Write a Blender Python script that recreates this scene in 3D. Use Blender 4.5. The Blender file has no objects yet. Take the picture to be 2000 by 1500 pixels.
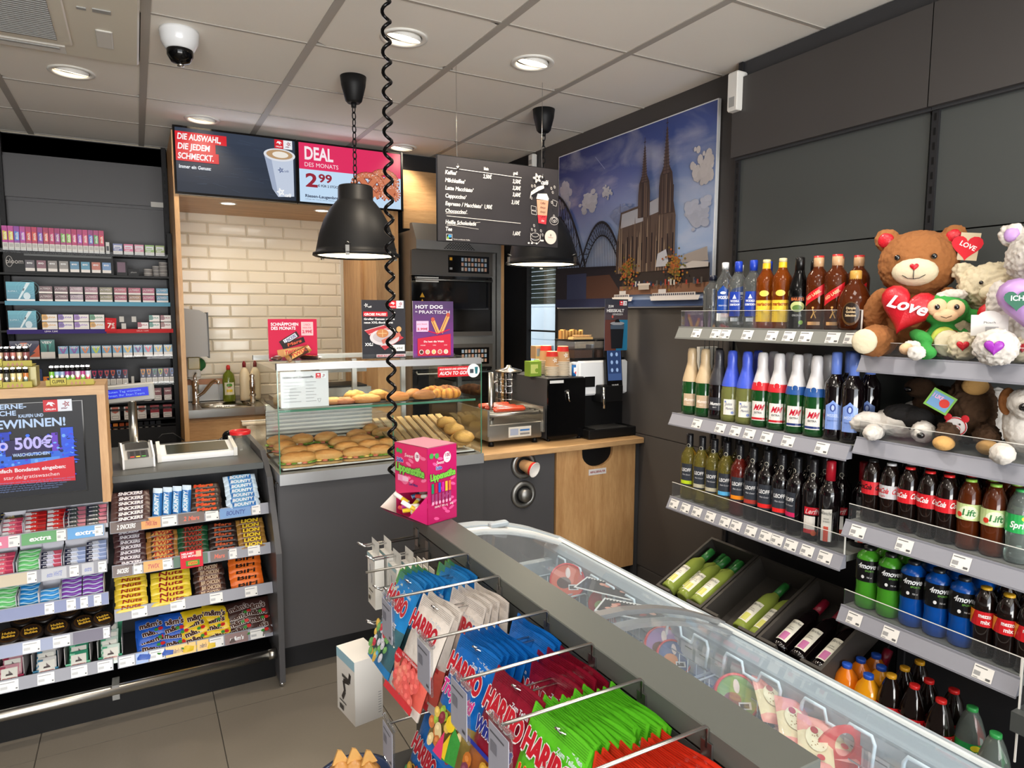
import bpy,math,random
from mathutils import Matrix,Vector
random.seed(7)
PI = math.pi
SC = bpy.context.scene
COL = SC.collection
# camera
F,YAW,PIT,ROLL,H = 1320.0,0.50611,-0.1018,0.0037,1.62
_cy,_sy,_cp,_sp = math.cos(YAW),math.sin(YAW),math.cos(PIT),math.sin(PIT)
_fw = Vector((_sy*_cp,_cy*_cp,_sp)); _rt = Vector((_cy,-_sy,0)); _up = _rt.cross(_fw)
_r2 = _rt*math.cos(ROLL) + _up*math.sin(ROLL); _u2 = -_rt*math.sin(ROLL) + _up*math.cos(ROLL)
cam = bpy.data.objects.new('camera',bpy.data.cameras.new('camera')); COL.objects.link(cam)
cam.data.sensor_width = 36; cam.data.lens = F/2000*36; cam.data.clip_start = 0.05
cam.matrix_world = Matrix(((_r2.x,_u2.x,-_fw.x,0),(_r2.y,_u2.y,-_fw.y,0),(_r2.z,_u2.z,-_fw.z,H),(0,0,0,1)))
SC.camera = cam
SC.view_settings.view_transform = 'Standard'; SC.view_settings.look = 'None'; SC.view_settings.gamma = 1
SC.view_settings.use_curve_mapping = False
SC.view_settings.exposure = -0.06
try:
 SC.cycles.use_denoising = True; SC.cycles.max_bounces = 10; SC.cycles.transparent_max_bounces = 24
 SC.cycles.transmission_bounces = 8; SC.cycles.caustics_reflective = False; SC.cycles.caustics_refractive = False
 SC.cycles.sample_clamp_indirect = 6
except Exception: pass
w = bpy.data.worlds.new('world'); SC.world = w; w.use_nodes = True
w.node_tree.nodes['Background'].inputs[0].default_value = (0.80,0.9,1.0,1); w.node_tree.nodes['Background'].inputs[1].default_value = 2.4
def lamp(kind,name,loc,power,color,size=0.1,target=None,spot=None,sizey=None,blend=0.6):
 l = bpy.data.lights.new(name,kind); l.energy = power; l.color = color
 if kind == 'AREA':
  l.size = size
  if sizey: l.shape = 'RECTANGLE'; l.size_y = sizey
 else: l.shadow_soft_size = size
 if kind == 'SPOT': l.spot_size = spot; l.spot_blend = blend
 o = bpy.data.objects.new(name,l); COL.objects.link(o); o.location = loc
 if target is not None: o.rotation_euler = (Vector(target)-Vector(loc)).to_track_quat('-Z','Y').to_euler()
 return o
ZC,XW,YB = 2.775,2.54,5.46
# daylight through the shop front behind the camera, and the rows of ceiling lights out of view behind it
lamp('AREA','shopfront_daylight',(-0.3,-3.3,1.5),100,(0.96,0.97,1.0),4.6,(-0.3,3,1.6),sizey=2.3)
lamp('AREA','ceiling_fill',(-0.3,-3.2,0.9),215,(1.0,0.96,0.9),4.4,(-0.3,1.5,3.4),sizey=1.2)  # added fill lamp aimed upward to brighten the ceiling
for lx,ly in ((-1.6,-0.8),(0.2,-0.9),(1.7,-0.4),(-1.4,1.2),(0.3,1.2),(1.3,.9)):
 lamp('AREA','ceiling_panel_light',(lx,ly,2.76),12,(1.0,0.93,0.84),0.5,(lx,ly,0))
lamp('SPOT','shelf_spot',(1.70,1.78,2.74),50,(1,0.93,0.84),0.04,(2.05,1.72,0),1.5,blend=.5)
lamp('AREA','yard_daylight',(2.95,5.5,3.1),260,(0.88,0.94,1.0),0.5,(3.3,5.6,1.2),sizey=2.6)
# pixel to point on a real plane
def ray(x,y): return _r2*((x-1000)/F) - _u2*((y-750)/F) + _fw
def PZ(x,y,z): d = ray(x,y); t = (z-H)/d.z; return Vector((d.x*t,d.y*t,z))
def PY(x,y,Y): d = ray(x,y); t = Y/d.y; return Vector((d.x*t,Y,H+d.z*t))
def PX(x,y,X): d = ray(x,y); t = X/d.x; return Vector((X,d.y*t,H+d.z*t))
# materials
def lin(c): return tuple(((v/255)/12.92 if v/255 <= 0.04045 else ((v/255+0.055)/1.055)**2.4) for v in c)
MATS = {}
def _mat(name):
 m = bpy.data.materials.new(name); m.use_nodes = True
 return m,m.node_tree.nodes,m.node_tree.links,m.node_tree.nodes['Principled BSDF']
def P(name,c,rough=0.5,metal=0.0,trans=0.0,ior=1.45,coat=0.0,bump=None,emit=0.0,spec=0.5,alpha=1.0,vary=0.0):
 """principled material; bump=(scale, strength)"""
 if name in MATS: return name
 m,N,L,b = _mat(name)
 b.inputs['Base Color'].default_value = (*lin(c),1); b.inputs['Roughness'].default_value = rough
 b.inputs['Metallic'].default_value = metal; b.inputs['Transmission Weight'].default_value = trans
 b.inputs['IOR'].default_value = ior; b.inputs['Coat Weight'].default_value = coat
 b.inputs['Specular IOR Level'].default_value = spec; b.inputs['Alpha'].default_value = alpha
 if emit: b.inputs['Emission Color'].default_value = (*lin(c),1); b.inputs['Emission Strength'].default_value = emit
 if bump or vary:
  tc = N.new('ShaderNodeTexCoord'); n = N.new('ShaderNodeTexNoise'); n.inputs['Scale'].default_value = bump[0] if bump else 6; n.inputs['Detail'].default_value = 4
  L.new(tc.outputs['Object'],n.inputs['Vector'])
  if bump:
   bm = N.new('ShaderNodeBump'); bm.inputs['Strength'].default_value = bump[1]; bm.inputs['Distance'].default_value = 0.003
   L.new(n.outputs['Fac'],bm.inputs['Height']); L.new(bm.outputs['Normal'],b.inputs['Normal'])
  if vary:
   n2 = N.new('ShaderNodeTexNoise'); n2.inputs['Scale'].default_value = 5; n2.inputs['Detail'].default_value = 6; L.new(tc.outputs['Object'],n2.inputs['Vector'])
   r = N.new('ShaderNodeMapRange'); r.inputs['To Min'].default_value = 1-vary; r.inputs['To Max'].default_value = 1+vary; L.new(n2.outputs['Fac'],r.inputs['Value'])
   mx = N.new('ShaderNodeMix'); mx.data_type = 'RGBA'; mx.blend_type = 'MULTIPLY'; mx.inputs[0].default_value = 1
   mx.inputs[6].default_value = (*lin(c),1); L.new(r.outputs[0],mx.inputs[7]); L.new(mx.outputs[2],b.inputs['Base Color'])
 MATS[name] = m; return name
def VC(name,rough=0.5,coat=0.0,emit=0.0,bump=None,metal=0.0,sheen=0.0,trans=0.0,spec=0.5):
 """material coloured by the mesh's own Col attribute (flat print, packaging)"""
 m,N,L,b = _mat(name)
 a = N.new('ShaderNodeVertexColor'); a.layer_name = 'Col'
 L.new(a.outputs[0],b.inputs['Base Color']); b.inputs['Roughness'].default_value = rough
 b.inputs['Specular IOR Level'].default_value = spec
 b.inputs['Coat Weight'].default_value = coat; b.inputs['Metallic'].default_value = metal; b.inputs['Sheen Weight'].default_value = sheen
 b.inputs['Transmission Weight'].default_value = trans
 if emit:
  b.inputs['Base Color'].default_value = (0.01,0.01,0.01,1); L.remove(b.inputs['Base Color'].links[0])
  L.new(a.outputs[0],b.inputs['Emission Color']); b.inputs['Emission Strength'].default_value = emit
 if bump:
  tc = N.new('ShaderNodeTexCoord'); n = N.new('ShaderNodeTexNoise'); n.inputs['Scale'].default_value = bump[0]; n.inputs['Detail'].default_value = 3
  bm = N.new('ShaderNodeBump'); bm.inputs['Strength'].default_value = bump[1]; bm.inputs['Distance'].default_value = 0.004
  L.new(tc.outputs['Object'],n.inputs['Vector']); L.new(n.outputs['Fac'],bm.inputs['Height']); L.new(bm.outputs['Normal'],b.inputs['Normal'])
 MATS[name] = m
VC('print',0.6,spec=.25); VC('gloss',0.3,coat=0.06,spec=.4); VC('foil',0.34,coat=0.12,bump=(45,0.5),spec=.5); VC('screen',0.3,emit=1.0,spec=.12)
VC('plush',0.95,bump=(220,0.9),sheen=0.5); VC('bread',0.65,bump=(60,0.8))
P('dark',(62,62,64),0.5,spec=.3); P('darker',(36,36,38),0.55,spec=.3); P('black',(14,14,15),0.45,spec=.3); P('blackgloss',(8,8,9),0.1,spec=.35)
P('anthracite',(76,75,77),0.42); P('taupe',(68,65,64),0.5,vary=0.05); P('slate',(73,76,75),0.38); P('slab',(92,95,90),0.4)
P('white',(228,226,220),0.5); P('ivory',(232,226,210),0.4); P('whitegloss',(236,238,240),0.25,coat=0.3); P('greyplastic',(165,165,162),0.4)
P('steel',(190,188,182),0.28,metal=1.0); P('steelrough',(150,149,146),0.42,metal=1.0); P('chrome',(215,215,215),0.1,metal=1.0); P('alu',(176,177,178),0.4,metal=0.85)
P('railgrey',(142,143,152),0.4); P('shelfgrey',(122,124,120),0.45); P('coat_wire',(222,236,244),0.3); P('redplastic',(205,34,40),0.3,coat=0.3)
P('ceil',(244,239,230),0.9,bump=(400,0.25)); P('tbar',(176,170,162),0.6)
P('tile',(232,222,200),0.16,coat=0.2); P('grout',(216,206,184),0.8); P('frz',(172,182,188),0.35); P('frost',(176,192,206),0.5)
P('ft',(120,113,103),0.34,bump=(70,0.12),vary=0.06); P('joint',(78,74,68),0.8)
def wood(name,c1,c2,axis='Z',scale=3.0):
 m,N,L,b = _mat(name)
 tc = N.new('ShaderNodeTexCoord'); mp = N.new('ShaderNodeMapping'); L.new(tc.outputs['Object'],mp.inputs[0])
 s = {'X': (0.12,1,1),'Y': (1,0.12,1),'Z': (1,1,0.12)}[axis]; mp.inputs['Scale'].default_value = tuple(v*scale for v in s)
 n = N.new('ShaderNodeTexNoise'); n.inputs['Scale'].default_value = 6; n.inputs['Detail'].default_value = 8; n.inputs['Roughness'].default_value = 0.65; L.new(mp.outputs[0],n.inputs[0])
 n3 = N.new('ShaderNodeTexNoise'); n3.inputs['Scale'].default_value = 60; n3.inputs['Detail'].default_value = 3; L.new(mp.outputs[0],n3.inputs[0])
 ad = N.new('ShaderNodeMath'); ad.operation = 'MULTIPLY_ADD'; ad.inputs[1].default_value = 0.3; L.new(n3.outputs['Fac'],ad.inputs[0]); L.new(n.outputs['Fac'],ad.inputs[2])
 r = N.new('ShaderNodeValToRGB'); r.color_ramp.elements[0].position = 0.42; r.color_ramp.elements[1].position = 0.8
 r.color_ramp.elements[0].color = (*lin(c2),1); r.color_ramp.elements[1].color = (*lin(c1),1); L.new(ad.outputs[0],r.inputs[0])
 L.new(r.outputs[0],b.inputs['Base Color']); b.inputs['Roughness'].default_value = 0.45
 MATS[name] = m
wood('oakz',(200,158,108),(162,116,70),'Z'); wood('oakx',(196,158,112),(160,122,80),'X'); wood('oaky',(208,172,126),(176,136,92),'Y')
def pane(name,c=(1,1,1),refl=1.0,dens=0.0):
 """thin clear sheet: mostly lets light straight through, mirrors at grazing angles"""
 m = bpy.data.materials.new(name); m.use_nodes = True; N,L = m.node_tree.nodes,m.node_tree.links; N.clear()
 o = N.new('ShaderNodeOutputMaterial'); t = N.new('ShaderNodeBsdfTransparent'); t.inputs[0].default_value = (*c,1)
 g = N.new('ShaderNodeBsdfGlossy'); g.inputs['Roughness'].default_value = 0.03; fr = N.new('ShaderNodeFresnel'); fr.inputs[0].default_value = 1.45
 mu = N.new('ShaderNodeMath'); mu.operation = 'MULTIPLY'; mu.inputs[1].default_value = refl; L.new(fr.outputs[0],mu.inputs[0])
 mx = N.new('ShaderNodeMixShader'); L.new(mu.outputs[0],mx.inputs[0]); L.new(t.outputs[0],mx.inputs[1]); L.new(g.outputs[0],mx.inputs[2])
 last = mx
 if dens:
  d = N.new('ShaderNodeBsdfDiffuse'); d.inputs[0].default_value = (0.8,0.85,0.9,1); m2 = N.new('ShaderNodeMixShader'); m2.inputs[0].default_value = dens
  L.new(mx.outputs[0],m2.inputs[1]); L.new(d.outputs[0],m2.inputs[2]); last = m2
 L.new(last.outputs[0],o.inputs[0]); MATS[name] = m
pane('glass',(0.97,0.99,0.98),0.22); pane('acrylic',(0.97,0.98,0.99),0.45,0.02); pane('lidglass',(0.93,0.96,0.98),0.16,0.055); pane('bagclear',(0.96,0.96,0.96),0.8,0.02)
P('glassedge',(70,130,105),0.15,coat=0.5)
# glyphs (Blender's own font, meshed once)
CH = "ABCDEFGHIJKLMNOPQRSTUVWXYZabcdefghijklmnopqrstuvwxyz0123456789ÄÖÜäöüßé€!?.,:;/-+&%*'’()°"
def _glyphs():
 objs = []
 for bold in (0,1):
  for ch in CH:
   for kind,body in (('g',ch),('w','H'+ch+'H')):
    if bold and kind == 'w': continue
    c = bpy.data.curves.new('t','FONT'); c.body = body; c.fill_mode = 'FRONT'; c.resolution_u = 3; c.offset = 0.028 if bold else 0
    o = bpy.data.objects.new('t',c); COL.objects.link(o); objs.append((bold,ch,kind,o))
 c = bpy.data.curves.new('t','FONT'); c.body = 'HH'; o = bpy.data.objects.new('t',c); COL.objects.link(o); objs.append((0,'HH','w',o))
 dg = bpy.context.evaluated_depsgraph_get(); G_,W_ = {},{}
 for b,ch,k,o in objs:
  e = o.evaluated_get(dg); m = e.to_mesh()
  if k == 'g': G_[(b,ch)] = ([(v.co.x,v.co.y) for v in m.vertices],[tuple(p.vertices) for p in m.polygons])
  else: xs = [v.co.x for v in m.vertices]; W_[ch] = max(xs)-min(xs)
  e.to_mesh_clear()
 for *_,o in objs: d = o.data; bpy.data.objects.remove(o); bpy.data.curves.remove(d)
 hh = W_['HH']
 return G_,{ch: W_[ch]-hh for ch in CH}
GLYPH,ADV = _glyphs(); ADV[' '] = 0.32
CAPH = max(v[1] for v in GLYPH[(0,'H')][0])
# mesh builder
class G:
 def __init__(s): s.v = []; s.f = []; s.fm = []; s.fc = []; s.fs = []; s.M = None
 def add(s,vs,fs,mat='dark',col=(200,200,200),smooth=False):
  n = len(s.v)
  if s.M is not None: vs = [tuple(s.M @ Vector(v)) for v in vs]
  s.v += [tuple(v) for v in vs]; s.f += [tuple(i+n for i in f) for f in fs]
  s.fm += [mat]*len(fs); s.fc += [col]*len(fs); s.fs += [smooth]*len(fs); return s
 def box(s,a,b,mat='dark',col=(200,200,200),bev=0.0):
  x0,y0,z0 = a; x1,y1,z1 = b
  if bev:
   e = bev; V = [];
   for z,i in ((z0,e),(z0+e,0),(z1-e,0),(z1,e)):
    for sx,sy in ((0,0),(1,0),(1,1),(0,1)):
     cx,cy = (x1 if sx else x0),(y1 if sy else y0); dx,dy = (-1 if sx else 1),(-1 if sy else 1)
     ee = i if i else 0
     p1 = (cx+dx*e if not i else cx+dx*e*2,cy+dy*ee,z); p2 = (cx+dx*ee,cy+dy*e if not i else cy+dy*e*2,z)
     V += [p1,p2] if (sx == sy) == False else [p2,p1]
   # ring of 8 per level
   Fc = [tuple(range(7,-1,-1)),tuple(range(24,32))]
   for l in range(3):
    for k in range(8): Fc.append((l*8+k,l*8+(k+1) % 8,l*8+8+(k+1) % 8,l*8+8+k))
   return s.add(V,Fc,mat,col)
  V = [(x0,y0,z0),(x1,y0,z0),(x1,y1,z0),(x0,y1,z0),(x0,y0,z1),(x1,y0,z1),(x1,y1,z1),(x0,y1,z1)]
  return s.add(V,[(3,2,1,0),(4,5,6,7),(0,1,5,4),(1,2,6,5),(2,3,7,6),(3,0,4,7)],mat,col)
 def lathe(s,prof,n=20,c=(0,0,0),mat='dark',col=(200,200,200),smooth=True,cap=True,axis='Z'):
  V,Fc = [],[]
  for r,z in prof:
   for k in range(n):
    a = 2*PI*k/n; x,y = r*math.cos(a),r*math.sin(a)
    p = {'Z': (x,y,z),'X': (z,x,y),'Y': (x,z,y)}[axis]
    V.append((c[0]+p[0],c[1]+p[1],c[2]+p[2]))
  for i in range(len(prof)-1):
   for k in range(n): Fc.append((i*n+k,i*n+(k+1) % n,(i+1)*n+(k+1) % n,(i+1)*n+k))
  s.add(V,Fc,mat,col,smooth)
  if cap:
   m = len(s.v)-len(V)
   for i,flip in ((0,True),(len(prof)-1,False)):
    if prof[i][0] > 1e-5:
     ring = [m+i*n+k for k in range(n)]; s.f.append(tuple(ring[::-1] if flip else ring)); s.fm.append(mat); s.fc.append(col); s.fs.append(False)
  return s
 def tube(s,pts,r,n=8,mat='steel',col=(200,200,200),closed=False):
  pts = [Vector(p) for p in pts]; V = []; N = len(pts); prev = None
  for i,p in enumerate(pts):
   if closed: t = pts[(i+1) % N]-pts[i-1]
   else: t = (pts[min(i+1,N-1)]-pts[max(i-1,0)])
   t.normalize()
   if prev is None:
    a = Vector((0,0,1)) if abs(t.z) < 0.9 else Vector((1,0,0)); u = t.cross(a).normalized()
   else: u = (prev - t*prev.dot(t)).normalized()
   prev = u; w_ = t.cross(u)
   for k in range(n):
    an = 2*PI*k/n; V.append(p+u*(r*math.cos(an))+w_*(r*math.sin(an)))
  Fc = []
  for i in range(N if closed else N-1):
   j = (i+1) % N
   for k in range(n): Fc.append((i*n+k,i*n+(k+1) % n,j*n+(k+1) % n,j*n+k))
  if not closed: Fc += [tuple(range(n-1,-1,-1)),tuple((N-1)*n+k for k in range(n))]
  return s.add(V,Fc,mat,col,True)
 def prism(s,poly,h0,h1,mat='dark',col=(200,200,200),plane='XY'):
  """extrude polygon: plane XY->z, XZ->y, YZ->x"""
  n = len(poly); f = {'XY': lambda a,b,h: (a,b,h),'XZ': lambda a,b,h: (a,h,b),'YZ': lambda a,b,h: (h,a,b)}[plane]
  V = [f(a,b,h0) for a,b in poly]+[f(a,b,h1) for a,b in poly]
  Fc = [tuple(range(n-1,-1,-1)),tuple(range(n,2*n))]+[(k,(k+1) % n,n+(k+1) % n,n+k) for k in range(n)]
  return s.add(V,Fc,mat,col)
 def ell(s,c,r,mat='dark',col=(200,200,200),nu=16,nv=10,noise=0.0,rot=None,seed=0):
  V = []; rnd = random.Random(seed); ph = [rnd.uniform(0,6) for _ in range(6)]
  R = rot if rot is not None else Matrix.Identity(3)
  for j in range(nv+1):
   t = PI*j/nv
   for k in range(nu):
    a = 2*PI*k/nu; d = Vector((math.sin(t)*math.cos(a),math.sin(t)*math.sin(a),math.cos(t)))
    q = 1+noise*(math.sin(5*d.x+ph[0])*math.sin(4*d.y+ph[1])+0.6*math.sin(9*d.z+7*d.x+ph[2])+0.5*math.sin(13*d.y+ph[3]))
    V.append(Vector(c)+R@Vector((d.x*r[0]*q,d.y*r[1]*q,d.z*r[2]*q)))
  Fc = [(j*nu+k,(j+1)*nu+k,(j+1)*nu+(k+1) % nu,j*nu+(k+1) % nu) for j in range(nv) for k in range(nu)]
  return s.add(V,Fc,mat,col,True)
 def art(s,O,U,V,mat='print',wrap=None,lay=0.0004): return Art(s,Vector(O),Vector(U),Vector(V),mat,wrap,lay)
 def mesh(s,name):
  me = bpy.data.meshes.new(name); me.from_pydata(s.v,[],s.f); names = list(dict.fromkeys(s.fm))
  for n in names: me.materials.append(MATS[n])
  idx = {n: i for i,n in enumerate(names)}
  me.polygons.foreach_set('material_index',[idx[m] for m in s.fm]); me.polygons.foreach_set('use_smooth',s.fs)
  ca = me.color_attributes.new('Col','FLOAT_COLOR','CORNER'); buf = []
  cache = {}
  for f_,c in zip(s.f,s.fc):
   if c not in cache: cache[c] = (*lin(c),1.0)
   buf += list(cache[c])*len(f_)
  ca.data.foreach_set('color',buf); me.update(); return me
def clipu(pts,c,sg):
 out = []
 for a,b in zip(pts,pts[1:]+pts[:1]):
  ia,ib = (a[0]-c)*sg >= -1e-9,(b[0]-c)*sg >= -1e-9
  if ia: out.append(a)
  if ia != ib: t = (c-a[0])/(b[0]-a[0]); out.append((c,a[1]+(b[1]-a[1])*t))
 return out
class Art:
 """flat print laid in layers on a plane (or wrapped round a vertical cylinder of radius wrap, facing -Y)"""
 def __init__(s,g,O,U,V,mat,wrap,lay): s.g,s.O,s.U,s.V,s.mat,s.wrap,s.lay = g,O,U.normalized(),V.normalized(),mat,wrap,lay; s.N = s.U.cross(s.V); s.k = 1
 def m(s,u,v):
  d = s.k*s.lay
  if s.wrap:
   a = u/s.wrap; r = s.wrap+d; return s.O+Vector((r*math.sin(a),-r*math.cos(a),v))
  return s.O+s.U*u+s.V*v+s.N*d
 def poly(s,pts,col,up=1):
  if s.wrap:
   st = s.wrap*.3; lo,hi = min(p[0] for p in pts),max(p[0] for p in pts); k = int((hi-lo)/st)+1
   for i in range(k):
    q = clipu(clipu(pts,lo+(hi-lo)*i/k,1),lo+(hi-lo)*(i+1)/k,-1)
    if len(q) > 2: s.g.add([s.m(*p) for p in q],[tuple(range(len(q)))],s.mat,col)
   s.k += up; return s
  s.g.add([s.m(*p) for p in pts],[tuple(range(len(pts)))],s.mat,col); s.k += up; return s
 def rect(s,x0,y0,x1,y1,col,nu=1):
  if s.wrap: nu = max(nu,int(abs(x1-x0)/s.wrap/0.3)+1)
  V,Fc = [],[]
  for i in range(nu+1):
   u = x0+(x1-x0)*i/nu; V += [s.m(u,y0),s.m(u,y1)]
   if i: Fc.append((2*i-2,2*i,2*i+1,2*i-1))
  s.g.add(V,Fc,s.mat,col); s.k += 1; return s
 def grad(s,x0,y0,x1,y1,ca,cb,n=8):
  for i in range(n):
   t = (i+0.5)/n; c = tuple(int(a+(b-a)*t) for a,b in zip(ca,cb)); s.rect(x0,y0+(y1-y0)*i/n,x1,y0+(y1-y0)*(i+1)/n,c); s.k -= 1
  s.k += 1; return s
 def oval(s,x,y,rx,ry,col,n=20,a0=0,a1=2*PI,rot=0):
  cr,sr = math.cos(rot),math.sin(rot); pts = []
  for i in range(n if a1-a0 > 6.2 else n+1):
   a = a0+(a1-a0)*i/n; p,q = rx*math.cos(a),ry*math.sin(a); pts.append((x+p*cr-q*sr,y+p*sr+q*cr))
  return s.poly(pts,col)
 def line(s,pts,wd,col):
  for (a,b),(c,d) in zip(pts,pts[1:]):
   L = math.hypot(c-a,d-b) or 1; nx,ny = -(d-b)/L*wd/2,(c-a)/L*wd/2
   s.g.add([s.m(a+nx,b+ny),s.m(a-nx,b-ny),s.m(c-nx,d-ny),s.m(c+nx,d+ny)],[(0,1,2,3)],s.mat,col)
  s.k += 1; return s
 def text(s,t,x,y,h,col,w=None,bold=0,shear=0.0,al='l',rot=0.0,sx=1.0):
  """h = cap height; w = fitted width"""
  sc = h/CAPH; W = sum(ADV.get(c,0.6) for c in t)*sc*sx
  kx = sx
  if w: kx = sx*w/max(W,1e-6); W = w
  x0 = {'l': 0,'c': -W/2,'r': -W}[al]; px = 0; cr,sr = math.cos(rot),math.sin(rot); V,Fc = [],[]
  for c in t:
   if (bold,c) in GLYPH:
    gv,gf = GLYPH[(bold,c)]; n = len(V)
    for a,b in gv:
     p,q = x0+(px+a)*sc*kx+shear*b*sc,b*sc; V.append(s.m(x+p*cr-q*sr,y+p*sr+q*cr))
    Fc += [tuple(i+n for i in f) for f in gf]
   px += ADV.get(c,0.6)
  if V: s.g.add(V,Fc,s.mat,col)
  s.k += 1; return s
 def outtext(s,t,x,y,h,col,out,w=None,bold=1,shear=0.0,al='l',rot=0.0):
  d = h*0.09
  for dx,dy in ((d,0),(-d,0),(0,d),(0,-d)): s.text(t,x+dx,y+dy,h,out,w,1,shear,al,rot); s.k -= 0.9
  for dx,dy in ((d*.4,0),(-d*.4,0),(0,d*.4)): s.text(t,x+dx,y+dy,h,col,w,1,shear,al,rot); s.k -= 0.9
  return s.text(t,x,y,h,col,w,bold,shear,al,rot)
# scene objects
def thing(name,label,cat,loc=(0,0,0),rotz=0.0,group=None,rot=None):
 o = bpy.data.objects.new(name,None); o.empty_display_size = 0.05; COL.objects.link(o); o.location = loc; o.rotation_euler = rot or (0,0,rotz)
 o['label'] = label; o['category'] = cat
 if group: o['group'] = group
 return o
def ob(g,name,parent=None,label=None,loc=None,rot=None):
 me = g.mesh(name) if isinstance(g,G) else g
 o = bpy.data.objects.new(name,me); COL.objects.link(o)
 if parent: o.parent = parent
 if label: o['label'] = label
 if loc is not None: o.location = loc
 if rot is not None: o.rotation_euler = rot
 return o
def solo(g,name,label,cat,loc=(0,0,0),rot=None,group=None):
 o = ob(g,name,None,label,loc,rot); o['category'] = cat
 if group: o['group'] = group
 return o
def struct(g,name,parent=None):
 o = ob(g,name,parent)
 if not parent: o['kind'] = 'structure'
 return o
KIDS = {}
def dup(root,loc,rotz=0.0,label=None,group=None,rot=None,sc=None):
 r = root.copy(); COL.objects.link(r); r.location = loc; r.rotation_euler = rot or (0,0,rotz)
 if sc: r.scale = sc
 if label: r['label'] = label
 if group: r['group'] = group
 if root.name not in KIDS: KIDS[root.name] = [(c,list(c.children)) for c in root.children]
 for c,gs in KIDS[root.name]:
  k = c.copy(); COL.objects.link(k); k.parent = r
  for g_ in gs: q = g_.copy(); COL.objects.link(q); q.parent = k
 return r
ORD = ['first','second','third','fourth','fifth','sixth','seventh','eighth','ninth','tenth','eleventh','twelfth','thirteenth','fourteenth',
       'fifteenth','sixteenth','seventeenth','eighteenth','nineteenth','twentieth']
class Proto:
 """first placement moves the built thing, later ones copy it"""
 def __init__(s,root): s.r = root; s.used = False
 def put(s,loc,rotz=0.0,label=None,group=None,rot=None,sc=None):
  if not s.used:
   s.used = True; o = s.r; s.first = (loc,label); KIDS[o.name] = [(c,list(c.children)) for c in o.children]
   o.location = loc; o.rotation_euler = rot or (0,0,rotz)
   if sc: o.scale = sc
   if label: o['label'] = label
   if group: o['group'] = group
   return o
  o = dup(s.r,loc,rotz,label,group,rot,sc)
  if not sc: o.scale = (1,1,1)
  return o
def frame(g,x0,y0,x1,y1,w_,a,b,mat,plane='XZ',col=(200,200,200)):
 """rectangular frame bars"""
 f = {'XZ': lambda p,q,h: (p,h,q),'XY': lambda p,q,h: (p,q,h),'YZ': lambda p,q,h: (h,p,q)}[plane]
 for (p,q,r,s_) in ((x0,y0,x1,y0+w_),(x0,y1-w_,x1,y1),(x0,y0+w_,x0+w_,y1-w_),(x1-w_,y0+w_,x1,y1-w_)):
  A,B = f(p,q,a),f(r,s_,b); g.box(tuple(min(i,j) for i,j in zip(A,B)),tuple(max(i,j) for i,j in zip(A,B)),mat,col)
 return g

# the room
g = G(); g.box((-3.6,-3.6,-0.1),(3.0,YB+0.2,-0.004),'joint'); fl = struct(g,'floor')
tx = [0.216+0.61*k for k in range(-7,5)]; ty = [2.862+0.6*k for k in range(-11,5)]
tm = {}
for i,x in enumerate(tx[:-1]):
 for y in ty[:-1]:
  x1 = min(tx[i+1],2.6)
  key = round(x1-x,3)
  if key not in tm: q = G(); q.box((0.002,0.002,-0.004),(x1-x-0.002,0.598,0.0),'ft'); tm[key] = q.mesh('floor_tile')
  ob(tm[key],'floor_tile',fl,loc=(x,y,0))
g = G(); g.box((-3.6,-3.6,ZC+0.14),(2.8,YB+0.2,ZC+0.2),'tbar'); ce = struct(g,'ceiling')
cx = [0.087+0.625*k for k in range(-6,4)]+[XW+0.03]; cyl = [2.485+0.59*k for k in range(-10,7)]
g = G()
for x in cx: g.box((x-0.017,-3.6,ZC-0.004),(x+0.017,YB,ZC+0.03),'tbar')
for y in cyl: g.box((-3.6,y-0.007,ZC-0.003),(XW,y+0.007,ZC+0.03),'tbar')
struct(g,'ceiling_grid',ce)
DL = [(-0.216,3.986),(0.401,4.549),(1.036,2.814),(1.649,2.792),(1.674,4.604)]
def tile_mesh(wd,dp,hole=None):
 q = G()
 if not hole: q.box((0.005,0.005,0),(wd-0.005,dp-0.005,0.014),'ceil')
 else:
  hx,hy,r = hole; n = 32; V = []
  for zz in (0,0.014):
   for k in range(n):
    a = 2*PI*k/n; V.append((hx+r*math.cos(a),hy+r*math.sin(a),zz))
   for k in range(n):
    a = 2*PI*k/n; c,s_ = math.cos(a),math.sin(a); t = 1e9
    for d,lim in ((c,(wd-0.005-hx) if c > 0 else (hx-0.005)),(s_,(dp-0.005-hy) if s_ > 0 else (hy-0.005))):
     if abs(d) > 1e-6: t = min(t,lim/abs(d))
    V.append((hx+c*t,hy+s_*t,zz))
  Fc = [(k,(k+1) % n,n+(k+1) % n,n+k) for k in range(n)]+[(2*n+k,3*n+k,3*n+(k+1) % n,2*n+(k+1) % n) for k in range(n)]+[(k,2*n+k,2*n+(k+1) % n,(k+1) % n) for k in range(n)]
  q.add(V,Fc,'ceil')
 return q.mesh('ceiling_tile')
tm = {}
for i,x in enumerate(cx[:-1]):
 for y in cyl[:-1]:
  wd = cx[i+1]-x; hole = None
  for dx,dy in DL:
   if x < dx < x+wd and y < dy < y+0.59: hole = (dx-x,dy-y,0.078)
  if x < -0.1 and x+wd > -0.3 and y < 3.3 < y+0.59 and x > -1.2: continue   # the air conditioner's cassette fills this bay
  key = (round(wd,3),hole)
  if key not in tm: tm[key] = tile_mesh(wd,0.59,hole)
  ob(tm[key],'ceiling_tile',ce,loc=(x,y,ZC))
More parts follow.
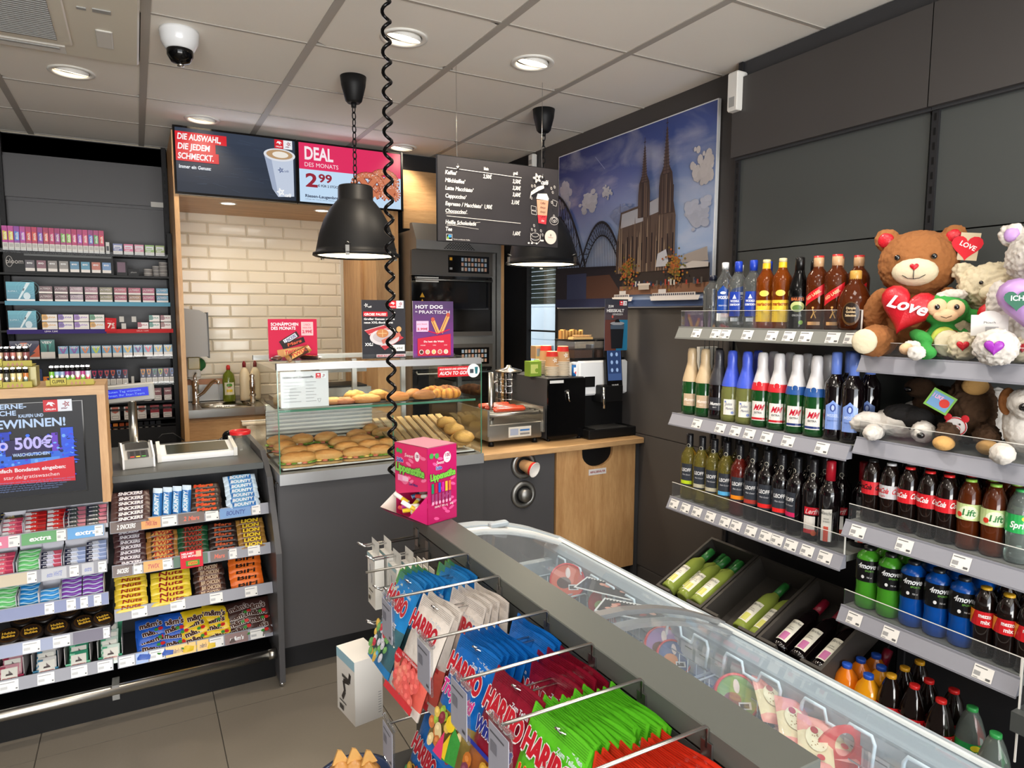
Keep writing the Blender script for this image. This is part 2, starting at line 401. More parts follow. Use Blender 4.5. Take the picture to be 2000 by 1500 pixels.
g = G(); g.box((XW,-3.6,-0.05),(XW+0.1,3.94,ZC+0.1),'taupe').box((XW,3.94,-0.05),(XW+0.1,4.36,0.9),'taupe').box((XW,3.94,2.15),(XW+0.1,4.36,ZC+0.1),'taupe').box((XW,4.36,-0.05),(XW+0.02,4.9,ZC+0.1),'darker')
wr = struct(g,'wall_right')
for z0,z1 in ((0.155,0.935),(0.94,1.66)):
 q = G(); q.box((XW-0.008,2.34,z0),(XW,3.9,z1),'taupe'); ob(q,'wall_panel',wr)
g = G(); g.box((XW-0.012,2.34,0),(XW,3.0,0.15),'taupe'); struct(g,'baseboard_right')
g = G(); g.box((-3.6,YB,-0.05),(1.52,YB+0.1,ZC+0.1),'grout'); wb = struct(g,'wall_back')
g = G(); g.box((2.4,4.78,-0.05),(XW+0.1,4.88,ZC+0.1),'darker').box((1.51,5.2,-0.05),(2.4,5.3,ZC+0.1),'darker'); struct(g,'wall_corner')
g = G(); g.box((-3.7,-3.6,-0.05),(-3.6,YB,ZC+0.1),'taupe'); struct(g,'wall_left')
g = G(); g.box((-3.6,-3.7,-0.05),(-2.6,-3.6,ZC+0.1),'white').box((2.0,-3.7,-0.05),(XW+.1,-3.6,ZC+0.1),'white').box((-2.6,-3.7,2.6),(2.0,-3.6,ZC+0.1),'white').box((-2.6,-3.7,-0.05),(2.0,-3.6,0.3),'white'); struct(g,'wall_front')
# metro tiles above the sink, each a piece
q = G(); e = 0.006
for w_,nm in ((0.262,'a'),): pass
def metro(wd,hh=0.083):
 q = G(); d = 0.009
 V = [(0,0,0),(wd,0,0),(wd,0,hh),(0,0,hh),(0,-0.003,0),(wd,-0.003,0),(wd,-0.003,hh),(0,-0.003,hh),
         (d,-0.01,d),(wd-d,-0.01,d),(wd-d,-0.01,hh-d),(d,-0.01,hh-d)]
 Fc = [(0,1,5,4),(1,2,6,5),(2,3,7,6),(3,0,4,7),(4,5,9,8),(5,6,10,9),(6,7,11,10),(7,4,8,11),(8,9,10,11)]
 q.add(V,Fc,'tile'); return q.mesh('tile')
tmm = {}
for r in range(16):
 z = 1.0+r*0.0855; x = 0.22-(0.133 if r % 2 else 0)
 while x < 1.45:
  a,b = max(x,0.22),min(x+0.263,1.45)
  if b-a > 0.02:
   k = round(b-a,3)
   if k not in tmm: tmm[k] = metro(b-a)
   ob(tmm[k],'tile',wb,loc=(a,YB-0.002,z))
  x += 0.266
# slim window in the right wall, roller shutter and pale wall outside
g = G(); frame(g,3.94,0.9,4.36,2.15,0.014,XW-0.01,XW+0.03,'darker','YZ'); g.box((XW+0.01,3.95,1.5),(XW+0.03,4.35,1.512),'darker')
wn = struct(g,'window_1'); q = G(); q.box((XW+0.014,3.95,0.91),(XW+0.018,4.35,2.14),'glass'); ob(q,'pane',wn)
q = G()
for k in range(17):
 z = 1.72+k*0.032; q.prism([(XW+0.10,z),(XW+0.10,z+0.030),(XW+0.115,z+0.022),(XW+0.12,z+0.015),(XW+0.115,z+0.006)],3.95,4.9,'shutter' if P('shutter',(150,165,162),0.5) else '',plane='XZ')
q.box((XW+0.095,3.95,1.70),(XW+0.125,4.9,1.72),'shutter'); ob(q,'roller_shutter',wn,'grey green roller shutter half lowered')
g = G(); g.box((3.3,2.5,0),(3.4,7.5,3.2),'whitewall' if P('whitewall',(225,232,240),0.7) else '')
for k in range(7): g.box((3.292,2.5,0.2+k*0.3),(3.3,7.5,0.49+k*0.3),'whitewall')
struct(g,'trim_1')
g = G(); g.box((XW+.1,2.0,-0.1),(6,8,-0.02),'joint'); struct(g,'trim_2')
# dark door leaf between the oven and the window
g = G(); g.box((2.34,4.70,0),(2.53,4.77,2.5),'darker'); frame(g,2.2,0.0,2.34,2.55,0.03,4.68,4.78,'black'); struct(g,'door_1')
# ceiling fittings
P('glow',(255,240,215),0.5,emit=7.0); P('reflector',(235,235,230),0.25,metal=0.6)
g = G(); g.lathe([(0.098,0.0),(0.100,-0.004),(0.094,-0.008),(0.078,-0.006),(0.076,0.0)],32,mat='white',cap=False)
t0 = thing('ceiling_spotlight','','spotlight'); ob(g,'trim_ring',t0)
g = G(); g.lathe([(0.070,-0.004),(0.073,0.006),(0.070,0.012),(0.05,0.05),(0.03,0.062),(0.0,0.064)],28,mat='white',cap=False)
gi = ob(g,'gimbal_cup',t0,rot=(0.25,0.1,0))
g = G(); g.lathe([(0.062,0.006),(0.05,0.035),(0.02,0.05),(0,0.05)],24,mat='glow',cap=False); ob(g,'lens',gi,'glowing ribbed lens')
g = G()
for r in (0.055,0.045,0.033,0.02): g.tube([(r*math.cos(a*PI/12),r*math.sin(a*PI/12),0.008+0.3*(0.055-r)) for a in range(24)],0.0012,4,'reflector',closed=True)
ob(g,'louvre_rings',gi)
pr = Proto(t0)
for (x,y),lb in zip(DL,('round gimbal spotlight in the ceiling below the air conditioner','round ceiling spotlight just in front of the left menu screen','round ceiling spotlight nearest the hanging spiral cord','round ceiling spotlight between spiral cord and right pendant lamp','small round ceiling spotlight behind the right menu screen')):
 pr.put((x,y,ZC),label=lb,group='ceiling spotlights')
 lamp('SPOT','spot_beam',(x,y,ZC-0.02),42,(1,0.86,0.68),0.05,(x,y,0),2.1)
# dome camera
c = (0.209,3.205,ZC); t = thing('security_camera','white dome security camera hanging from the ceiling','camera',c)
g = G(); g.lathe([(0.074,0),(0.076,-0.012),(0.070,-0.05),(0.055,-0.075),(0.05,-0.078),(0,-0.078)],28,mat='whitegloss'); ob(g,'housing',t)
g = G(); g.lathe([(0.05,-0.078),(0.05,-0.10),(0.035,-0.125),(0,-0.135)],24,mat='blackgloss',cap=False); ob(g,'dome',t,'dark glossy dome')
g = G(); g.lathe([(0.012,-0.13),(0.014,-0.14),(0.0,-0.143)],14,mat='chrome'); ob(g,'lens',t)
# air conditioner cassette
t = thing('air_conditioner','cream ceiling cassette air conditioner with grey grille','air conditioner',(-0.38,3.29,ZC))
X0,X1,Y0,Y1 = -0.79,0.445,-0.6,0.37
g = G(); g.box((X0,Y0,-0.028),(X1,Y1,0.05),'ivory',bev=0.008); ob(g,'panel',t)
g = G(); g.box((X0+.03,-0.36,-0.042),(0.2,0.2,-0.028),'ivory',bev=0.005); fr_ = ob(g,'grille_frame',t)
g = G(); g.box((X0+.08,-0.3,-0.047),(0.15,0.14,-0.042),'grille' if P('grille',(150,152,156),0.8) else '')
for k in range(22): g.box((X0+.08,-0.3+k*0.02,-0.05),(0.15,-0.293+k*0.02,-0.047),'greyplastic')
ob(g,'grille',fr_,'grey mesh grille')
for y0,y1 in ((0.24,0.33),(-0.5,-0.41)):
 g = G(); g.box((X0+.05,y0,-0.036),(0.17,y1,-0.028),'white'); g.box((X0+.07,y0+.015,-0.040),(0.15,y0+.03,-0.036),'greyplastic'); ob(g,'air_flap',t)
g = G(); g.box((0.29,-0.02,-0.034),(0.35,0.18,-0.028),'white',bev=.004); ob(g,'sensor_cover',t)
g = G(); g.box((0.24,-0.22,-0.032),(0.27,-0.2,-0.028),'greyplastic').box((0.29,-0.23,-0.032),(0.35,-0.2,-0.028),'greyplastic'); ob(g,'indicator',t)
# pendant lamps
P('lampblack',(24,24,25),0.5,spec=.3); P('lampwhite',(240,236,225),0.5); P('bulb',(255,238,200),0.4,emit=5.5)
t0 = thing('pendant_lamp','','pendant lamp')
g = G(); pf = [(0.02,0.345),(0.08,0.343),(0.085,0.335),(0.086,0.275),(0.098,0.262),(0.128,0.225),(0.158,0.17),(0.18,0.105),(0.195,0.035),(0.199,0.015),(0.212,0.012),(0.214,0.0),(0.205,-0.004),(0.192,0.0),(0.185,0.035)]
g.lathe(pf,40,mat='lampblack',cap=False); ob(g,'shade',t0)
g = G(); g.lathe([(0.19,0.004),(0.186,0.03),(0.17,0.1),(0.14,0.18),(0.08,0.25),(0,0.26)],32,mat='lampwhite',cap=False); ob(g,'reflector',t0,'creamy inner reflector')
g = G(); g.lathe([(0.0,0.004),(0.188,0.004),(0.188,0.007),(0,0.007)],32,mat='bulb',cap=False); ob(g,'diffuser',t0,'glowing glass cover')
for a in (1.35*PI,2.05*PI,0.7*PI):
 g = G(); g.M = Matrix.Rotation(a,4,'Z'); g.box((0.186,-0.011,0.0),(0.222,0.011,0.006),'lampblack').box((0.214,-0.009,-0.012),(0.222,0.009,0.035),'steelrough').tube([(0.205,-0.012,0.042),(0.222,0,0.05),(0.205,0.012,0.042)],0.003,6,'steelrough'); ob(g,'clip',t0)
g = G(); g.lathe([(0.03,0.74),(0.04,0.75),(0.058,0.82),(0.063,0.865),(0.0,0.865)],28,mat='lampblack'); g.lathe([(0.012,0.72),(0.014,0.74)],12,mat='lampblack'); ob(g,'ceiling_cup',t0)
lm = G(); lm.tube([(0.010*math.cos(a*PI/6),0,0.019*math.sin(a*PI/6)) for a in range(12)],0.0028,6,'lampblack',closed=True); lmesh = lm.mesh('chain_link')
for k in range(12): ob(lmesh,'chain_link',t0,loc=(0,0,0.365+k*0.0315),rot=(0,0,PI/2*(k % 2)+0.4))
pr = Proto(t0)
pr.put((0.983,3.386,1.91),label='black dome pendant lamp hanging in front of the menu screens',group='black pendant lamps')
pr.put((2.07,3.376,1.91),label='black dome pendant lamp behind the hanging drinks board',group='black pendant lamps',rotz=0.9)
for x,y in ((0.983,3.386),(2.07,3.376)): lamp('SPOT','pendant_beam',(x,y,1.90),60,(1,0.85,0.65),0.12,(x,y,0),2.6)
# spiral cord
a = PY(766,850,2.32); zb,zt = 1.03,ZC; pts = []
n = int((zt-zb)/0.066*12)
for i in range(n+1):
 z = zb+(zt-zb)*i/n; an = 2*PI*i/12; pts.append((0.0135*math.cos(an),0.0135*math.sin(an),z))
g = G(); g.tube(pts,0.0062,7,'blackgloss'); solo(g,'spiral_cord','black coiled cable hanging from the ceiling behind the pink box','cable',(a.x,2.32,0))
# hanging chalk board
W_,HH = 0.675,0.398
t = thing('menu_board','black chalkboard drinks price list hanging from the ceiling','menu board',(1.258,3.0,1.965))
g = G(); g.box((0,0,0),(W_,0.01,HH),'black'); P('chalk',(42,39,42),0.6,vary=0.35); g.box((0.003,-0.0008,0.003),(W_-.003,0,HH-.003),'chalk'); ob(g,'board',t)
g = G(); A = g.art((0,-0.001,0),(1,0,0),(0,0,1)); wc = (232,226,220)
def bu(x): return (x-75)/1495*W_
def bv(f): return HH*(1-f)
for s_,f_,hh in (('Kaffee’',.215,.0155),('Milchkaffee’',.305,.0155),('Latte Macchiato’',.395,.0155),('Cappuccino’',.485,.0155),('Espresso / Macchiato’',.575,.0155),('Chococcino’',.66,.0155),('Heiße Schokolade',.79,.0155),('Tee',.872,.0155)):
 A.text(s_,bu(165),bv(f_),hh*1.12,wc,bold=1,sx=0.86,shear=.12); A.k -= .93
A.k += 1
A.text('klein',bu(615),bv(.118),.014,wc,bold=1,sx=.66).text('groß',bu(975),bv(.13),.014,wc,bold=1,sx=.66)
for p_,x_,f_ in (('2,50€',605,.215),('3,50€',965,.235),('3,30€',965,.315),('3,60€',965,.395),('3,10€',950,.49),('1,90€',612,.575),('1,60€',965,.87)): A.text(p_,bu(x_),bv(f_),.018,wc,bold=1,sx=.72,shear=.15); A.k -= .93
A.line([(bu(180),bv(.14)),(bu(1080),bv(.16))],.0022,wc).line([(bu(180),bv(.7)),(bu(1070),bv(.72))],.0022,wc)
A.line([(bu(180),bv(.815)),(bu(570),bv(.745))],.0012,wc).line([(bu(180),bv(.80)),(bu(550),bv(.83))],.0012,wc).line([(bu(168),bv(.675)),(bu(420),bv(.655))],.0012,wc)
A.rect(bu(170),bv(.985),bu(240),bv(.91),(210,205,200)).rect(bu(175),bv(.97),bu(235),bv(.915),(20,20,22)).oval(bu(212),bv(.935),.009,.007,(60,150,210)).poly([(bu(178),bv(.968)),(bu(200),bv(.968)),(bu(192),bv(.93))],(150,200,70)).text('Tannen zertifizierter Kaffee',bu(250),bv(.975),.006,wc,w=.088)
# cafe mark: open star and handwriting
def star(A,x,y,r,col,wd,ph=0.3):
 pts = [(x+r*math.cos(PI/2+ph+4*PI*k/5),y+r*math.sin(PI/2+ph+4*PI*k/5)) for k in range(6)]; A.line(pts,wd,col)
def cafe(A,x,y,s_,col): star(A,x,y+.12*s_,.5*s_,col,.1*s_); A.text('café',x+.42*s_,y-.42*s_,.42*s_,col,shear=.3,bold=1,sx=.85)
cafe(A,bu(1275),bv(.16),.05,wc)
A.poly([(bu(1180),bv(.41)),(bu(1195),bv(.32)),(bu(1280),bv(.25)),(bu(1360),bv(.22)),(bu(1365),bv(.26)),(bu(1290),bv(.3)),(bu(1200),bv(.36))],wc).text('TO GO',bu(1210),bv(.33),.006,(60,55,55),rot=.5)
A.poly([(bu(1262),bv(.40)),(bu(1280),bv(.335)),(bu(1400),bv(.325)),(bu(1428),bv(.385)),(bu(1420),bv(.41))],wc)
A.poly([(bu(1268),bv(.41)),(bu(1422),bv(.41)),(bu(1404),bv(.60)),(bu(1282),bv(.60))],(214,160,130)).poly([(bu(1282),bv(.60)),(bu(1404),bv(.60)),(bu(1392),bv(.71)),(bu(1292),bv(.70))],(224,60,70))
for i,(s_,c_) in enumerate((('Coffee',(60,30,30)),('Always',(60,30,30)),('Always',(60,30,30)),('a good',(60,30,30)),('idea',(250,220,215)))): A.text(s_,bu(1345),bv(.46+.055*i),.011,c_,al='c',shear=.3,sx=.7); A.k -= .93
A.k += 1
def ring(A,x,y,rx,ry,wd,col,n=18): A.line([(x+rx*math.cos(2*PI*i/n),y+ry*math.sin(2*PI*i/n)) for i in range(n+1)],wd,col)
for x_,f_ in ((1205,.25),(1240,.245),(1195,.40),(1460,.43),(1490,.60),(1495,.66),(1225,.74),(1195,.79),(1235,.80),(1310,.80),(1330,.85),(1440,.26),(1480,.24),(1455,.31)):
 A.oval(bu(x_),bv(f_),.0052,.0075,wc,10,rot=.4).oval(bu(x_),bv(f_),.0038,.006,(45,42,45),10,rot=.4).line([(bu(x_)-.001,bv(f_)-.006),(bu(x_)+.001,bv(f_)+.006)],.0008,wc)
ring(A,bu(1475),bv(.665),.026,.02,.0015,wc); ring(A,bu(1475),bv(.655),.018,.012,.0015,wc); ring(A,bu(1475),bv(.645),.012,.008,.0015,wc)
A.line([(bu(1450),bv(.41)),(bu(1458),bv(.47)),(bu(1500),bv(.48)),(bu(1512),bv(.42)),(bu(1450),bv(.40))],.0015,wc)
for q_ in ((1170,.5,1235,.56),(1175,.56,1240,.61)): A.line([(bu(q_[0]),bv(q_[1])),(bu(q_[2]),bv(q_[1]+.01)),(bu(q_[2]),bv(q_[3])),(bu(q_[0]),bv(q_[3]-.01)),(bu(q_[0]),bv(q_[1]))],.0015,wc)
ring(A,bu(1225),bv(.88),.028,.018,.0015,wc); ring(A,bu(1222),bv(.86),.02,.01,.0015,wc); A.line([(bu(1165),bv(.84)),(bu(1165),bv(.93)),(bu(1200),bv(.96)),(bu(1260),bv(.96)),(bu(1290),bv(.92)),(bu(1290),bv(.84))],.002,wc)
for x_ in (1140,1180,1240,1300,1320): A.oval(bu(x_),bv(.965-(x_ > 1290)*.04),.006,.0045,wc,10)
A.oval(bu(1423),bv(.875),.035,.0355,(226,214,200),30).text('Dallmayr',bu(1423),bv(.885),.006,(170,80,60),al='c').oval(bu(1423),bv(.85),.004,.006,(150,140,130),10)
ob(g,'chalk_writing',t)
for x_,n_ in ((0.107,'l'),(0.578,'r')):
 g = G(); g.tube([(x_,-0.004,HH-.045),(x_,0.004,HH-.02),(x_-.003,0.005,HH+.05),(x_-.006,0.0,2.775-1.965)],0.0009,5,'steel'); g.lathe([(0.009,0.002),(0.009,-0.004),(0,-0.005)],16,(x_,0,HH-.05),'steel',axis='Y'); ob(g,'hanging_wire',t)
# soffit and menu screens
t = thing('soffit_box','light oak soffit and side panels framing the tiled niche','panelling',(0,0,0))
g = G(); g.box((0.262,4.71,2.34),(1.5,5.44,2.37),'oakx'); ob(g,'underside',t)
g = G(); g.box((0.235,4.66,0),(0.262,5.44,2.72),'oakz'); ob(g,'side_panel',t)
g = G(); g.box((1.49,4.66,0),(1.655,4.98,2.36),'oakz').box((1.47,4.98,0),(1.49,5.44,2.34),'oakz'); ob(g,'side_panel',t)
g = G(); g.box((1.49,4.74,2.36),(2.2,4.77,2.655),'oakx'); ob(g,'fascia_board',t)
g = G(); g.box((1.72,4.72,2.24),(2.2,4.745,2.38),'oakx'); ob(g,'filler_board',t)
g = G(); g.box((1.49,4.76,2.655),(2.5,4.78,2.77),'darker'); ob(g,'top_fascia',t,'dark strip above the oak board')
for x_ in (0.563,1.17):
 q = thing('niche_downlight','small recessed downlight under the oak soffit, %s' % ('on the left' if x_ < 1 else 'behind the left pendant lamp'),'spotlight',(x_,4.86,2.34),group='soffit downlights')
 g = G(); g.lathe([(0.055,0),(0.056,-0.003),(0.045,-0.004),(0.043,0)],24,mat='white',cap=False); ob(g,'trim_ring',q)
 g = G(); g.lathe([(0.043,-0.001),(0,-0.001)],24,mat='glow',cap=False); ob(g,'lens',q)
 lamp('SPOT','niche_beam',(x_,4.9,2.325),12,(1,0.88,0.72),0.05,(x_,5.2,0),2.6)
def orlen(A,x,y,s_):
 """two-square filling station emblem, s_ = square size"""
 A.rect(x,y,x+s_,y+s_,(214,30,44)).rect(x+s_,y,x+2*s_,y+s_,(238,240,244))
 A.poly([(x+.2*s_,y+.55*s_),(x+.35*s_,y+.82*s_),(x+.65*s_,y+.8*s_),(x+.85*s_,y+.6*s_),(x+.6*s_,y+.66*s_),(x+.7*s_,y+.45*s_),(x+.5*s_,y+.5*s_),(x+.45*s_,y+.64*s_)],(250,250,250))
 A.text('ORLEN',x+.5*s_,y+.14*s_,.14*s_,(250,250,250),w=.72*s_,bold=1,al='c'); star(A,x+1.6*s_,y+.6*s_,.26*s_,(160,30,50),.04*s_); A.text('star',x+1.45*s_,y+.2*s_,.15*s_,(120,25,60),w=.45*s_,bold=1,shear=.2,al='c')
SW,SH = 0.72,0.405
for i,(x0,lb) in enumerate(((0.243,'left menu screen with red slogan boxes and a white coffee cup'),(0.968,'right menu screen with pink deal banner and sugared pretzels'))):
 t = thing('menu_screen',lb,'screen',(x0,4.655,2.345),group='ceiling menu screens')
 g = G(); g.box((0,-0.0,0),(SW,0.05,SH),'blackgloss'); ob(g,'casing',t)
 g = G(); A = g.art((0,-0.001,0),(1,0,0),(0,0,1),'screen')
 if i == 0:
  A.grad(.012,.014,SW-.008,SH-.012,(34,44,60),(52,62,80),6)
  for k in range(26):
   x_,y_ = random.uniform(.05,.55),random.uniform(.03,.36); A.line([(x_,y_),(x_+random.uniform(.04,.1),y_+random.uniform(-.02,.01))],.0012,(66,80,100)); A.k -= .93
  A.k += 1
  for s_,y_,w_ in (('DIE AUSWAHL,',.325,.27),('DIE JEDEM',.268,.205),('SCHMECKT.',.211,.222)):
   A.rect(.012,y_-.013,.03+w_,y_+.046,(222,30,44)); A.k -= .93
  A.k += 1
  for s_,y_,w_ in (('DIE AUSWAHL,',.325,.245),('DIE JEDEM',.268,.18),('SCHMECKT.',.211,.2)): A.text(s_,.022,y_,.034,(250,250,250),w=w_,bold=1,shear=.12); A.k -= .93
  A.text('Immer ein Genuss:',.025,.155,.02,(235,240,245),w=.18,bold=1,shear=.1)
  A.poly([(.52,.29),(.70,.29),(.70,.04),(.60,.03),(.565,.08)],(196,206,224)).poly([(.52,.29),(.56,.29),(.60,.04),(.565,.08)],(160,172,196)).oval(.615,.295,.098,.04,(224,226,232),26).oval(.615,.297,.082,.03,(186,150,110),24).oval(.62,.297,.05,.02,(240,232,220),18)
  star(A,.62,.2,.018,(60,80,130),.003); A.text('café',.635,.19,.014,(60,80,130),shear=.3); A.rect(SW-.008,.0,SW,SH,(2,2,3)); orlen(A,.585,.335,.055); cafe(A,.615,.055,.05,(250,250,250))
 else:
  A.rect(.012,.014,SW-.012,.235,(196,222,246)).rect(.012,.225,SW-.012,SH-.012,(226,44,96))
  A.text('DEAL',.045,.29,.078,(250,235,240),w=.19,bold=1).text('DES MONATS',.045,.243,.026,(255,225,235),w=.225)
  A.text('2',.05,.115,.082,(150,30,50),w=.08,bold=1).text('99',.135,.15,.05,(150,30,50),w=.09,bold=1).text('€ FÜR 2 STÜCK',.13,.118,.014,(60,60,80),w=.145,bold=1).text('Riesen-Laugenbrezeln',.045,.045,.018,(40,50,80),w=.27,bold=1).text('solange der Vorrat reicht, Abbildung ähnlich',.045,.03,.006,(60,80,110),w=.25)
  for cx_,cy_,r_ in ((.585,.19,.09),(.47,.15,.10),(.625,.115,.055)):
   for wd_,co in ((.046,(150,70,50)),(.034,(206,120,84))):
    pts = [(cx_+r_*math.sin(a_*PI/12),cy_+.75*r_*math.cos(a_*PI/12)) for a_ in range(-10,11)]; A.line(pts,wd_,co); A.line([(cx_-r_*.5,cy_-.6*r_),(cx_+.1*r_,cy_),(cx_+r_*.55,cy_+.55*r_)],wd_,co); A.line([(cx_+r_*.5,cy_-.6*r_),(cx_-.1*r_,cy_),(cx_-r_*.55,cy_+.55*r_)],wd_,co)
   for k in range(60):
    a_ = random.uniform(-2.4,2.4); q_ = random.uniform(-.013,.013); A.oval(cx_+(r_+q_)*math.sin(a_),cy_+.75*(r_+q_)*math.cos(a_),.0028,.002,(248,236,230),5); A.k -= .93
   A.k += 1
  A.rect(SW-.012,0,SW,SH,(3,3,4))
 ob(g,'display',t,'lit display')
 lamp('AREA','screen_glow',(x0+.36,4.63,2.55),1.5,(0.8,0.85,1),.6,(x0+.36,3,1.8),sizey=.35)
# cathedral picture on the right wall
PW,PH = 1.42,1.005
t = thing('wall_picture','large photo print of a twin-towered cathedral and iron arch bridge','picture',(2.515,3.905,1.663))
g = G(); g.box((0,-PW,0),(0.018,0,PH),'whitegloss'); ob(g,'panel',t)
m,N,L,b = _mat('picsky')
tc = N.new('ShaderNodeTexCoord'); mp = N.new('ShaderNodeMapping'); mp.inputs['Scale'].default_value = (1,1.0,1.9); L.new(tc.outputs['Object'],mp.inputs[0])
n = N.new('ShaderNodeTexNoise'); n.inputs['Scale'].default_value = 2.6; n.inputs['Detail'].default_value = 7; n.inputs['Distortion'].default_value = .6; L.new(mp.outputs[0],n.inputs[0])
sp = N.new('ShaderNodeSeparateXYZ'); L.new(tc.outputs['Object'],sp.inputs[0])
r1 = N.new('ShaderNodeValToRGB'); r1.color_ramp.elements[0].position = .25; r1.color_ramp.elements[0].color = (*lin((150,170,205)),1); r1.color_ramp.elements[1].position = .95; r1.color_ramp.elements[1].color = (*lin((34,46,110)),1)
e_ = r1.color_ramp.elements.new(.6); e_.color = (*lin((72,92,158)),1)
ml = N.new('ShaderNodeMath'); ml.operation = 'MULTIPLY_ADD'; ml.inputs[1].default_value = .25; L.new(sp.outputs['Y'],ml.inputs[0]); L.new(sp.outputs['Z'],ml.inputs[2]); L.new(ml.outputs[0],r1.inputs[0])
ml.inputs[1].default_value = .22
r2 = N.new('ShaderNodeValToRGB'); r2.color_ramp.elements[0].position = .5; r2.color_ramp.elements[1].position = .78; r2.color_ramp.elements[1].color = (.55,.55,.55,1); L.new(n.outputs['Fac'],r2.inputs[0])
mx = N.new('ShaderNodeMix'); mx.data_type = 'RGBA'; L.new(r2.outputs[0],mx.inputs[0]); L.new(r1.outputs[0],mx.inputs[6]); mx.inputs[7].default_value = (*lin((205,205,215)),1); L.new(mx.outputs[2],b.inputs['Base Color']); b.inputs['Roughness'].default_value = .3
MATS['picsky'] = m
g = G(); g.box((-0.0006,-PW+.006,.006),(0,-.006,PH-.006),'picsky')
A = g.art((-0.001,0,0),(0,-1,0),(0,0,1),'print',lay=.00025)
# clouds
rc = random.Random(3)
for x0,y0,w_,h_,c_ in ((.0,.66,.15,.2,(176,172,184)),(.25,.6,.22,.15,(190,188,196)),(.5,.66,.08,.08,(196,194,200)),(1.28,.58,.16,.22,(196,190,190)),(1.2,.4,.22,.16,(170,174,190)),(.62,.48,.2,.12,(128,138,172)),(.0,.5,.2,.1,(120,132,170))):
 for k in range(90):
  a_,b_ = rc.gauss(.5,.2),rc.gauss(.45,.18); s_ = rc.uniform(.05,.15); dv = rc.uniform(-5,7)+26*(b_-.45); cc = tuple(max(0,min(255,int(v+dv))) for v in c_)
  px_,py_ = x0+a_*w_,y0+b_*h_
  if .03 < px_ < PW-.03: A.oval(px_,py_,max(.002,min(s_*w_,px_-.008,PW-px_-.008)),s_*h_*.9,cc,8,rot=0); A.k -= .93
A.k += 1
A.line([(.43,.92),(.53,.83)],.004,(150,160,200))
# bridge
ir = (34,32,40)
def arch(x0,x1,yb,hp,wd,col,n=22,flat=.0):
 pts = [(x0+(x1-x0)*i/n,yb+hp*(1-((2*i/n)-1)**2)) for i in range(n+1)]; pts = [p for p in pts if p[0] > .008]; A.line(pts,wd,col); return pts
o_ = arch(-.45,.34,.26,.50,.018,ir); i_ = arch(-.40,.28,.26,.38,.012,ir)
for a_,b_ in zip(o_,i_[1:]): A.line([a_,b_],.006,ir); A.k -= .93
for a_,b_ in zip(o_[1:],i_): A.line([a_,b_],.005,ir); A.k -= .93
for a_ in i_: A.line([a_,(a_[0],.26)],.004,(56,54,58)); A.k -= .93
for k in range(9): A.line([(.01+.03*k,.26),(.04+.03*k,.36)],.004,(70,74,66)); A.k -= .93
A.k += 1
o_ = arch(.28,.72,.25,.27,.016,ir); i_ = arch(.33,.69,.25,.19,.010,ir)
for a_,b_ in zip(o_,i_[1:]): A.line([a_,b_],.005,ir); A.k -= .93
for a_,b_ in zip(o_[1:],i_): A.line([a_,b_],.004,ir); A.k -= .93
for a_ in i_: A.line([a_,(a_[0],.25)],.004,(56,54,50)); A.k -= .93
A.k += 1
A.poly([(.008,.225),(.008,.27),(.78,.245),(.78,.22)],(26,24,30))
# far bank, trees, quay, water, boats
A.rect(.6,.115,1.412,.22,(52,44,42)).rect(.008,.03,.72,.235,(30,26,34)).poly([(.14,.04),(.14,.22),(.36,.22),(.36,.04)],(44,50,78)).poly([(.36,.06),(.36,.2),(.6,.2),(.74,.06)],(70,46,38)).rect(.7,.075,1.412,.125,(128,92,72)).rect(.008,.008,1.412,.045,(66,84,124)).rect(.008,.008,.7,.06,(34,38,66))
# cathedral: nave and towers from many narrow buttresses
st,sd,sl = (124,104,90),(74,60,56),(156,136,116)
A.poly([(.66,.2),(.67,.40),(.70,.55),(1.13,.60),(1.16,.48),(1.16,.2)],(92,76,68))
A.poly([(.70,.46),(.71,.54),(.90,.56),(.90,.48)],(176,176,184)).poly([(.93,.5),(.93,.57),(1.13,.615),(1.13,.53)],(170,170,178)).poly([(.86,.50),(.885,.57),(.91,.58),(.93,.5)],(62,66,88))
for k in range(46):
 x_ = .665+k*.0108; t_ = rc.uniform(.30,.5); c_ = rc.choice((st,sd,sl,(98,80,70),sd)); A.poly([(x_,.2),(x_+.007,.2),(x_+.006,t_),(x_+.0035,t_+.03),(x_+.001,t_)],c_); A.k -= .93
for k in range(12):
 x_ = .68+k*.042; A.rect(x_,.24+rc.uniform(0,.03),x_+.008,.36+rc.uniform(0,.05),(34,28,34)); A.k -= .93
A.k += 1
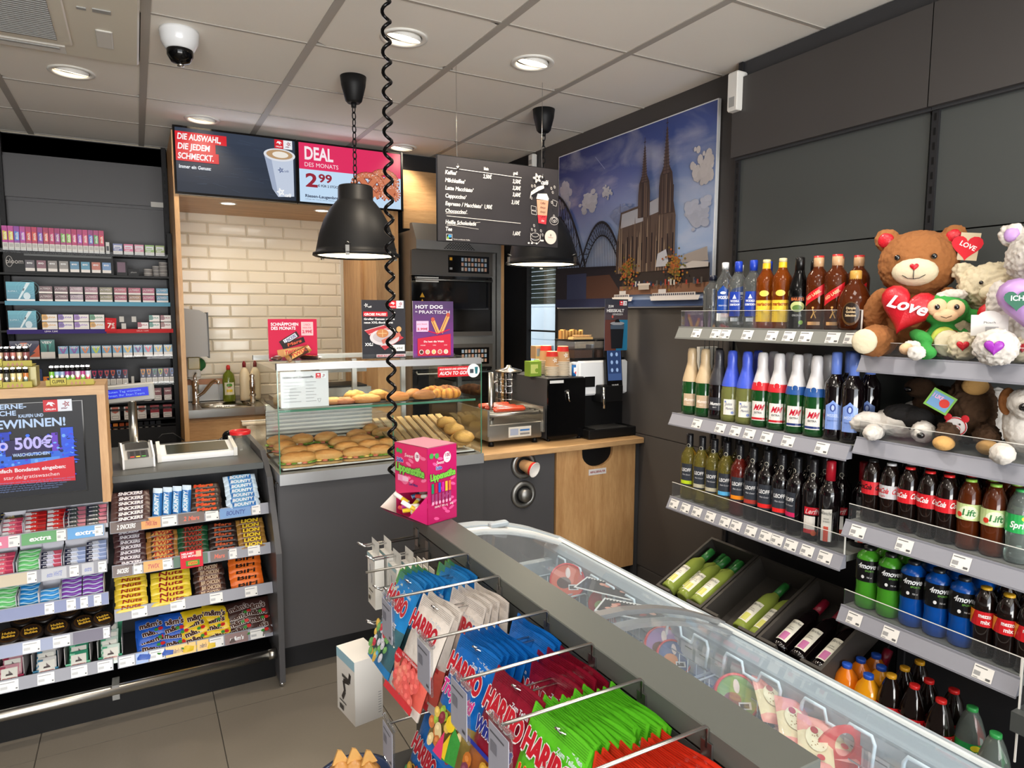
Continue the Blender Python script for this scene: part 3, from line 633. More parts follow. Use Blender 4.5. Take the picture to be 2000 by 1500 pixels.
for cx_,hb,tp,wd in ((.905,.56,.885,.10),(1.085,.575,.945,.11)):
 A.poly([(cx_-wd/2,.5),(cx_-wd/2,hb+.07),(cx_-wd*.42,hb+.13),(cx_-wd*.2,hb+.17),(cx_+wd*.2,hb+.17),(cx_+wd*.42,hb+.13),(cx_+wd/2,hb+.07),(cx_+wd/2,.5)],sd)
 for k in range(10):
  x_ = cx_-wd/2+.003+k*wd/10.5; t_ = hb+.05+rc.uniform(0,.05)+(.05 if 2 < k < 7 else 0); A.poly([(x_,.5),(x_+.0065,.5),(x_+.0055,t_),(x_+.003,t_+.035),(x_+.001,t_)],rc.choice((st,sd,(104,86,78),(60,50,52)))); A.k -= .93
 A.k += 1
 A.poly([(cx_-wd*.23,hb+.13),(cx_+wd*.23,hb+.13),(cx_+.004,tp),(cx_-.004,tp)],(96,78,72))
 for k in range(14):
  f0 = k/14; y_ = hb+.13+(tp-hb-.13)*f0; hw = wd*.23*(1-f0)+.004; A.line([(cx_-hw,y_),(cx_+hw,y_)],.003,(58,46,50)); A.k -= .93
  A.poly([(cx_-hw-.004,y_),(cx_-hw,y_+.008),(cx_-hw,y_)],sd); A.poly([(cx_+hw+.004,y_),(cx_+hw,y_+.008),(cx_+hw,y_)],sd); A.k -= 2
 A.k += 1
 A.line([(cx_,hb+.13),(cx_,tp+.045)],.004,(70,56,58)); A.line([(cx_-.009,tp+.02),(cx_+.009,tp+.02)],.004,(60,50,52))
A.line([(.70,.55),(.70,.60)],.003,sd).line([(1.145,.5),(1.145,.64)],.006,sd)
A.poly([(1.02,.22),(1.035,.29),(1.1,.31),(1.12,.25),(1.12,.22)],(176,178,186))
A.poly([(1.22,.23),(1.24,.27),(1.40,.30),(1.41,.23)],(150,142,138)).poly([(1.16,.20),(1.3,.235),(1.412,.225),(1.412,.2)],(188,182,178))
for x0,w_,y0 in ((.71,.15,.13),(1.10,.15,.14)):
 for k in range(170):
  a_,b_ = rc.gauss(.5,.23),rc.gauss(.5,.25); A.oval(x0+a_*w_,y0+b_*.15,.008,.006,(rc.randint(96,170),rc.randint(76,112),rc.randint(36,56)),6); A.k -= .93
 A.k += 1; A.line([(x0+w_/2,.11),(x0+w_/2,.2)],.005,(50,40,34))
for k in range(30): x_ = rc.uniform(.75,1.38); A.rect(x_,.118,x_+.012,.118+rc.uniform(.01,.035),rc.choice(((190,186,180),(150,60,50),(40,50,80),(90,84,80)))); A.k -= .93
A.k += 1
A.rect(.89,.1,.98,.13,(180,170,160)).rect(.88,.125,.99,.135,(206,196,186))
for x0,x1 in ((.66,.83),(1.0,1.36)):
 A.poly([(x0-.01,.062),(x0,.038),(x1,.038),(x1+.012,.062)],(226,222,222)).rect(x0+.01,.062,x1-.02,.078,(214,208,206)).rect(x0+.06,.078,x0+.12,.098,(206,202,204))
 for k in range(int((x1-x0)/.016)-2): A.rect(x0+.015+k*.016,.064,x0+.025+k*.016,.074,(60,64,84)); A.k -= .93
 A.k += 1
ob(g,'photo_print',t)

# tobacco rack on the back wall
YT = 5.10
t = thing('tobacco_rack','tall dark tobacco rack with packs on eight shelves, left of the niche','shelf',(0,YT,0))
g = G(); g.box((-0.72,0.25,0),(0.235,0.30,2.74),'anthracite'); ob(g,'back_panel',t)
g = G(); g.box((-.72,0.24,2.33),(0.225,0.25,2.62),'anthracite').box((-.72,0.22,2.35),(0.225,0.24,2.60),'anthracite'); ob(g,'fascia',t)
g = G(); g.box((-.72,0.25,2.62),(0.235,0.28,2.745),'dark'); ob(g,'top_rail',t)
for x in (-0.71,0.2):
 g = G(); g.box((x,0.19,0),(x+0.028,0.25,2.74),'darker')
 for k in range(34): g.box((x+.009,0.1895,0.9+k*0.05),(x+0.019,0.19,0.925+k*0.05),'black')
 ob(g,'upright',t)
g = G(); g.box((0.205,0.0,0.0),(0.232,0.24,2.15),'black').box((-0.74,0.0,0),(-0.72,0.24,2.15),'black'); ob(g,'side_panel',t)
SHZ = [2.0,1.865,1.69,1.515,1.335,1.155,0.995,0.88]
for i,z in enumerate(SHZ):
 g = G(); g.box((-0.72,0.0,z-0.012),(0.205,0.22,z),'black')
 if i in (0,4,5,6): g.box((-0.72,-0.004,z-0.014),(0.205,0.0,z+0.012),'acrylic')
 sh = ob(g,'shelf',t)
 if i == 2: q = G(); q.box((-0.69,-0.01,z-0.022),(0.205,-0.002,z+0.004),'print',(96,158,186)); ob(q,'price_rail',sh,'pale blue price rail')
 if i == 3:
  q = G(); q.box((-0.69,-0.01,z-0.022),(-0.15,-0.002,z+0.004),'print',(58,44,118)); q.box((-0.17,-0.012,z-0.022),(0.215,-0.002,z+0.004),'print',(196,40,46))
  A = q.art((0,-0.0125,z-.016),(1,0,0),(0,0,1)); A.text('LEVIA 7,30€',-0.5,.004,.009,(225,220,240),bold=1).text('DELIA 7,00€',0.0,.004,.009,(240,200,200)); ob(q,'price_rail',sh,'purple and red price rail')
g = G(); g.box((-0.72,0.0,0),(0.205,0.24,0.86),'darker'); ob(g,'base_cabinet',t)
q = solo(G().box((0,0,0),(0.075,0.004,0.034),'print',(206,204,198)),'care_sticker','small white sticker on the dark fascia above the tobacco shelves','sticker',(0.125,YT+0.215,2.345))
def pack(w,d,h,base,fn):
 g = G(); g.box((0,0,0),(w,d,h),'gloss',base); A = g.art((0,0,0),(1,0,0),(0,0,1),'gloss',lay=.0005); fn(A,w,h); return g
def putpack(g,name,lab,cat,x,z,grp,y=0.01): return solo(g,name,lab,cat,(x,YT+y,z),group=grp)
# row 1: slim vape boxes
cs = [((220,196,40),(190,40,150)),((230,200,40),(200,60,160)),((60,130,220),(150,60,170)),((170,80,190),(190,60,150)),((214,50,50),(190,40,110)),((220,70,50),(200,40,90)),((96,60,180),(160,50,140)),((206,90,80),(180,40,90)),((190,50,110),(190,40,100)),((150,70,150),(170,40,110)),((110,180,70),(170,60,120)),((130,190,60),(190,70,130)),((200,70,130),(190,40,100)),((150,60,190),(180,50,120)),((214,90,120),(200,60,120)),((60,110,200),(160,60,130)),((70,160,90),(180,60,120)),((220,60,70),(190,50,100))]
for i,(c1,c2) in enumerate(cs):
 def f(A,w,h,c1=c1,c2=c2):
  A.rect(0,.046,w,h,c2).rect(.003,.06,w*.5,h-.03,c1).rect(w*.5,.062,w-.003,h-.034,tuple(min(255,v+50) for v in c1)).rect(0,0,w,.046,(226,222,214)).rect(.004,.02,w-.004,.04,(190,186,180)).text('BRAZIL',w*.72,.066,.010,(250,250,235),rot=PI/2,bold=1,sx=.9)
 putpack(pack(.027,.02,.145,c2,f),'vape_box','slim %s vape box, %s from left on the top tobacco shelf' % (('yellow-green','golden yellow','blue and violet','lilac','scarlet','orange-red','indigo','brick red','magenta','plum','green and purple','lime green','rose pink','violet','salmon pink','royal blue','forest green','bright red')[i],ORD[i]),'vape box',-0.683+i*.0294,2.0,'slim vape boxes on the top shelf')
def f(A,w,h): A.rect(0,0,w,h,(214,212,206)).rect(.003,.02,w-.003,.05,(40,40,44))
putpack(pack(.02,.02,.075,(200,200,196),f),'display_box','small white box beside the eighteen slim vape boxes','box',-0.148,2.0,None)
for i,c in enumerate(((120,130,180),(226,120,160),(222,150,170),(150,190,110),(160,180,110))):
 def f(A,w,h,c=c): A.rect(0,.02,w,h,c).rect(.004,h*.55,w-.004,h-.01,(226,226,232)).rect(.008,h*.62,w-.012,h-.02,c).rect(0,0,w,.022,(224,220,214)).text('vozol',.006,.026,.008,(245,240,245),bold=1)
 putpack(pack(.052,.02,.068,c,f),'vape_pack','small %s pack near the right end of the top tobacco shelf' % ('blue and white','hot pink','pale pink','leaf green','olive green')[i],'pack',-0.108+i*.0605,2.0,'small packs on the top tobacco shelf')
# row 2: black display
g = G(); g.box((-0.682,.0,1.866),(-0.112,.02,1.99),'black').box((-0.58,-.002,1.97),(-0.12,0,1.982),'slate')
A = g.art((-0.672,-0.001,1.90),(1,0,0),(0,0,1)); A.text('ploom',0,.02,.028,(206,200,196),w=.088); ring(A,.017,.032,.016,.032,.003,(180,176,172))
solo(g,'stick_dispenser','long black display frame with rounded white lettering on the second shelf','display',(0,YT-.002,0))
for i,c in enumerate(((66,52,58),(120,66,80),(120,112,106),(128,122,116),(66,122,156),(56,130,160),(176,92,66),(90,130,176))):
 def f(A,w,h,c=c): A.rect(0,0,w,h,c).text('evo',.008,h*.66,.013,(220,220,220),bold=1).rect(0,0,w,.018,(216,210,204))
 putpack(pack(.047,.01,.066,c,f),'tobacco_stick_pack','small %s stick pack in the long black display frame' % ('dark brown','wine red','taupe','light taupe','steel blue','teal blue','rust orange','pale blue')[i],'pack',-0.575+i*.0575,1.877,'stick packs in the black display frame',y=-.014)
g = G(); g.box((-0.095,0,1.866),(-0.035,.03,1.955),'black').box((-0.09,-.001,1.885),(-0.045,0,1.95),'print',(130,110,124)); solo(g,'device_display','small mauve screen display beside the long black frame','display',(0,YT,0))
g = G(); g.box((-0.03,0.01,1.866),(0.03,.06,1.91),'black'); A = g.art((-.016,.0095,1.884),(1,0,0),(0,0,1)); A.text('ploom',0,0,.009,(190,190,190),w=.034); solo(g,'device_box','low black box with tiny lettering near stacked tins','box',(0,YT,0))
k = 0
for x_,n_ in ((0.085,4),(0.135,6),(0.175,8)):
 for j in range(n_):
  g = G(); g.lathe([(.024,0),(.026,.002),(.026,.0095),(.024,.0115),(0,.0115)],20,mat='print',col=(176,172,168) if j % 2 else (150,146,144)); solo(g,'snus_tin','%s pale tin from the bottom of the %s tin stack' % (ORD[j],('low left','middle','tall right')[k]),'tin',(x_,YT+.05+.0*k+(.04 if k == 1 else 0),1.867+j*.012),group='round tins on the second tobacco shelf')
 k += 1
# rows 3 and 4: sticks packs two high, big teal boxes on the left
def teal(A,w,h):
 A.grad(0,0,w,h,(36,116,146),(74,168,190),5).rect(0,0,w,.014,(226,226,226))
 for r_ in (.03,.045,.06): ring(A,w*.75,h*.68,r_,r_*.8,.0008,(120,200,214),16)
 A.poly([(w*.40,.014),(w*.46,.014),(w*.86,h-.004),(w*.72,h-.004)],(206,226,234)).oval(w*.72,h*.28,.018,.022,(196,216,226),14).text('ILUMA I',.008,h*.48,.009,(214,236,244)).poly([(w*.57,h*.55),(w*.62,h*.55),(w*.65,h*.67),(w*.6,h*.67)],(50,60,70))
for i,z in enumerate((1.692,1.517)): putpack(pack(.142,.03,.118,(60,140,165),teal),'device_box','wide teal device box, %s of the two teal boxes' % ('lower','upper')[1-i],'box',-0.682,z,'teal device boxes')
def stick(c,word,white=False):
 def f(A,w,h):
  if white: A.rect(0,0,w,h,(222,218,214)).poly([(0,.01),(0,h),(w*.3,h),(w*.42,h*.5),(w*.3,.01)],c).oval(w*.2,h*.6,.011,.011,tuple(int(v*.8) for v in c),12).text(word,w*.35,h*.5,.009,c,bold=1,w=w*.55)
  else: A.rect(0,0,w,h,c).grad(w*.6,0,w,h,c,tuple(min(255,v+25) for v in c),3).text(word,w*.28,h*.55,.011,(206,196,196),w=w*.6).line([(.006,h*.5),(.012,h*.75),(.018,h*.5)],.002,(206,196,196))
  A.rect(0,0,w,.011,(220,214,208))
 return f
c3 = [(84,44,48),(84,44,52),(140,112,122),(140,92,108),(112,104,66),(150,40,62),(150,34,66),(150,44,80),(64,130,164)]
c3b = [(84,44,48),(84,44,52),(136,116,130),(126,66,84),(112,104,60),(136,36,62),(132,90,50),(150,40,80),(60,120,150)]
for j,cc in enumerate((c3b,c3)):
 for i,c in enumerate(cc):
  x = -0.518+i*.0805; putpack(pack(.069,.02,.044,c,stick(c,'TEREA')),'stick_pack','%s pack from left in the %s row above the pale blue rail' % (ORD[i],('lower','upper')[j]),'pack',x,1.695+j*.048,'stick packs above the pale blue rail')
for j in (0,1):
 for i,c in enumerate(((214,160,60),(120,90,176),(150,110,190),(70,140,96))):
  if j == 0 and i == 3: c = (214,160,60)
  putpack(pack(.079,.02,.044,c,stick(c,'LEVIA',True)),'stick_pack','%s pack from left in the %s row above the purple rail' % (ORD[i],('lower','upper')[j]),'pack',-0.512+i*.0845,1.52+j*.048,'white stick packs above the purple rail')
for j,i,c in ((1,2,(60,140,126)),(1,3,(150,70,80)),(0,1,(170,40,60)),(0,2,(50,140,120)),(0,3,(150,80,70))):
 putpack(pack(.062,.02,.042,c,stick(c,'DELIA',True)),'stick_pack','%s pack from left in the %s row above the red rail' % (ORD[i],('lower','upper')[j]),'pack',-0.06+i*.068,1.52+j*.047,'white stick packs above the red rail')
for x_,z_ in ((-0.095,1.565),(-0.025,1.565),(-0.085,1.52)): putpack(G().box((0,0,0),(.026,.004,.036),'print',(206,206,202)),'pusher_card','small blank white card, %s, beside the red seven euro sign' % ('upper left' if x_ < -.09 else 'upper right' if z_ > 1.55 else 'lower'),'card',x_,z_,None)
g = G(); g.M = Matrix.Rotation(.06,4,'Y'); g.box((0,0,0),(.062,.003,.088),'print',(200,34,44)); A = g.art((0,0,0),(1,0,0),(0,0,1)); A.text('7',.012,.025,.03,(250,240,235),bold=1).text('€',.035,.038,.018,(250,240,235),bold=1).text(',00',.034,.022,.011,(250,240,235),bold=1).text('DELIA',.012,.065,.007,(230,140,140)); putpack(g,'price_sign','red sign with a white seven euro price on tobacco shelf','sign',-0.178,1.505,None,y=-.02)
# row 5
def veev(A,w,h): A.rect(0,0,w,h,(36,34,72)).poly([(0,.012),(0,h*.75),(w*.28,.012)],(214,96,44)).poly([(w,.012),(w,h*.8),(w*.62,.012)],(206,92,44)).poly([(w*.35,h*.9),(w*.6,h*.9),(w*.48,h*.5)],(220,110,60)).rect(0,0,w,.012,(224,220,216)).text('VEEV',w*.2,h*.68,.018,(226,226,230),w=w*.55,bold=1).text('PODS',w*.38,h*.36,.009,(210,210,214)).poly([(w*.55,.02),(w*.8,h*.4),(w*.86,h*.36),(w*.66,.015)],(50,46,60))
putpack(pack(.15,.03,.112,(36,34,72),veev),'vape_box','wide navy and orange vape box at the left of the fifth shelf','box',-0.685,1.337,None)
def veg(A,w,h): A.rect(0,0,w,h,(32,112,108)).poly([(w*.2,h*.8),(w*.8,h*.8),(w*.5,h*.3)],(60,150,140)).rect(w*.42,h*.32,w*.58,h*.75,(20,60,66)).rect(0,0,w,.042,(222,218,214)).text('VEEV',w*.1,h*.8,.014,(220,230,230),w=w*.7,bold=1)
putpack(pack(.073,.03,.118,(32,112,108),veg),'vape_box','upright green vape box on the fifth shelf','box',-0.528,1.337,None)
cv = [(150,96,176),(140,100,180),(226,140,90),(196,214,60),(226,150,90),(226,140,80),(226,180,50),(110,40,120),(214,70,80),(220,180,60),(214,180,80)]
for i,c in enumerate(cv):
 def f(A,w,h,c=c): A.rect(0,0,w,h,(112,168,206)).poly([(.002,h*.95),(w*.32,h*.95),(w*.5,h*.5),(w*.68,h*.95),(w-.002,h*.95),(w*.6,.03),(w*.4,.03)],c).rect(0,0,w,.028,(226,222,216)).text('VEEV',w*.08,h*.8,.011,(236,236,240),w=w*.8,bold=1)
 putpack(pack(.052,.03,.076,(100,160,200),f),'pod_pack','%s small blue pack from left with a V shape, fifth shelf' % ORD[i],'pack',-0.438+i*.0592,1.337,'pod packs on the fifth tobacco shelf')
# row 6
cv6 = [(80,70,120),(206,60,100),(196,50,80),(214,90,90),(220,90,50),(120,150,200),(170,30,50),None,None,(226,150,40),(230,150,50),(60,130,110),(190,200,50),(206,80,80),(70,110,180)]
for i,c in enumerate(cv6):
 if c is None: continue
 def f(A,w,h,c=c): A.rect(0,.038,w,h,(30,30,72)).poly([(.003,h-.006),(w-.003,h-.006),(w-.008,h*.66),(w/2,h*.56),(.008,h*.66)],c).oval(w/2,h*.78,.006,.012,(60,40,60),10).oval(w/2,h*.5,.005,.006,(200,200,220),8).rect(0,0,w,.038,(222,218,210)).rect(.004,.008,w-.004,.03,(196,192,186))
 putpack(pack(.0315,.025,.1,(30,30,72),f),'vape_box','%s slim navy vape box from left on the sixth shelf' % ORD[i if i < 7 else i-2],'vape box',-0.302+i*.0345,1.157,'slim navy vape boxes on the sixth shelf')
putpack(G().box((0,0,0),(.016,.004,.05),'print',(206,206,202)),'pusher_card','thin white card between the slim navy vape boxes','card',-0.045,1.157,None)
def f(A,w,h): A.rect(0,0,w,h,(52,66,110)).poly([(.005,h*.9),(w-.01,h*.75),(w*.4,h*.3)],(110,136,190)).rect(0,0,w,.035,(220,218,214))
putpack(pack(.055,.03,.115,(52,66,110),f),'vape_box','tall blue box behind the right lighter tray','box',-0.585,1.157,None)
def f(A,w,h): A.rect(0,0,w,h,(226,130,50)).poly([(w*.3,h*.9),(w*.7,h*.9),(w*.5,h*.45)],(60,60,110)).rect(0,0,w,.025,(222,218,212))
putpack(pack(.055,.03,.066,(226,130,50),f),'pod_pack','small orange pack left of the green lighter tray','pack',-0.525,1.157,None)
# rows 7 and 8 and their cigarettes
def cig(c,c2,word):
 def f(A,w,h): A.rect(0,0,w,h,c).poly([(w*.15,h),(w*.85,h),(w*.85,h*.62),(w*.5,h*.5),(w*.15,h*.62)],c2).text(word,w*.14,h*.7,.009,(240,232,226),w=w*.72,bold=1).rect(.001,0,w-.001,h*.42,(222,216,210)).rect(.006,h*.1,w-.006,h*.34,(170,166,160)).rect(.009,h*.15,w-.009,h*.29,(222,216,210))
 return f
SM = [('white',(226,222,216),(226,222,216),'Luckies'),('red',(170,30,40),(150,24,34),'West'),('maroon',(112,30,34),(120,34,38),'GAU')]
for i in range(6):
 nm,c,c2,wd = SM[0] if i < 4 else SM[1]
 putpack(pack(.052,.025,.085,c,cig(c,c2 if i > 3 else (206,110,90),wd)),'cigarette_pack','%s pack from left on the shelf above the rolling papers' % ORD[i],'cigarette pack',-0.25+i*.0765,.997-.075,'cigarette packs above the rolling papers')
for i in range(7):
 if i in (3,): continue
 nm,c,c2,wd = SM[2]
 putpack(pack(.045,.025,.082,c,cig(c,c2,wd)),'cigarette_pack','%s maroon pack from left on the shelf behind the customer display' % ORD[i],'cigarette pack',-0.22+i*.0605,1.04,'maroon cigarette packs behind the customer display')
ob(G().box((-.3,-.002,1.028),(.2,.2,1.038),'black').box((-.3,-.002,.91),(.2,.2,.92),'black'),'shelf',bpy.data.objects['tobacco_rack'])
for i,(c,cc) in enumerate((((30,40,110),'navy'),((196,110,40),'amber'),((150,66,26),'copper'),((130,56,20),'brown'),((24,24,26),'black'),((22,22,24),'black'),((20,20,22),'black'),((26,28,34),'black'),((24,24,26),'black'))):
 def f(A,w,h,c=c): A.rect(0,0,w,h,c).text('OCB',w*.8,.012,.014,(214,206,190),rot=PI/2,bold=1,w=h*.6)
 putpack(pack(.027,.03,.1,c,f),'rolling_paper_box','%s %s rolling paper box from left, bottom visible tobacco shelf' % (ORD[i],cc),'box',-0.2+i*.036,.80,'rolling paper boxes on the lowest visible shelf')
# sliver of the next rack on the far left
t = thing('tobacco_rack','edge of the next tobacco rack at the far left picture border','shelf',(-1.17,YT,0))
ob(G().box((-.5,.22,2.33),(.42,.25,2.62),'anthracite'),'fascia',t); ob(G().box((-.5,.25,2.33),(.42,.28,2.745),'dark'),'top_rail',t)
for z in (1.9,1.72,1.54,1.35,1.17): ob(G().box((-.5,0,z-.012),(.42,.2,z),'black').box((-.5,-.008,z-.01),(.42,0,z+.012),'print',(196,196,200)),'shelf',t)
ob(G().box((-.5,.2,0),(.42,.3,2.33),'darker'),'back_panel',t)
for i,(z,c) in enumerate(((1.9,(226,222,216)),(1.72,(222,190,90)),(1.54,(206,120,60)),(1.35,(176,40,40)),(1.17,(170,150,130)))): putpack(pack(.06,.03,.085,c,cig(c,(170,60,50),'PALL')),'cigarette_pack','%s pack from top cut by the left picture border' % ORD[i],'cigarette pack',-0.79,z,'packs in the rack at the left border',y=-.0)

# sink niche
t = thing('sink_unit','oak sink cabinet with steel worktop and basin under the tiles','cabinet',(0.264,4.9,0))
g = G(); g.box((0,0.03,0.05),(1.2,0.54,0.93),'oakx'); ob(g,'carcass',t)
for i in range(2): ob(G().box((.01+i*.6,0.012,.1),(.59+i*.6,.03,.90),'oakx'),'door',t)
g = G(); X0,X1,Y0,Y1 = .10,.42,.1,.42
for a,b in (((0,0,.935),(1.2,Y0,.98)),((0,Y1,.935),(1.2,.55,.98)),((0,Y0,.935),(X0,Y1,.98)),((X1,Y0,.935),(1.2,Y1,.98))): g.box(a,b,'steel')
g.box((0,-.004,.93),(1.2,0,.984),'steel'); wt = ob(g,'worktop',t,'brushed steel worktop')
n = 28; V = []; rr = [(1.0,.98),(.98,.983),(.93,.95),(.85,.87),(.4,.85),(0,.848)]
for s_,z in rr:
 for k in range(n):
  a = 2*PI*k/n; c_,s2 = math.cos(a),math.sin(a); q_ = (abs(c_)**3+abs(s2)**3)**(-1/3); V.append((.26+.17*s_*c_*q_,.26+.165*s_*s2*q_,z))
g = G(); g.add(V,[(i*n+k,(i+1)*n+k,(i+1)*n+(k+1) % n,i*n+(k+1) % n) for i in range(len(rr)-1) for k in range(n)],'steel',smooth=True)
for k in range(3): g.box((.22+k*.014,.4,.925),(.228+k*.014,.404,.95),'black').box((.27+k*.014,.4,.925),(.278+k*.014,.404,.95),'black')
ob(g,'basin',wt)
g = G();
for k in range(6): g.box((.5+k*.05,.1,.98),(.52+k*.05,.44,.985),'steel')
ob(g,'drainboard',wt)
a = PY(383,790,5.25)
t = thing('sink_tap','chrome mixer tap running water into the steel basin','tap',(a.x,5.25,.98))
g = G(); g.lathe([(.026,0),(.028,.01),(.022,.015),(.021,.12),(.024,.13),(.022,.17),(0,.175)],20,mat='chrome'); ob(g,'body',t)
g = G(); g.tube([(0,0,.05),(.05,-.05,.09),(.1,-.1,.16),(.125,-.12,.175),(.14,-.135,.165),(.14,-.135,.15)],.013,10,'chrome'); ob(g,'spout',t)
g = G(); g.tube([(0,0,.17),(.0,.02,.2),(.01,.03,.22)],.009,8,'chrome'); ob(g,'lever',t)
g = G(); g.tube([(.14,-.135,.15),(.143,-.136,.05),(.145,-.136,-.06)],.006,8,'acrylic'); ob(g,'water_jet',t,'thin stream of water')
def bottle(name,lab,cat,x,y,z,body,col,cap,prof,capr,caph,trans=None,label=None,group=None):
 t = thing(name,lab,cat,(x,y,z),group=group); g = G(); g.lathe(prof,22,mat=body,col=col); ob(g,'body',t)
 zt = prof[-1][1]; g = G(); g.lathe([(capr,zt-.005),(capr,zt+caph*.6),(capr*.5,zt+caph),(0,zt+caph)],16,mat='gloss',col=cap); ob(g,'cap',t)
 if label: q = G(); A = q.art((0,0,0),(1,0,0),(0,0,1),'gloss',wrap=label[0]); label[1](A); ob(q,'label',t)
 return t
P('soapgreen',(150,170,60),.15,trans=.6); P('cream',(236,220,184),.35)
def lb(A): A.rect(-.035,.05,.035,.14,(230,226,200)).oval(0,.12,.02,.014,(90,150,60)).rect(-.02,.07,.02,.09,(230,200,60)).text('FIT',0,.098,.012,(200,60,50),bold=1,al='c')
a = PY(448,782,5.3); bottle('dish_soap_bottle','green washing-up liquid bottle with red cap behind the tap','bottle',a.x,5.3,.985,'soapgreen',(0,0,0),(200,50,44),[(.042,0),(.044,.02),(.040,.09),(.044,.15),(.036,.2),(.014,.222),(.013,.235)],.014,.03,label=(.044,lb))
for i,px in enumerate((479,500)): a = PY(px,778,5.3); bottle('detergent_bottle','cream cleaner bottle with dark red cap, %s' % ('left of the glass case edge','half hidden behind glass case edge')[i],'bottle',a.x,5.3,.985,'cream',(0,0,0),(130,24,34),[(.034,0),(.036,.02),(.036,.16),(.034,.2),(.02,.235),(.012,.24),(.012,.25)],.013,.04,group='cream cleaner bottles')
a = PY(494,780,5.1); t = thing('chrome_fitting','slim chrome valve standing beside the drainboard','valve',(a.x,5.1,.985)); ob(G().lathe([(.018,0),(.018,.05),(.024,.055),(.016,.08),(.02,.1),(.02,.16),(.012,.18),(.02,.2),(0,.215)],16,mat='chrome'),'valve_body',t)
a = PY(370,700,5.4); t = thing('soap_dispenser','white wall soap dispenser with clear amber tank','dispenser',(a.x+.02,5.37,1.16)); ob(G().box((-.04,0,0),(.05,.07,.17),'white',bev=.008),'housing',t); ob(G().box((-.035,-.02,.06),(.045,0,.15),'gloss',(196,180,120),bev=.006),'tank',t); ob(G().prism([(-.035,.0),(.045,0),(.02,-.02),(-.01,-.02)],-.03,.02,'white',plane='XZ'),'push_lever',t)
t = thing('towel_dispenser','rounded steel paper towel dispenser on the niche wall','dispenser',(.268,5.2,1.32))
g = G(); n = 10; g.prism([(0,0),(.17,0),(.165,.3),(.12,.325),(0,.34)],0,.2,'greyplastic',plane='XZ'); ob(g,'casing',t)
ob(G().box((.168,-.003,-.01),(.176,.2,.31),'slate'),'side_edge',t)
P('sponge',(50,110,60),.9,bump=(90,1)); solo(G().ell((0,0,0),(.035,.02,.045),'sponge',noise=.08),'sponge','dark green scouring sponge hanging beside the soap dispenser','sponge',PY(391,712,5.38))
solo(G().box((0,0,0),(.3,.02,.16),'steelrough').box((.0,-.004,.12),(.28,0,.16),'print',(200,150,120)),'splash_tray','steel tray with food leaning behind the tap','tray',(.28,5.4,.985))
P('towel',(226,216,196),.95,bump=(160,1)); g = G()
V,Fc = [],[]
for i in range(12):
 for j in range(10):
  u,v = i/11,j/9; V.append((.0+u*.16+.01*math.sin(v*9),-.022-.02*math.sin(u*PI*3)*(v)-.01*math.sin(v*11+u*4),-.02-v*.2+.012*math.sin(u*7)))
g.add(V,[(i*10+j,(i+1)*10+j,(i+1)*10+j+1,i*10+j+1) for i in range(11) for j in range(9)],'towel',smooth=True)
V2 = [(x,y+.012,z) for x,y,z in V]; g.add(V2,[(i*10+j,i*10+j+1,(i+1)*10+j+1,(i+1)*10+j) for i in range(11) for j in range(9)],'towel',smooth=True)
g.tube([(-.02,-.02,-.02),(.2,-.02,-.02)],.016,8,'towel')
solo(g,'hand_towel','crumpled white towel hanging on the oak sink cabinet','towel',(.62,4.9,.89))
solo(G().tube([(0,0,0),(0,-.03,0),(.22,-.03,0),(.22,0,0)],.006,8,'white'),'towel_rail','white towel rail on the oak sink cabinet','rail',(.6,4.912,.89))

# ovens
t = thing('oven_tower','tall steel bake-off oven tower with two control panels','oven',(1.66,4.42,0))
g = G(); g.box((.02,.02,0),(.66,.75,2.2),'steelrough'); ob(g,'carcass',t)
P('ovengrey',(92,88,84),.4,metal=.4); P('ovenglass',(14,14,15),.06,coat=.6)
for zb,hh,nm in ((1.5,.56,'upper'),(.86,.55,'lower')):
 g = G(); g.box((.0,0,zb),(.62,.03,zb+hh-.17),'ovenglass').box((0,-.012,zb-.03),(.62,0,zb),'ovengrey'); q = ob(g,'door',t,'dark glass oven door')
 ob(G().tube([(.02,-.03,zb+hh-.185),(.02,-.045,zb+hh-.2),(.6,-.045,zb+hh-.2),(.6,-.03,zb+hh-.185)],.007,8,'steelrough'),'handle',q)
 g = G(); g.box((0,-.01,zb+hh-.165),(.62,.02,zb+hh),'ovengrey').box((.27,-.012,zb+hh-.145),(.59,-.01,zb+hh-.025),'blackgloss')
 A = g.art((.27,-.0125,zb+hh-.145),(1,0,0),(0,0,1))
 for r_ in range(3):
  for c_ in range(8): A.rect(.1+c_*.026,.014+r_*.034,.118+c_*.026,.038+r_*.034,((170,166,160),(190,150,130),(150,170,190))[(r_+c_) % 3]); A.k -= 1
 A.k += 1; A.rect(.01,.085,.03,.105,(220,160,40)).rect(.01,.02,.03,.035,(150,150,150)); ob(g,'control_panel',t)
g = G(); A = g.art((.03,-.001,1.6),(1,0,0),(0,0,1))
for k in range(3): A.poly([(.03,.05+k*.045),(.065,.05+k*.045),(.0475,.083+k*.045)],(200,150,40))
A.rect(0,.245,.17,.28,(206,204,198)); ob(g,'warning_stickers',t)
g = G(); g.prism([(-.1,2.06),(.02,2.06),(.02,2.24),(-.02,2.24),(-.1,2.12)],0,.62,'steelrough',plane='YZ')
for r_ in range(5):
 for k in range(12-r_): g.box((.2+k*.02+r_*.01,-.103+.0*r_,2.068+r_*.009),(.212+k*.02+r_*.01,-.1,2.073+r_*.009),'black')
ob(g,'extractor_hood',t)
solo(G().box((0,.33,0),(.035,.6,2.25),'steelrough').box((.035,.33,0),(.06,.6,2.2),'oakz'),'end_panel','narrow steel and oak end panel right of the ovens','panel',(2.325,4.1,0))

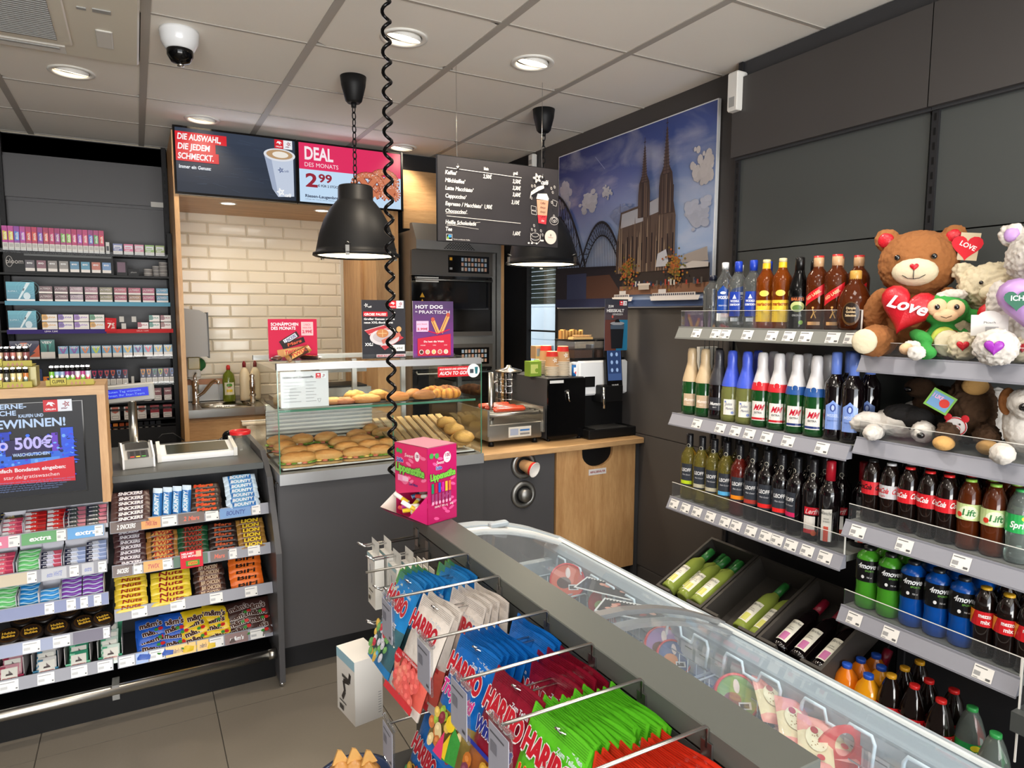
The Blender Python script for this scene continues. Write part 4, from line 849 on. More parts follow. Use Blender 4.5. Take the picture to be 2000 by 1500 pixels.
# sales counter
def pout(L,W,T,col,col2=None,mat='foil',nx=14,ny=6,crimp=.12,cols=None):
 """flow-wrapped pack lying flat: origin at its centre bottom, long side along X"""
 g = G(); V = []; cr = crimp
 for side in (1,-1):
  for i in range(nx+1):
   for j in range(ny+1):
    u,v = i/nx*2-1,j/ny*2-1; e = max(0,1-abs(u)**6*1.02) if abs(u) < 1-cr else max(0.,(1-abs(u))/cr*.25)
    h = e**.5*(max(0,1-abs(v)**3))**.5
    V.append((u*L/2,v*W/2*(1-.04*(abs(u) > 1-cr)),T/2+side*T/2*h*(1+.06*math.sin(9*u+4*v))))
 m = (nx+1)*(ny+1)
 for s_ in (0,1):
  for i in range(nx):
   for j in range(ny):
    a,b,c,d = i*(ny+1)+j,(i+1)*(ny+1)+j,(i+1)*(ny+1)+j+1,i*(ny+1)+j+1; f = (a,b,c,d) if s_ == 0 else (d,c,b,a)
    cc = cols(i/nx,j/ny) if cols else (col2 if (col2 and (i < 2 or i >= nx-2)) else col)
    g.f.append(tuple(k+s_*m for k in f)); g.fm.append(mat); g.fc.append(cc); g.fs.append(True)
 g.v += V; return g
def bar(L,W,T,col,word,wc,col2=None,hh=.5,shear=.15,out=None,swirl=None):
 g = pout(L,W,T,col,col2); A = g.art((0,0,T*1.04),(1,0,0),(0,1,0),'foil',lay=.0004)
 if swirl: A.poly([(-L*.36,-W*.34),(L*.1,-W*.34),(L*.36,W*.3),(-L*.2,W*.34)],swirl)
 if out: A.outtext(word,0,-W*hh*.5,W*hh,wc,out,w=L*.62,shear=shear,al='c')
 else: A.text(word,0,-W*hh*.5,W*hh,wc,w=L*.62,bold=1,shear=shear,al='c')
 return g.mesh('candy_bar')
BR = {
 'snick2': (bar(.14,.036,.018,(62,34,30),'SNICKERS',(232,228,226),(84,60,56),out=(40,50,120),hh=.4),'long dark brown chocolate bar with blue and white letters'),
 'snick': (bar(.115,.034,.017,(58,30,34),'SNICKERS',(228,222,224),(70,44,44),out=(70,46,110),hh=.4),'dark brown chocolate bar with white-edged letters'),
 'bounty': (bar(.135,.036,.02,(46,110,176),'BOUNTY',(240,240,244),(196,214,230),swirl=(110,166,206),hh=.42),'blue and white coconut bar'),
 'mars2': (bar(.125,.034,.018,(36,22,20),'Mars',(206,60,36),(50,34,26),hh=.42,out=(196,140,56)),'black chocolate bar with red script and gold edge'),
 'twix': (bar(.12,.034,.016,(70,42,26),'TWIX',(170,50,40),(150,104,50),swirl=(206,156,84)),'brown and gold biscuit bar'),
 'twixg': (bar(.12,.034,.016,(40,76,46),'TWIX',(170,60,46),(20,66,40),swirl=(70,44,34)),'green-ended chocolate biscuit bar'),
 'mars': (bar(.115,.034,.017,(30,20,20),'Mars',(190,88,52),(40,28,24),hh=.42),'black chocolate bar with copper script'),
 'lion': (bar(.115,.034,.018,(110,70,34),'LION',(240,206,60),(150,110,50),out=(60,30,20)),'brown chocolate bar with yellow block letters'),
 'nuts': (bar(.115,.036,.018,(222,190,40),'Nuts',(150,44,36),(216,186,60),hh=.42),'yellow nut bar with red letters'),
 'nuts2': (bar(.15,.036,.018,(224,196,40),'Nuts',(150,36,34),(222,196,60),swirl=(236,210,70)),'long yellow nut bar with red letters'),
 'chick': (bar(.12,.034,.014,(92,50,32),'BiFi CHICKEN',(226,200,170),(50,30,26)),'thin brown sausage snack'),
 'bifi': (bar(.135,.06,.016,(226,110,34),'BiFi',(40,24,20),(216,100,30),hh=.34,swirl=None),'orange sausage snack pack'),
}
def stackrow(kind,x,y0,z,n,group,where,dy=.017,dz=.0165,tilt=.68,yaw=0,jx=.003,sc=None):
 me,desc = BR[kind]
 for k in range(n):
  o = solo(me,'candy_bar','%s, %s from bottom of its stack, %s' % (desc,ORD[k],where),'candy bar',(x+random.uniform(-jx,jx),y0+k*dy,z+.004+k*dz),rot=(tilt,random.uniform(-.03,.03),yaw+random.uniform(-.03,.03)),group=group)
  o['label'] = ' '.join(o['label'].split()[:16])
# counter body and top
t = thing('sales_counter','dark grey sales counter top behind the sweets shelves','counter',(0,3.17,0))
g = G(); g.box((-1.7,0,.925),(.475,.70,.955),'slate',bev=.002); ob(g,'worktop',t)
g = G(); g.box((-1.7,.22,0),(.475,.68,.925),'anthracite'); ob(g,'carcass',t)
# sweets rack: side panel, bottom rail, shelves with price rails
t = thing('sweets_rack','dark sweets shelving under the counter with steel bumper rail','shelf',(0,0,0))
g = G(); g.prism([(2.93,.02),(3.88,.02),(3.88,.99),(3.27,.99),(3.10,.90),(2.93,.60)],.476,.500,'anthracite',plane='YZ'); g.lathe([(.012,0),(.012,.02)],12,(.488,2.95,0),'chrome'); ob(g,'side_panel',t)
ob(G().box((-1.7,3.375,.05),(.475,3.385,.925),'dark'),'back_panel',t)
ob(G().box((-1.7,3.04,.0),(.475,3.3,.10),'black'),'plinth',t)
g = G()
for k in range(18): g.box((.478-.003,3.30,.3+k*.035),(.478,3.315,.318+k*.035),'black')
ob(g,'slotted_upright',t)
g = G(); g.tube([(-1.7,2.985,.135),(.47,2.985,.135)],.021,14,'steel'); g.tube([(.44,2.985,.135),(.472,2.985,.135)],.0225,14,'steel'); g.box((-.15,2.97,.1),(-.125,3.04,.16),'steelrough'); ob(g,'bumper_rail',t,'brushed steel bumper tube')
def tag(A,x,y,w,h): A.rect(x,y,x+w,y+h,(224,222,218)).rect(x+.003,y+h*.25,x+w*.42,y+h*.5,(176,176,176)).line([(x+.003,y+h*.8),(x+w*.8,y+h*.8)],h*.06,(120,120,120)).line([(x+w*.85,y+h*.2),(x+w*.95,y+h*.2)],h*.14,(60,60,60))
def rshelf(x0,x1,y,z,yb,strips,tilt=0):
 """shelf surface plus a leaning front rail carrying printed strips"""
 g = G(); g.box((x0,y,z-.012),(x1,yb,z-.004),'steelrough')
 for k in range(int((x1-x0)/.014)): g.box((x0+k*.014,y-.006,z-.022),(x0+k*.014+.003,y-.002,z-.003),'steelrough')
 s = ob(g,'shelf',t)
 g = G(); g.add([(x0,y-.014,z-.022),(x1,y-.014,z-.022),(x1,y,z+.024),(x0,y,z+.024),(x0,y-.010,z-.022),(x1,y-.010,z-.022),(x1,y+.004,z+.024),(x0,y+.004,z+.024)],[(0,1,2,3),(5,4,7,6),(3,2,6,7),(1,0,4,5),(0,3,7,4),(2,1,5,6)],'railgrey')
 A = g.art((0,y-.0142,z-.022),(1,0,0),(0,.014,.046),'gloss',lay=.0003)
 for a,b,c,txt,tc in strips:
  if c: A.rect(a,.002,b,.045,c)
  if txt: A.text(txt,(a+b)/2,.014,.017,tc,w=min(.6*(b-a),.012*len(txt)+.02),bold=1,shear=.15,al='c')
  if txt is None: tag(A,a,.003,b-a,.040)
  A.k -= .8
 ob(g,'price_rail',s)
br_,cy_ = (98,82,76),(228,228,228)
rshelf(-.13,.475,3.085,.765,3.37,[(-.128,-.02,br_,'2 SNICKERS',cy_),(-.02,.05,(206,146,76),'TWIX Xtra',(170,50,50)),(.055,.11,0,None,0),(.115,.215,br_,'2 Mars',(206,90,60)),(.22,.27,0,None,0),(.275,.40,(100,140,190),'BOUNTY',(40,70,140)),(.405,.44,0,None,0)])
rshelf(-.13,.475,3.065,.590,3.37,[(-.128,-.06,br_,'SNICKERS',cy_),(-.055,-.025,0,None,0),(-.02,.05,(214,156,74),'TWIX',(180,60,50)),(.05,.085,0,None,0),(.09,.22,(60,96,70),'',cy_),(.23,.3,br_,'Mars',(206,90,60)),(.305,.335,0,None,0),(.38,.43,0,None,0)])
rshelf(-.13,.475,3.045,.415,3.37,[(-.07,-.015,0,None,0),(.07,.125,0,None,0),(.22,.27,0,None,0),(.36,.41,0,None,0)])
rshelf(-.13,.475,3.085,.20,3.37,[(-.125,-.07,0,None,0),(-.065,-.02,(130,160,210),"m&m's",cy_),(-.015,.04,0,None,0),(.045,.16,(226,180,80),"m&m's PEANUT",(90,50,40)),(.165,.21,(226,180,80),"m&m's",(90,50,40)),(.215,.27,0,None,0),(.275,.37,(130,100,96),"m&m's",cy_),(.38,.44,0,None,0)])
g = G(); g.M = Matrix.Rotation(-.25,4,'X'); g.box((0,0,0),(.085,.002,.07),'print',(206,34,54)); A = g.art((0,0,0),(1,0,0),(0,0,1)); A.text('NEUHEIT',.005,.055,.008,(245,230,230),bold=1).text('DES MONATS',.005,.044,.008,(245,230,230),bold=1).rect(.06,.042,.08,.066,(226,180,150)).rect(.02,.008,.072,.03,(70,140,50)).rect(.028,.012,.064,.026,(206,160,60)).text('TWIX',.046,.014,.009,(190,50,40),al='c',bold=1)
solo(g,'promotion_card','red promotion card clipped in front of the green biscuit bars','sign',(.115,3.035,.565))
w1,w2,w3,w4 = 'top right shelf','second right shelf','third right shelf','bottom right shelf'
for cx in (-.055,): stackrow('snick2',cx-.0,3.10,.775,6,'bars on the top sweets shelf',w1,sc=None)
BRB = BR['bounty'][0]
for k in range(4): solo(BRB,'candy_bar','blue and white coconut bar standing upright, %s from left, top right shelf' % ORD[k],'candy bar',(.045+k*.036,3.11,.835),rot=(1.25,-1.5,0),group='upright coconut bars')
stackrow('mars2',.225,3.10,.775,6,'bars on the top sweets shelf',w1); stackrow('bounty',.375,3.10,.775,7,'bars on the top sweets shelf',w1)
for i,(kd,x_,n_) in enumerate((('snick',-.065,7),('twix',.055,6),('twixg',.17,6),('mars',.29,6),('lion',.405,6))): stackrow(kd,x_,3.08,.597,n_,'bars on the second sweets shelf',w2)
for i,(kd,x_,n_) in enumerate((('nuts',-.07,7),('nuts2',.075,6),('chick',.225,6))): stackrow(kd,x_,3.06,.422,n_,'bars on the third sweets shelf',w3)
stackrow('bifi',.375,3.08,.425,5,'bars on the third sweets shelf',w3,dz=.022,dy=.02)
def mm(col,nm):
 g = pout(.12,.085,.024,col,None,crimp=.08); A = g.art((0,0,.0262),(1,0,0),(0,1,0),'foil')
 A.outtext("m&m's",0,-.012,.024,(70,40,30),(236,230,226),w=.085,al='c',rot=.05).oval(.035,-.028,.010,.008,(200,40,40)).oval(.02,-.03,.008,.007,(60,140,60)); return g.mesh('candy_bag')
for ci,(c,nm,xs) in enumerate((((30,84,180),'blue',(.0,.085)),((226,190,30),'yellow',(.165,.25)),((62,38,34),'brown',(.34,.42)))):
 me = mm(c,nm)
 for a,x_ in enumerate(xs):
  for k in range(4):
   solo(me,'candy_bag','%s chocolate sweets bag, %s from bottom of the %s %s pile' % (nm,ORD[k],('left','right')[a],nm),'sweets bag',(x_+random.uniform(-.006,.006),3.115+k*.022,.205+k*.024),rot=(.75+random.uniform(-.15,.1),random.uniform(-.15,.15),random.uniform(-.25,.25)),group='%s chocolate sweets bags' % nm)
# left section
rl = [(-1.2,-.5,None,'',0),(-.49,-.36,(206,120,140),'',0)]
rshelf(-1.7,-.145,3.06,.77,3.37,[(-.60,-.43,(206,110,140),'extra',cy_),(-.455,-.42,0,None,0),(-.415,-.30,(84,150,90),'extra',cy_),(-.305,-.275,0,None,0),(-.27,-.15,(84,150,206),'extra',cy_),(-.18,-.152,0,None,0)])
rshelf(-1.7,-.145,3.05,.625,3.37,[(-.52,-.4,(190,176,150),'',0),(-.405,-.375,0,None,0),(-.36,-.28,(176,178,184),'extra WHITE',(120,130,180)),(-.27,-.24,0,None,0),(-.23,-.19,(176,178,184),'extra',(120,130,180)),(-.175,-.148,0,None,0)])
rshelf(-1.7,-.145,3.03,.50,3.37,[(-1,-.146,(110,120,160),'',0),(-.355,-.325,0,None,0),(-.285,-.255,0,None,0),(-.24,-.215,0,None,0),(-.195,-.17,0,None,0)])
rshelf(-1.7,-.145,3.02,.365,3.37,[(-1,-.28,(128,138,168),'',0),(-.43,-.375,0,None,0),(-.335,-.28,0,None,0),(-.27,-.146,(70,60,84),'',0),(-.17,-.148,0,None,0)])
rshelf(-1.7,-.145,3.085,.20,3.37,[(-.52,-.46,0,None,0),(-.40,-.345,0,None,0),(-.29,-.235,0,None,0),(-.2,-.148,0,None,0)])
def gum(c,c2,dark=False):
 g = G(); g.box((-.034,0,0),(.034,.02,.012),'gloss',c); A = g.art((-.034,0,.012),(1,0,0),(0,1,0),'gloss',lay=.0003)
 A.poly([(.045,0),(.068,0),(.068,.02),(.038,.02)],c2).poly([(0,.002),(.022,.002),(.018,.018),(0,.018)],(40,44,70) if dark else (240,240,244)).text('extra',.006,.006,.009,(240,240,240) if not dark else (230,230,235),w=.03,bold=1,shear=.2)
 B = g.art((-.034,0,0),(1,0,0),(0,0,1),'gloss',lay=.0003); B.rect(.0,.001,.018,.011,(60,50,60)).text('extra',.004,.003,.006,(240,240,240),w=.024,bold=1); return g.mesh('chewing_gum_pack')
def gumw(c,c2):
 g = G(); g.box((-.034,0,0),(.034,.02,.011),'gloss',c); A = g.art((-.034,0,.011),(1,0,0),(0,1,0),'gloss',lay=.0003)
 for k in range(8): A.poly([(k*.0085,.007+.004*math.sin(k)),((k+1)*.0085,.007+.004*math.sin(k+1)),((k+1)*.0085,.013+.004*math.sin(k+1)),(k*.0085,.013+.004*math.sin(k))],c2); A.k -= 1
 B = g.art((-.034,0,0),(1,0,0),(0,0,1),'gloss',lay=.0003); B.rect(0,.003,.068,.008,c2).rect(.012,.004,.03,.007,(240,246,250)); return g.mesh('chewing_gum_pack')
GU = {'red': (gum((206,44,40),(170,30,34)),'red'),'gold': (gum((200,176,90),(60,54,50),True),'gold and black'),'pink': (gum((222,110,130),(196,70,100)),'pink'),'blackpink': (gum((60,70,70),(206,120,140),True),'black and pink'),
      'white': (gum((206,212,226),(150,166,206),True),'white and blue'),'whitered': (gum((206,206,222),(206,90,110),True),'white and red'),'green': (gumw((110,196,120),(214,240,220)),'green wave'),'blue': (gumw((34,130,196),(190,226,240)),'bright blue wave'),'blue2': (gumw((60,150,214),(200,228,244)),'light blue wave'),'purple': (gumw((130,70,170),(206,226,240)),'purple wave')}
def gumstack(kind,px,Yf,z,n,where,cols=1,tray=True,extra=0):
 me,nm = GU[kind]; x = PY(px,1000,Yf).x
 if tray:
  w_ = .074*cols; g = G(); c = (206,206,214)
  for a,b in (((0,0,0),(w_,.002,.018)),((0,0,0),(.002,.12,.06)),((w_-.002,0,0),(w_,.12,.06)),((0,.118,0),(w_,.12,.085)),((0,0,0),(w_,.12,.002))): g.box(a,b,'print',c)
  solo(g,'display_tray','pale cardboard tray holding %s gum, %s' % (nm,where),'tray',(x-.037,Yf,z),group='chewing gum trays',rot=(.12,0,0))
 for c_ in range(cols):
  for k in range(n+ (extra if c_ == 1 else 0)):
   solo(me,'chewing_gum_pack','%s gum pack, %s from bottom, %s column, %s' % (nm,ORD[k],('left','right')[c_] if cols > 1 else 'single',where),'chewing gum',(x+c_*.072,Yf+.006+k*.015,z+.006+k*.0125),rot=(.5,0,0),group='%s gum packs' % nm)
gumstack('gold',20,3.16,.80,3,'top left shelf',tray=False); gumstack('pink',22,3.075,.772,4,'top left shelf'); gumstack('red',65,3.075,.772,5,'top left shelf',cols=2); gumstack('blackpink',145,3.075,.772,5,'top left shelf',cols=2)
gumstack('pink',-5,3.065,.627,5,'second left shelf'); gumstack('green',48,3.065,.627,5,'second left shelf'); gumstack('whitered',92,3.065,.627,4,'second left shelf'); gumstack('white',140,3.065,.627,4,'second left shelf',cols=2,extra=1)
gumstack('green',0,3.045,.502,5,'third left shelf'); gumstack('blue',42,3.045,.502,5,'third left shelf'); gumstack('blue2',86,3.045,.502,3,'third left shelf'); gumstack('purple',128,3.045,.502,6,'third left shelf',cols=2)
g = G(); g.lathe([(.036,0),(.043,.003),(.043,.017),(.038,.022),(0,.023)],26,mat='gloss',col=(28,22,20)); A = g.art((0,0,.0235),(1,0,0),(0,1,0),'gloss'); A.oval(0,0,.034,.034,(60,40,20),24).oval(0,0,.028,.028,(36,26,22),24).text('Hubba',0,.004,.011,(222,176,60),al='c',bold=1,w=.042).text('Bubba',0,-.012,.011,(222,176,60),al='c',bold=1,w=.042); tin = g.mesh('bubblegum_tin')
for i,px in enumerate((14,58,110,162,200)):
 x = PY(px,1215,3.06).x; solo(tin,'bubblegum_tin','round black tin with gold letters, %s from left in front row' % ORD[i],'tin',(x,3.075,.385),rot=(.45,0,.1*i),group='round black gum tins')
 if i < 4: solo(tin,'bubblegum_tin','round black tin in shaded back row, %s from left' % ORD[i],'tin',(x+.035,3.17,.41),rot=(.45,0,0),group='round black gum tins')
def menthol(c,c2,nm):
 g = pout(.062,.078,.012,c,None,crimp=.08); A = g.art((0,0,.0132),(1,0,0),(0,1,0),'foil')
 for k in range(4): A.poly([(-.03,-.036+k*.02),(-.03,-.028+k*.02),(-.012+.0*k,-.012+k*.014),(-.014,-.02+k*.014)],c2); A.k -= .9
 A.rect(-.026,-.028,.026,.024,(226,224,214)).text('FISHERMAN',0,-.018,.006,(180,50,50),w=.044,al='c',bold=1).poly([(-.012,-.004),(.012,-.004),(.009,.003),(-.01,.003)],(70,60,60)).poly([(-.002,.003),(.008,.003),(-.002,.016)],(120,110,110)); return g.mesh('menthol_sachet')
for i,(px,c,c2,nm) in enumerate(((18,(206,150,160),(150,40,70),'burgundy striped'),(88,(226,224,220),(60,120,150),'white and teal striped'),(152,(60,150,116),(120,200,160),'emerald green'),(216,(214,232,220),(70,160,120),'white and green striped'))):
 x = PY(px,1290,3.1).x; g = G(); w_ = .088
 for a,b in (((-w_/2,0,0),(-w_/2+.002,.16,.09)),((w_/2-.002,0,0),(w_/2,.16,.09)),((-w_/2,.158,0),(w_/2,.16,.12)),((-w_/2,0,0),(w_/2,.002,.022)),((-w_/2,0,0),(w_/2,.16,.002))): g.box(a,b,'print',(200,196,196) if b[0]-a[0] < .01 else c2)
 solo(g,'display_tray','open carton of %s menthol sachets, bottom left shelf' % nm,'tray',(x,3.10,.206),group='menthol sachet cartons')
 me = menthol(c,c2,nm)
 for k in range(4): solo(me,'menthol_sachet','%s menthol sachet, %s from front in its carton' % (nm,ORD[k]),'sweets packet',(x+random.uniform(-.004,.004),3.115+k*.03,.226+k*.020),rot=(.95-.08*k,0,random.uniform(-.05,.05)),group='%s menthol sachets' % nm)
# oak-framed promotion screen
YS = 2.95
t = thing('counter_screen','oak framed advertising screen on the counter with blue and red picture','screen',(0,YS,0))
g = G(); g.box((-1.2,0,1.318),(-.115,.3,1.352),'oakx'); ob(g,'top_board',t); ob(G().box((-.142,0,.905),(-.115,.3,1.318),'oakz'),'side_board',t)
ob(G().box((-1.2,.012,.905),(-.142,.05,1.318),'black'),'bezel',t)
g = G(); g.box((-1.0,.004,.955),(-.188,.012,1.300),'blackgloss')
A = g.art((0,.0035,0),(1,0,0),(0,0,1),'screen',lay=.0003)
def q(px,py): p = PY(px,py,YS+.003); return p.x,p.z
def qt(txt,px,py,px2,hpx,col,**k): x,z = q(px,py); x2,_ = q(px2,py); hz = q(px,py-hpx)[1]-z; A.text(txt,x,z,hz,col,w=x2-x,**k)
A.rect(-.95,.96,-.192,1.297,(20,22,30)); bl = (190,214,246)
qt('5-STERNE-',-40,802,52,9,bl,bold=1); qt('WÄSCHE',-40,815,32,9,bl,bold=1); qt('KAUFEN UND',36,816,85,6,bl,bold=1); qt('GEWINNEN!',-30,840,130,16,bl,bold=1)
x,z = q(85,805); orlen(A,x,z,.044)
for (a,b,c,d),col in (((0,845,22,900),(30,60,190)),((100,845,115,885),(110,60,200)),((118,835,146,890),(50,90,226)),((-20,890,140,915),(50,110,226)),((60,895,118,908),(90,150,240))):
 x0,z1 = q(a,b); x1,z0 = q(c,d); A.rect(x0,z0,x1,z1,col)
rs = random.Random(5)
for k in range(120):
 px,py = rs.uniform(0,150),rs.uniform(845,925); x,z = q(px,py); s_ = rs.uniform(.002,.007); A.oval(x,z,s_,s_*rs.uniform(.5,1.4),rs.choice(((30,70,220),(60,120,250),(90,60,210),(120,180,255),(20,30,90))),6); A.k -= .95
A.k += 1
for i in range(7):
 x,z = q(138,838+i*9); x2,z2 = q(138-6-i*2.2,846+i*9); x3,_ = q(138+6+i*2.2,846+i*9); A.poly([(x,z),(x2,z2),(x3,z2)],(40,90,240)); A.k -= .5
x,z = q(12,892); x1,z1 = q(98,852); A.poly([(x,z),(x1,z+.01),(x1,z1),(x,z1-.006)],(36,26,80)); qt('o 500€',-3,880,106,22,(200,190,255),bold=1)
x,z = q(24,898); x1,z1 = q(100,884); A.rect(x,z,x1,z1,(10,14,30)); qt('WASCHGUTSCHEIN',26,892,98,6,bl,bold=1)
pts = [q(-60,950),q(148,937),q(145,890),q(-60,925)]; A.poly(pts,(222,32,50)); qt('Einfach Bondaten eingeben:',-12,925,130,7,(250,240,240),bold=1); qt('star.de/gratiswaschen',8,937,118,7,(250,235,235))
for k in range(5): qt('Teilnahmebedingungen unter star.de Aktion gilt bis 30.09. Abbildungen aehnlich',-20,947+k*4.2,148-k*8,2.6,(120,140,190))
ob(g,'display',t,'glowing display')
# lighter trays on top
def lighters(px0,px1,py,Y,z,n,cols,nm,sides):
 x0,x1 = PY(px0,py,Y).x,PY(px1,py,Y).x; wd = (x1-x0)
 g = G(); g.box((x0-.01,Y-.012,z),(x1+.01,Y+.10,z+.004),'print',(160,152,64)).box((x0-.01,Y-.014,z),(x1+.01,Y-.012,z+.022),'print',(170,160,76))
 A = g.art((x0,Y-.0142,z),(1,0,0),(0,0,1)); A.rect(wd*.02,.003,wd*.42,.03,(110,100,40)).rect(wd*.04,.005,wd*.40,.028,(186,176,84)).text('CLIPPER',wd*.22,.010,.012,(70,60,30),al='c',w=wd*.3,bold=1)
 for k in range(4): A.poly([(wd*(.5+.1*k),.003),(wd*(.58+.1*k),.003),(wd*(.54+.1*k),.017)],(176,130,110)); A.k -= .9
 solo(g,'lighter_tray','yellow printed card tray of lighters, %s' % nm,'tray',(0,0,0))
 for r_ in range(2):
  for i in range(n):
   c,c2 = cols[i % len(cols)]; g = G(); g.lathe([(.0075,0),(.0085,.003),(.0085,.048)],12,mat='gloss',col=c,cap=False).lathe([(.0088,.048),(.0088,.062),(.007,.063),(0,.063)],12,mat='black')
   g.box((-.006,-.004,.063),(.006,.004,.068),'chrome'); A = g.art((0,0,0),(1,0,0),(0,0,1),'gloss',wrap=.0086); A.rect(-.008,.012,.008,.032,c2).oval(0,.03,.005,.006,(226,226,220),8)
   solo(g,'lighter','%s lighter from left, %s row, %s' % (ORD[i],('front','back')[r_],nm),'lighter',(x0+wd*(i+.5)/n,Y+.005+r_*.03,z+.004),group='lighters on the oak screen frame')
gc = [((120,180,60),(60,150,40)),((150,176,206),(90,60,60)),((140,160,190),(70,60,80)),((150,60,130),(120,180,70)),((120,70,110),(140,190,60)),((210,206,214),(190,60,90)),((170,60,120),(120,170,60)),((190,196,210),(206,80,100))]
gb = [((196,120,60),(90,110,90)),((120,110,80),(90,80,60)),((226,206,160),(150,60,50)),((90,90,80),(60,60,56)),((222,206,150),(170,150,90)),((226,214,160),(190,170,90))]
gp = [((150,90,90),(60,40,50)),((190,120,110),(80,50,60)),((206,180,150),(120,90,60))]
lighters(97,178,752,3.0,1.353,8,gc,'standing alone right of centre',1); lighters(-30,58,760,2.985,1.353,7,gb,'lower tray at the left border',1); lighters(-30,58,722,3.05,1.425,7,gp,'upper tray at the left border',1)
ob(G().box((-.5,.062,1.353),(-.33,.16,1.424),'gloss',(160,150,74)),'tray_riser',bpy.data.objects['counter_screen'])
# customer display, card terminal, coin tray and small things on the counter
a = PZ(262,868,.956)
t = thing('customer_display','grey pole display with blue lit text over the counter','display',(a.x,a.y,.956))
ob(G().lathe([(.06,0),(.06,.01),(.02,.016),(.019,.22),(.024,.225),(0,.225)],20,mat='steel'),'pole',t)
g = G(); g.M = Matrix.Rotation(-.06,4,'Y'); g.box((-.13,-.02,.22),(.12,.03,.31),'greyplastic',bev=.006).box((-.10,-.022,.245),(.095,-.02,.292),'blackgloss')
A = g.art((-.098,-.0222,.247),(1,0,0),(0,0,1),'screen'); A.rect(0,0,.19,.043,(34,50,230)).text('Guten Tag wünscht',.008,.026,.010,(150,190,255),w=.15).text('Ihnen Ihr Star-Team',.008,.008,.010,(150,190,255),w=.165); ob(g,'display_head',t)
a = PZ(272,914,.956); t = thing('card_terminal','grey and white card payment terminal on the counter','payment terminal',(a.x,a.y,.956),rotz=.1)
g = G(); g.prism([(0,0),(.16,0),(.17,.03),(.15,.085),(.08,.095),(.0,.04)],-.055,.055,'greyplastic',plane='YZ'); ob(g,'body',t)
for s_ in (-1,1): ob(G().prism([(-.006,-.0),(.16,0),(.175,.03),(.155,.092),(.08,.102),(-.004,.05)],s_*.055,s_*.055+s_*.007 if s_ > 0 else s_*.055-.007,'whitegloss',plane='YZ'),'side_shell',t)
g = G(); A = g.art((-.045,.002,.0445),(1,0,0),(0,.08,.055),'gloss'); A.rect(.005,.0,.085,.045,(60,60,64))
for r_ in range(4):
 for c_ in range(3): A.rect(.014+c_*.022,.004+r_*.010,.030+c_*.022,.011+r_*.010,(30,30,32) if r_ else ((190,60,50),(206,190,60),(70,150,70))[c_]); A.k -= .9
A.k += 1; A.rect(.0,.054,.09,.094,(26,26,28)); ob(g,'keypad',t)
g = G(); A = g.art((-.035,.084,.0975),(1,0,0),(0,.07,-.008),'gloss'); A.rect(0,0,.07,.04,(60,84,90)).text('9,90',.01,.015,.01,(120,150,150)); ob(g,'screen',t)
a,b2 = PZ(310,903,.956),PZ(462,889,.956)
t = thing('coin_tray','white plastic coin tray with glass inset on the counter','tray',(a.x,a.y,.956),rotz=math.atan2(b2.y-a.y,b2.x-a.x)); Lc = (b2-a).length
g = G(); g.prism([(0,0),(.19,0),(.19,.045),(.02,.025),(0,.025)],0,Lc,'whitegloss',plane='YZ'); ob(g,'body',t)
for x_ in (-.004,Lc-.012): ob(G().prism([(-.006,0),(.2,0),(.2,.062),(.1,.05),(-.006,.04)],x_,x_+.016,'white',plane='YZ'),'end_rib',t)
g = G(); g.add([(.035,.03,.0290),(Lc-.03,.03,.0290),(Lc-.03,.175,.0460),(.035,.175,.0460)],[(0,1,2,3)],'olive' if P('olive',(58,58,46),.15) else ''); ob(g,'glass_inset',t,'dark glass inset')
a = PZ(472,882,.956); t = thing('plastic_jar','clear plastic jar with red rim on the counter end','jar',(a.x,a.y+.03,.956)); ob(G().lathe([(.045,.0),(.045,.085),(.045,.085)],22,mat='acrylic',cap=False),'jar_body',t); ob(G().lathe([(.048,.082),(.049,.1),(.043,.1),(.043,.082)],24,mat='gloss',col=(206,34,40),cap=False),'rim',t,'red rim')
a = PZ(445,880,.956); g = G(); g.tube([(-.08,0,.015),(-.02,.01,.03),(.03,.02,.045)],.015,8,'blackgloss').ell((.045,.02,.05),(.03,.035,.03),'blackgloss'); solo(g,'barcode_scanner','black handheld scanner lying beside the red-rimmed jar','scanner',(a.x-.01,a.y+.08,.956),rot=(0,0,.5))
a = PZ(300,866,.956); solo(G().tube([(0,0,.01),(.04,.02,.05),(.09,.03,.05),(.14,.02,.01)],.003,6,'black'),'cable','thin black cable looping behind the coin tray','cable',(a.x,a.y-.06,.956))
g = G(); g.M = Matrix.Rotation(-.25,4,'Y'); g.box((0,0,0),(.015,.22,.22),'black'); a = PY(208,862,3.5); solo(g,'till_monitor','edge of a dark till monitor behind the oak screen frame','monitor',(a.x-.02,3.5,.956))

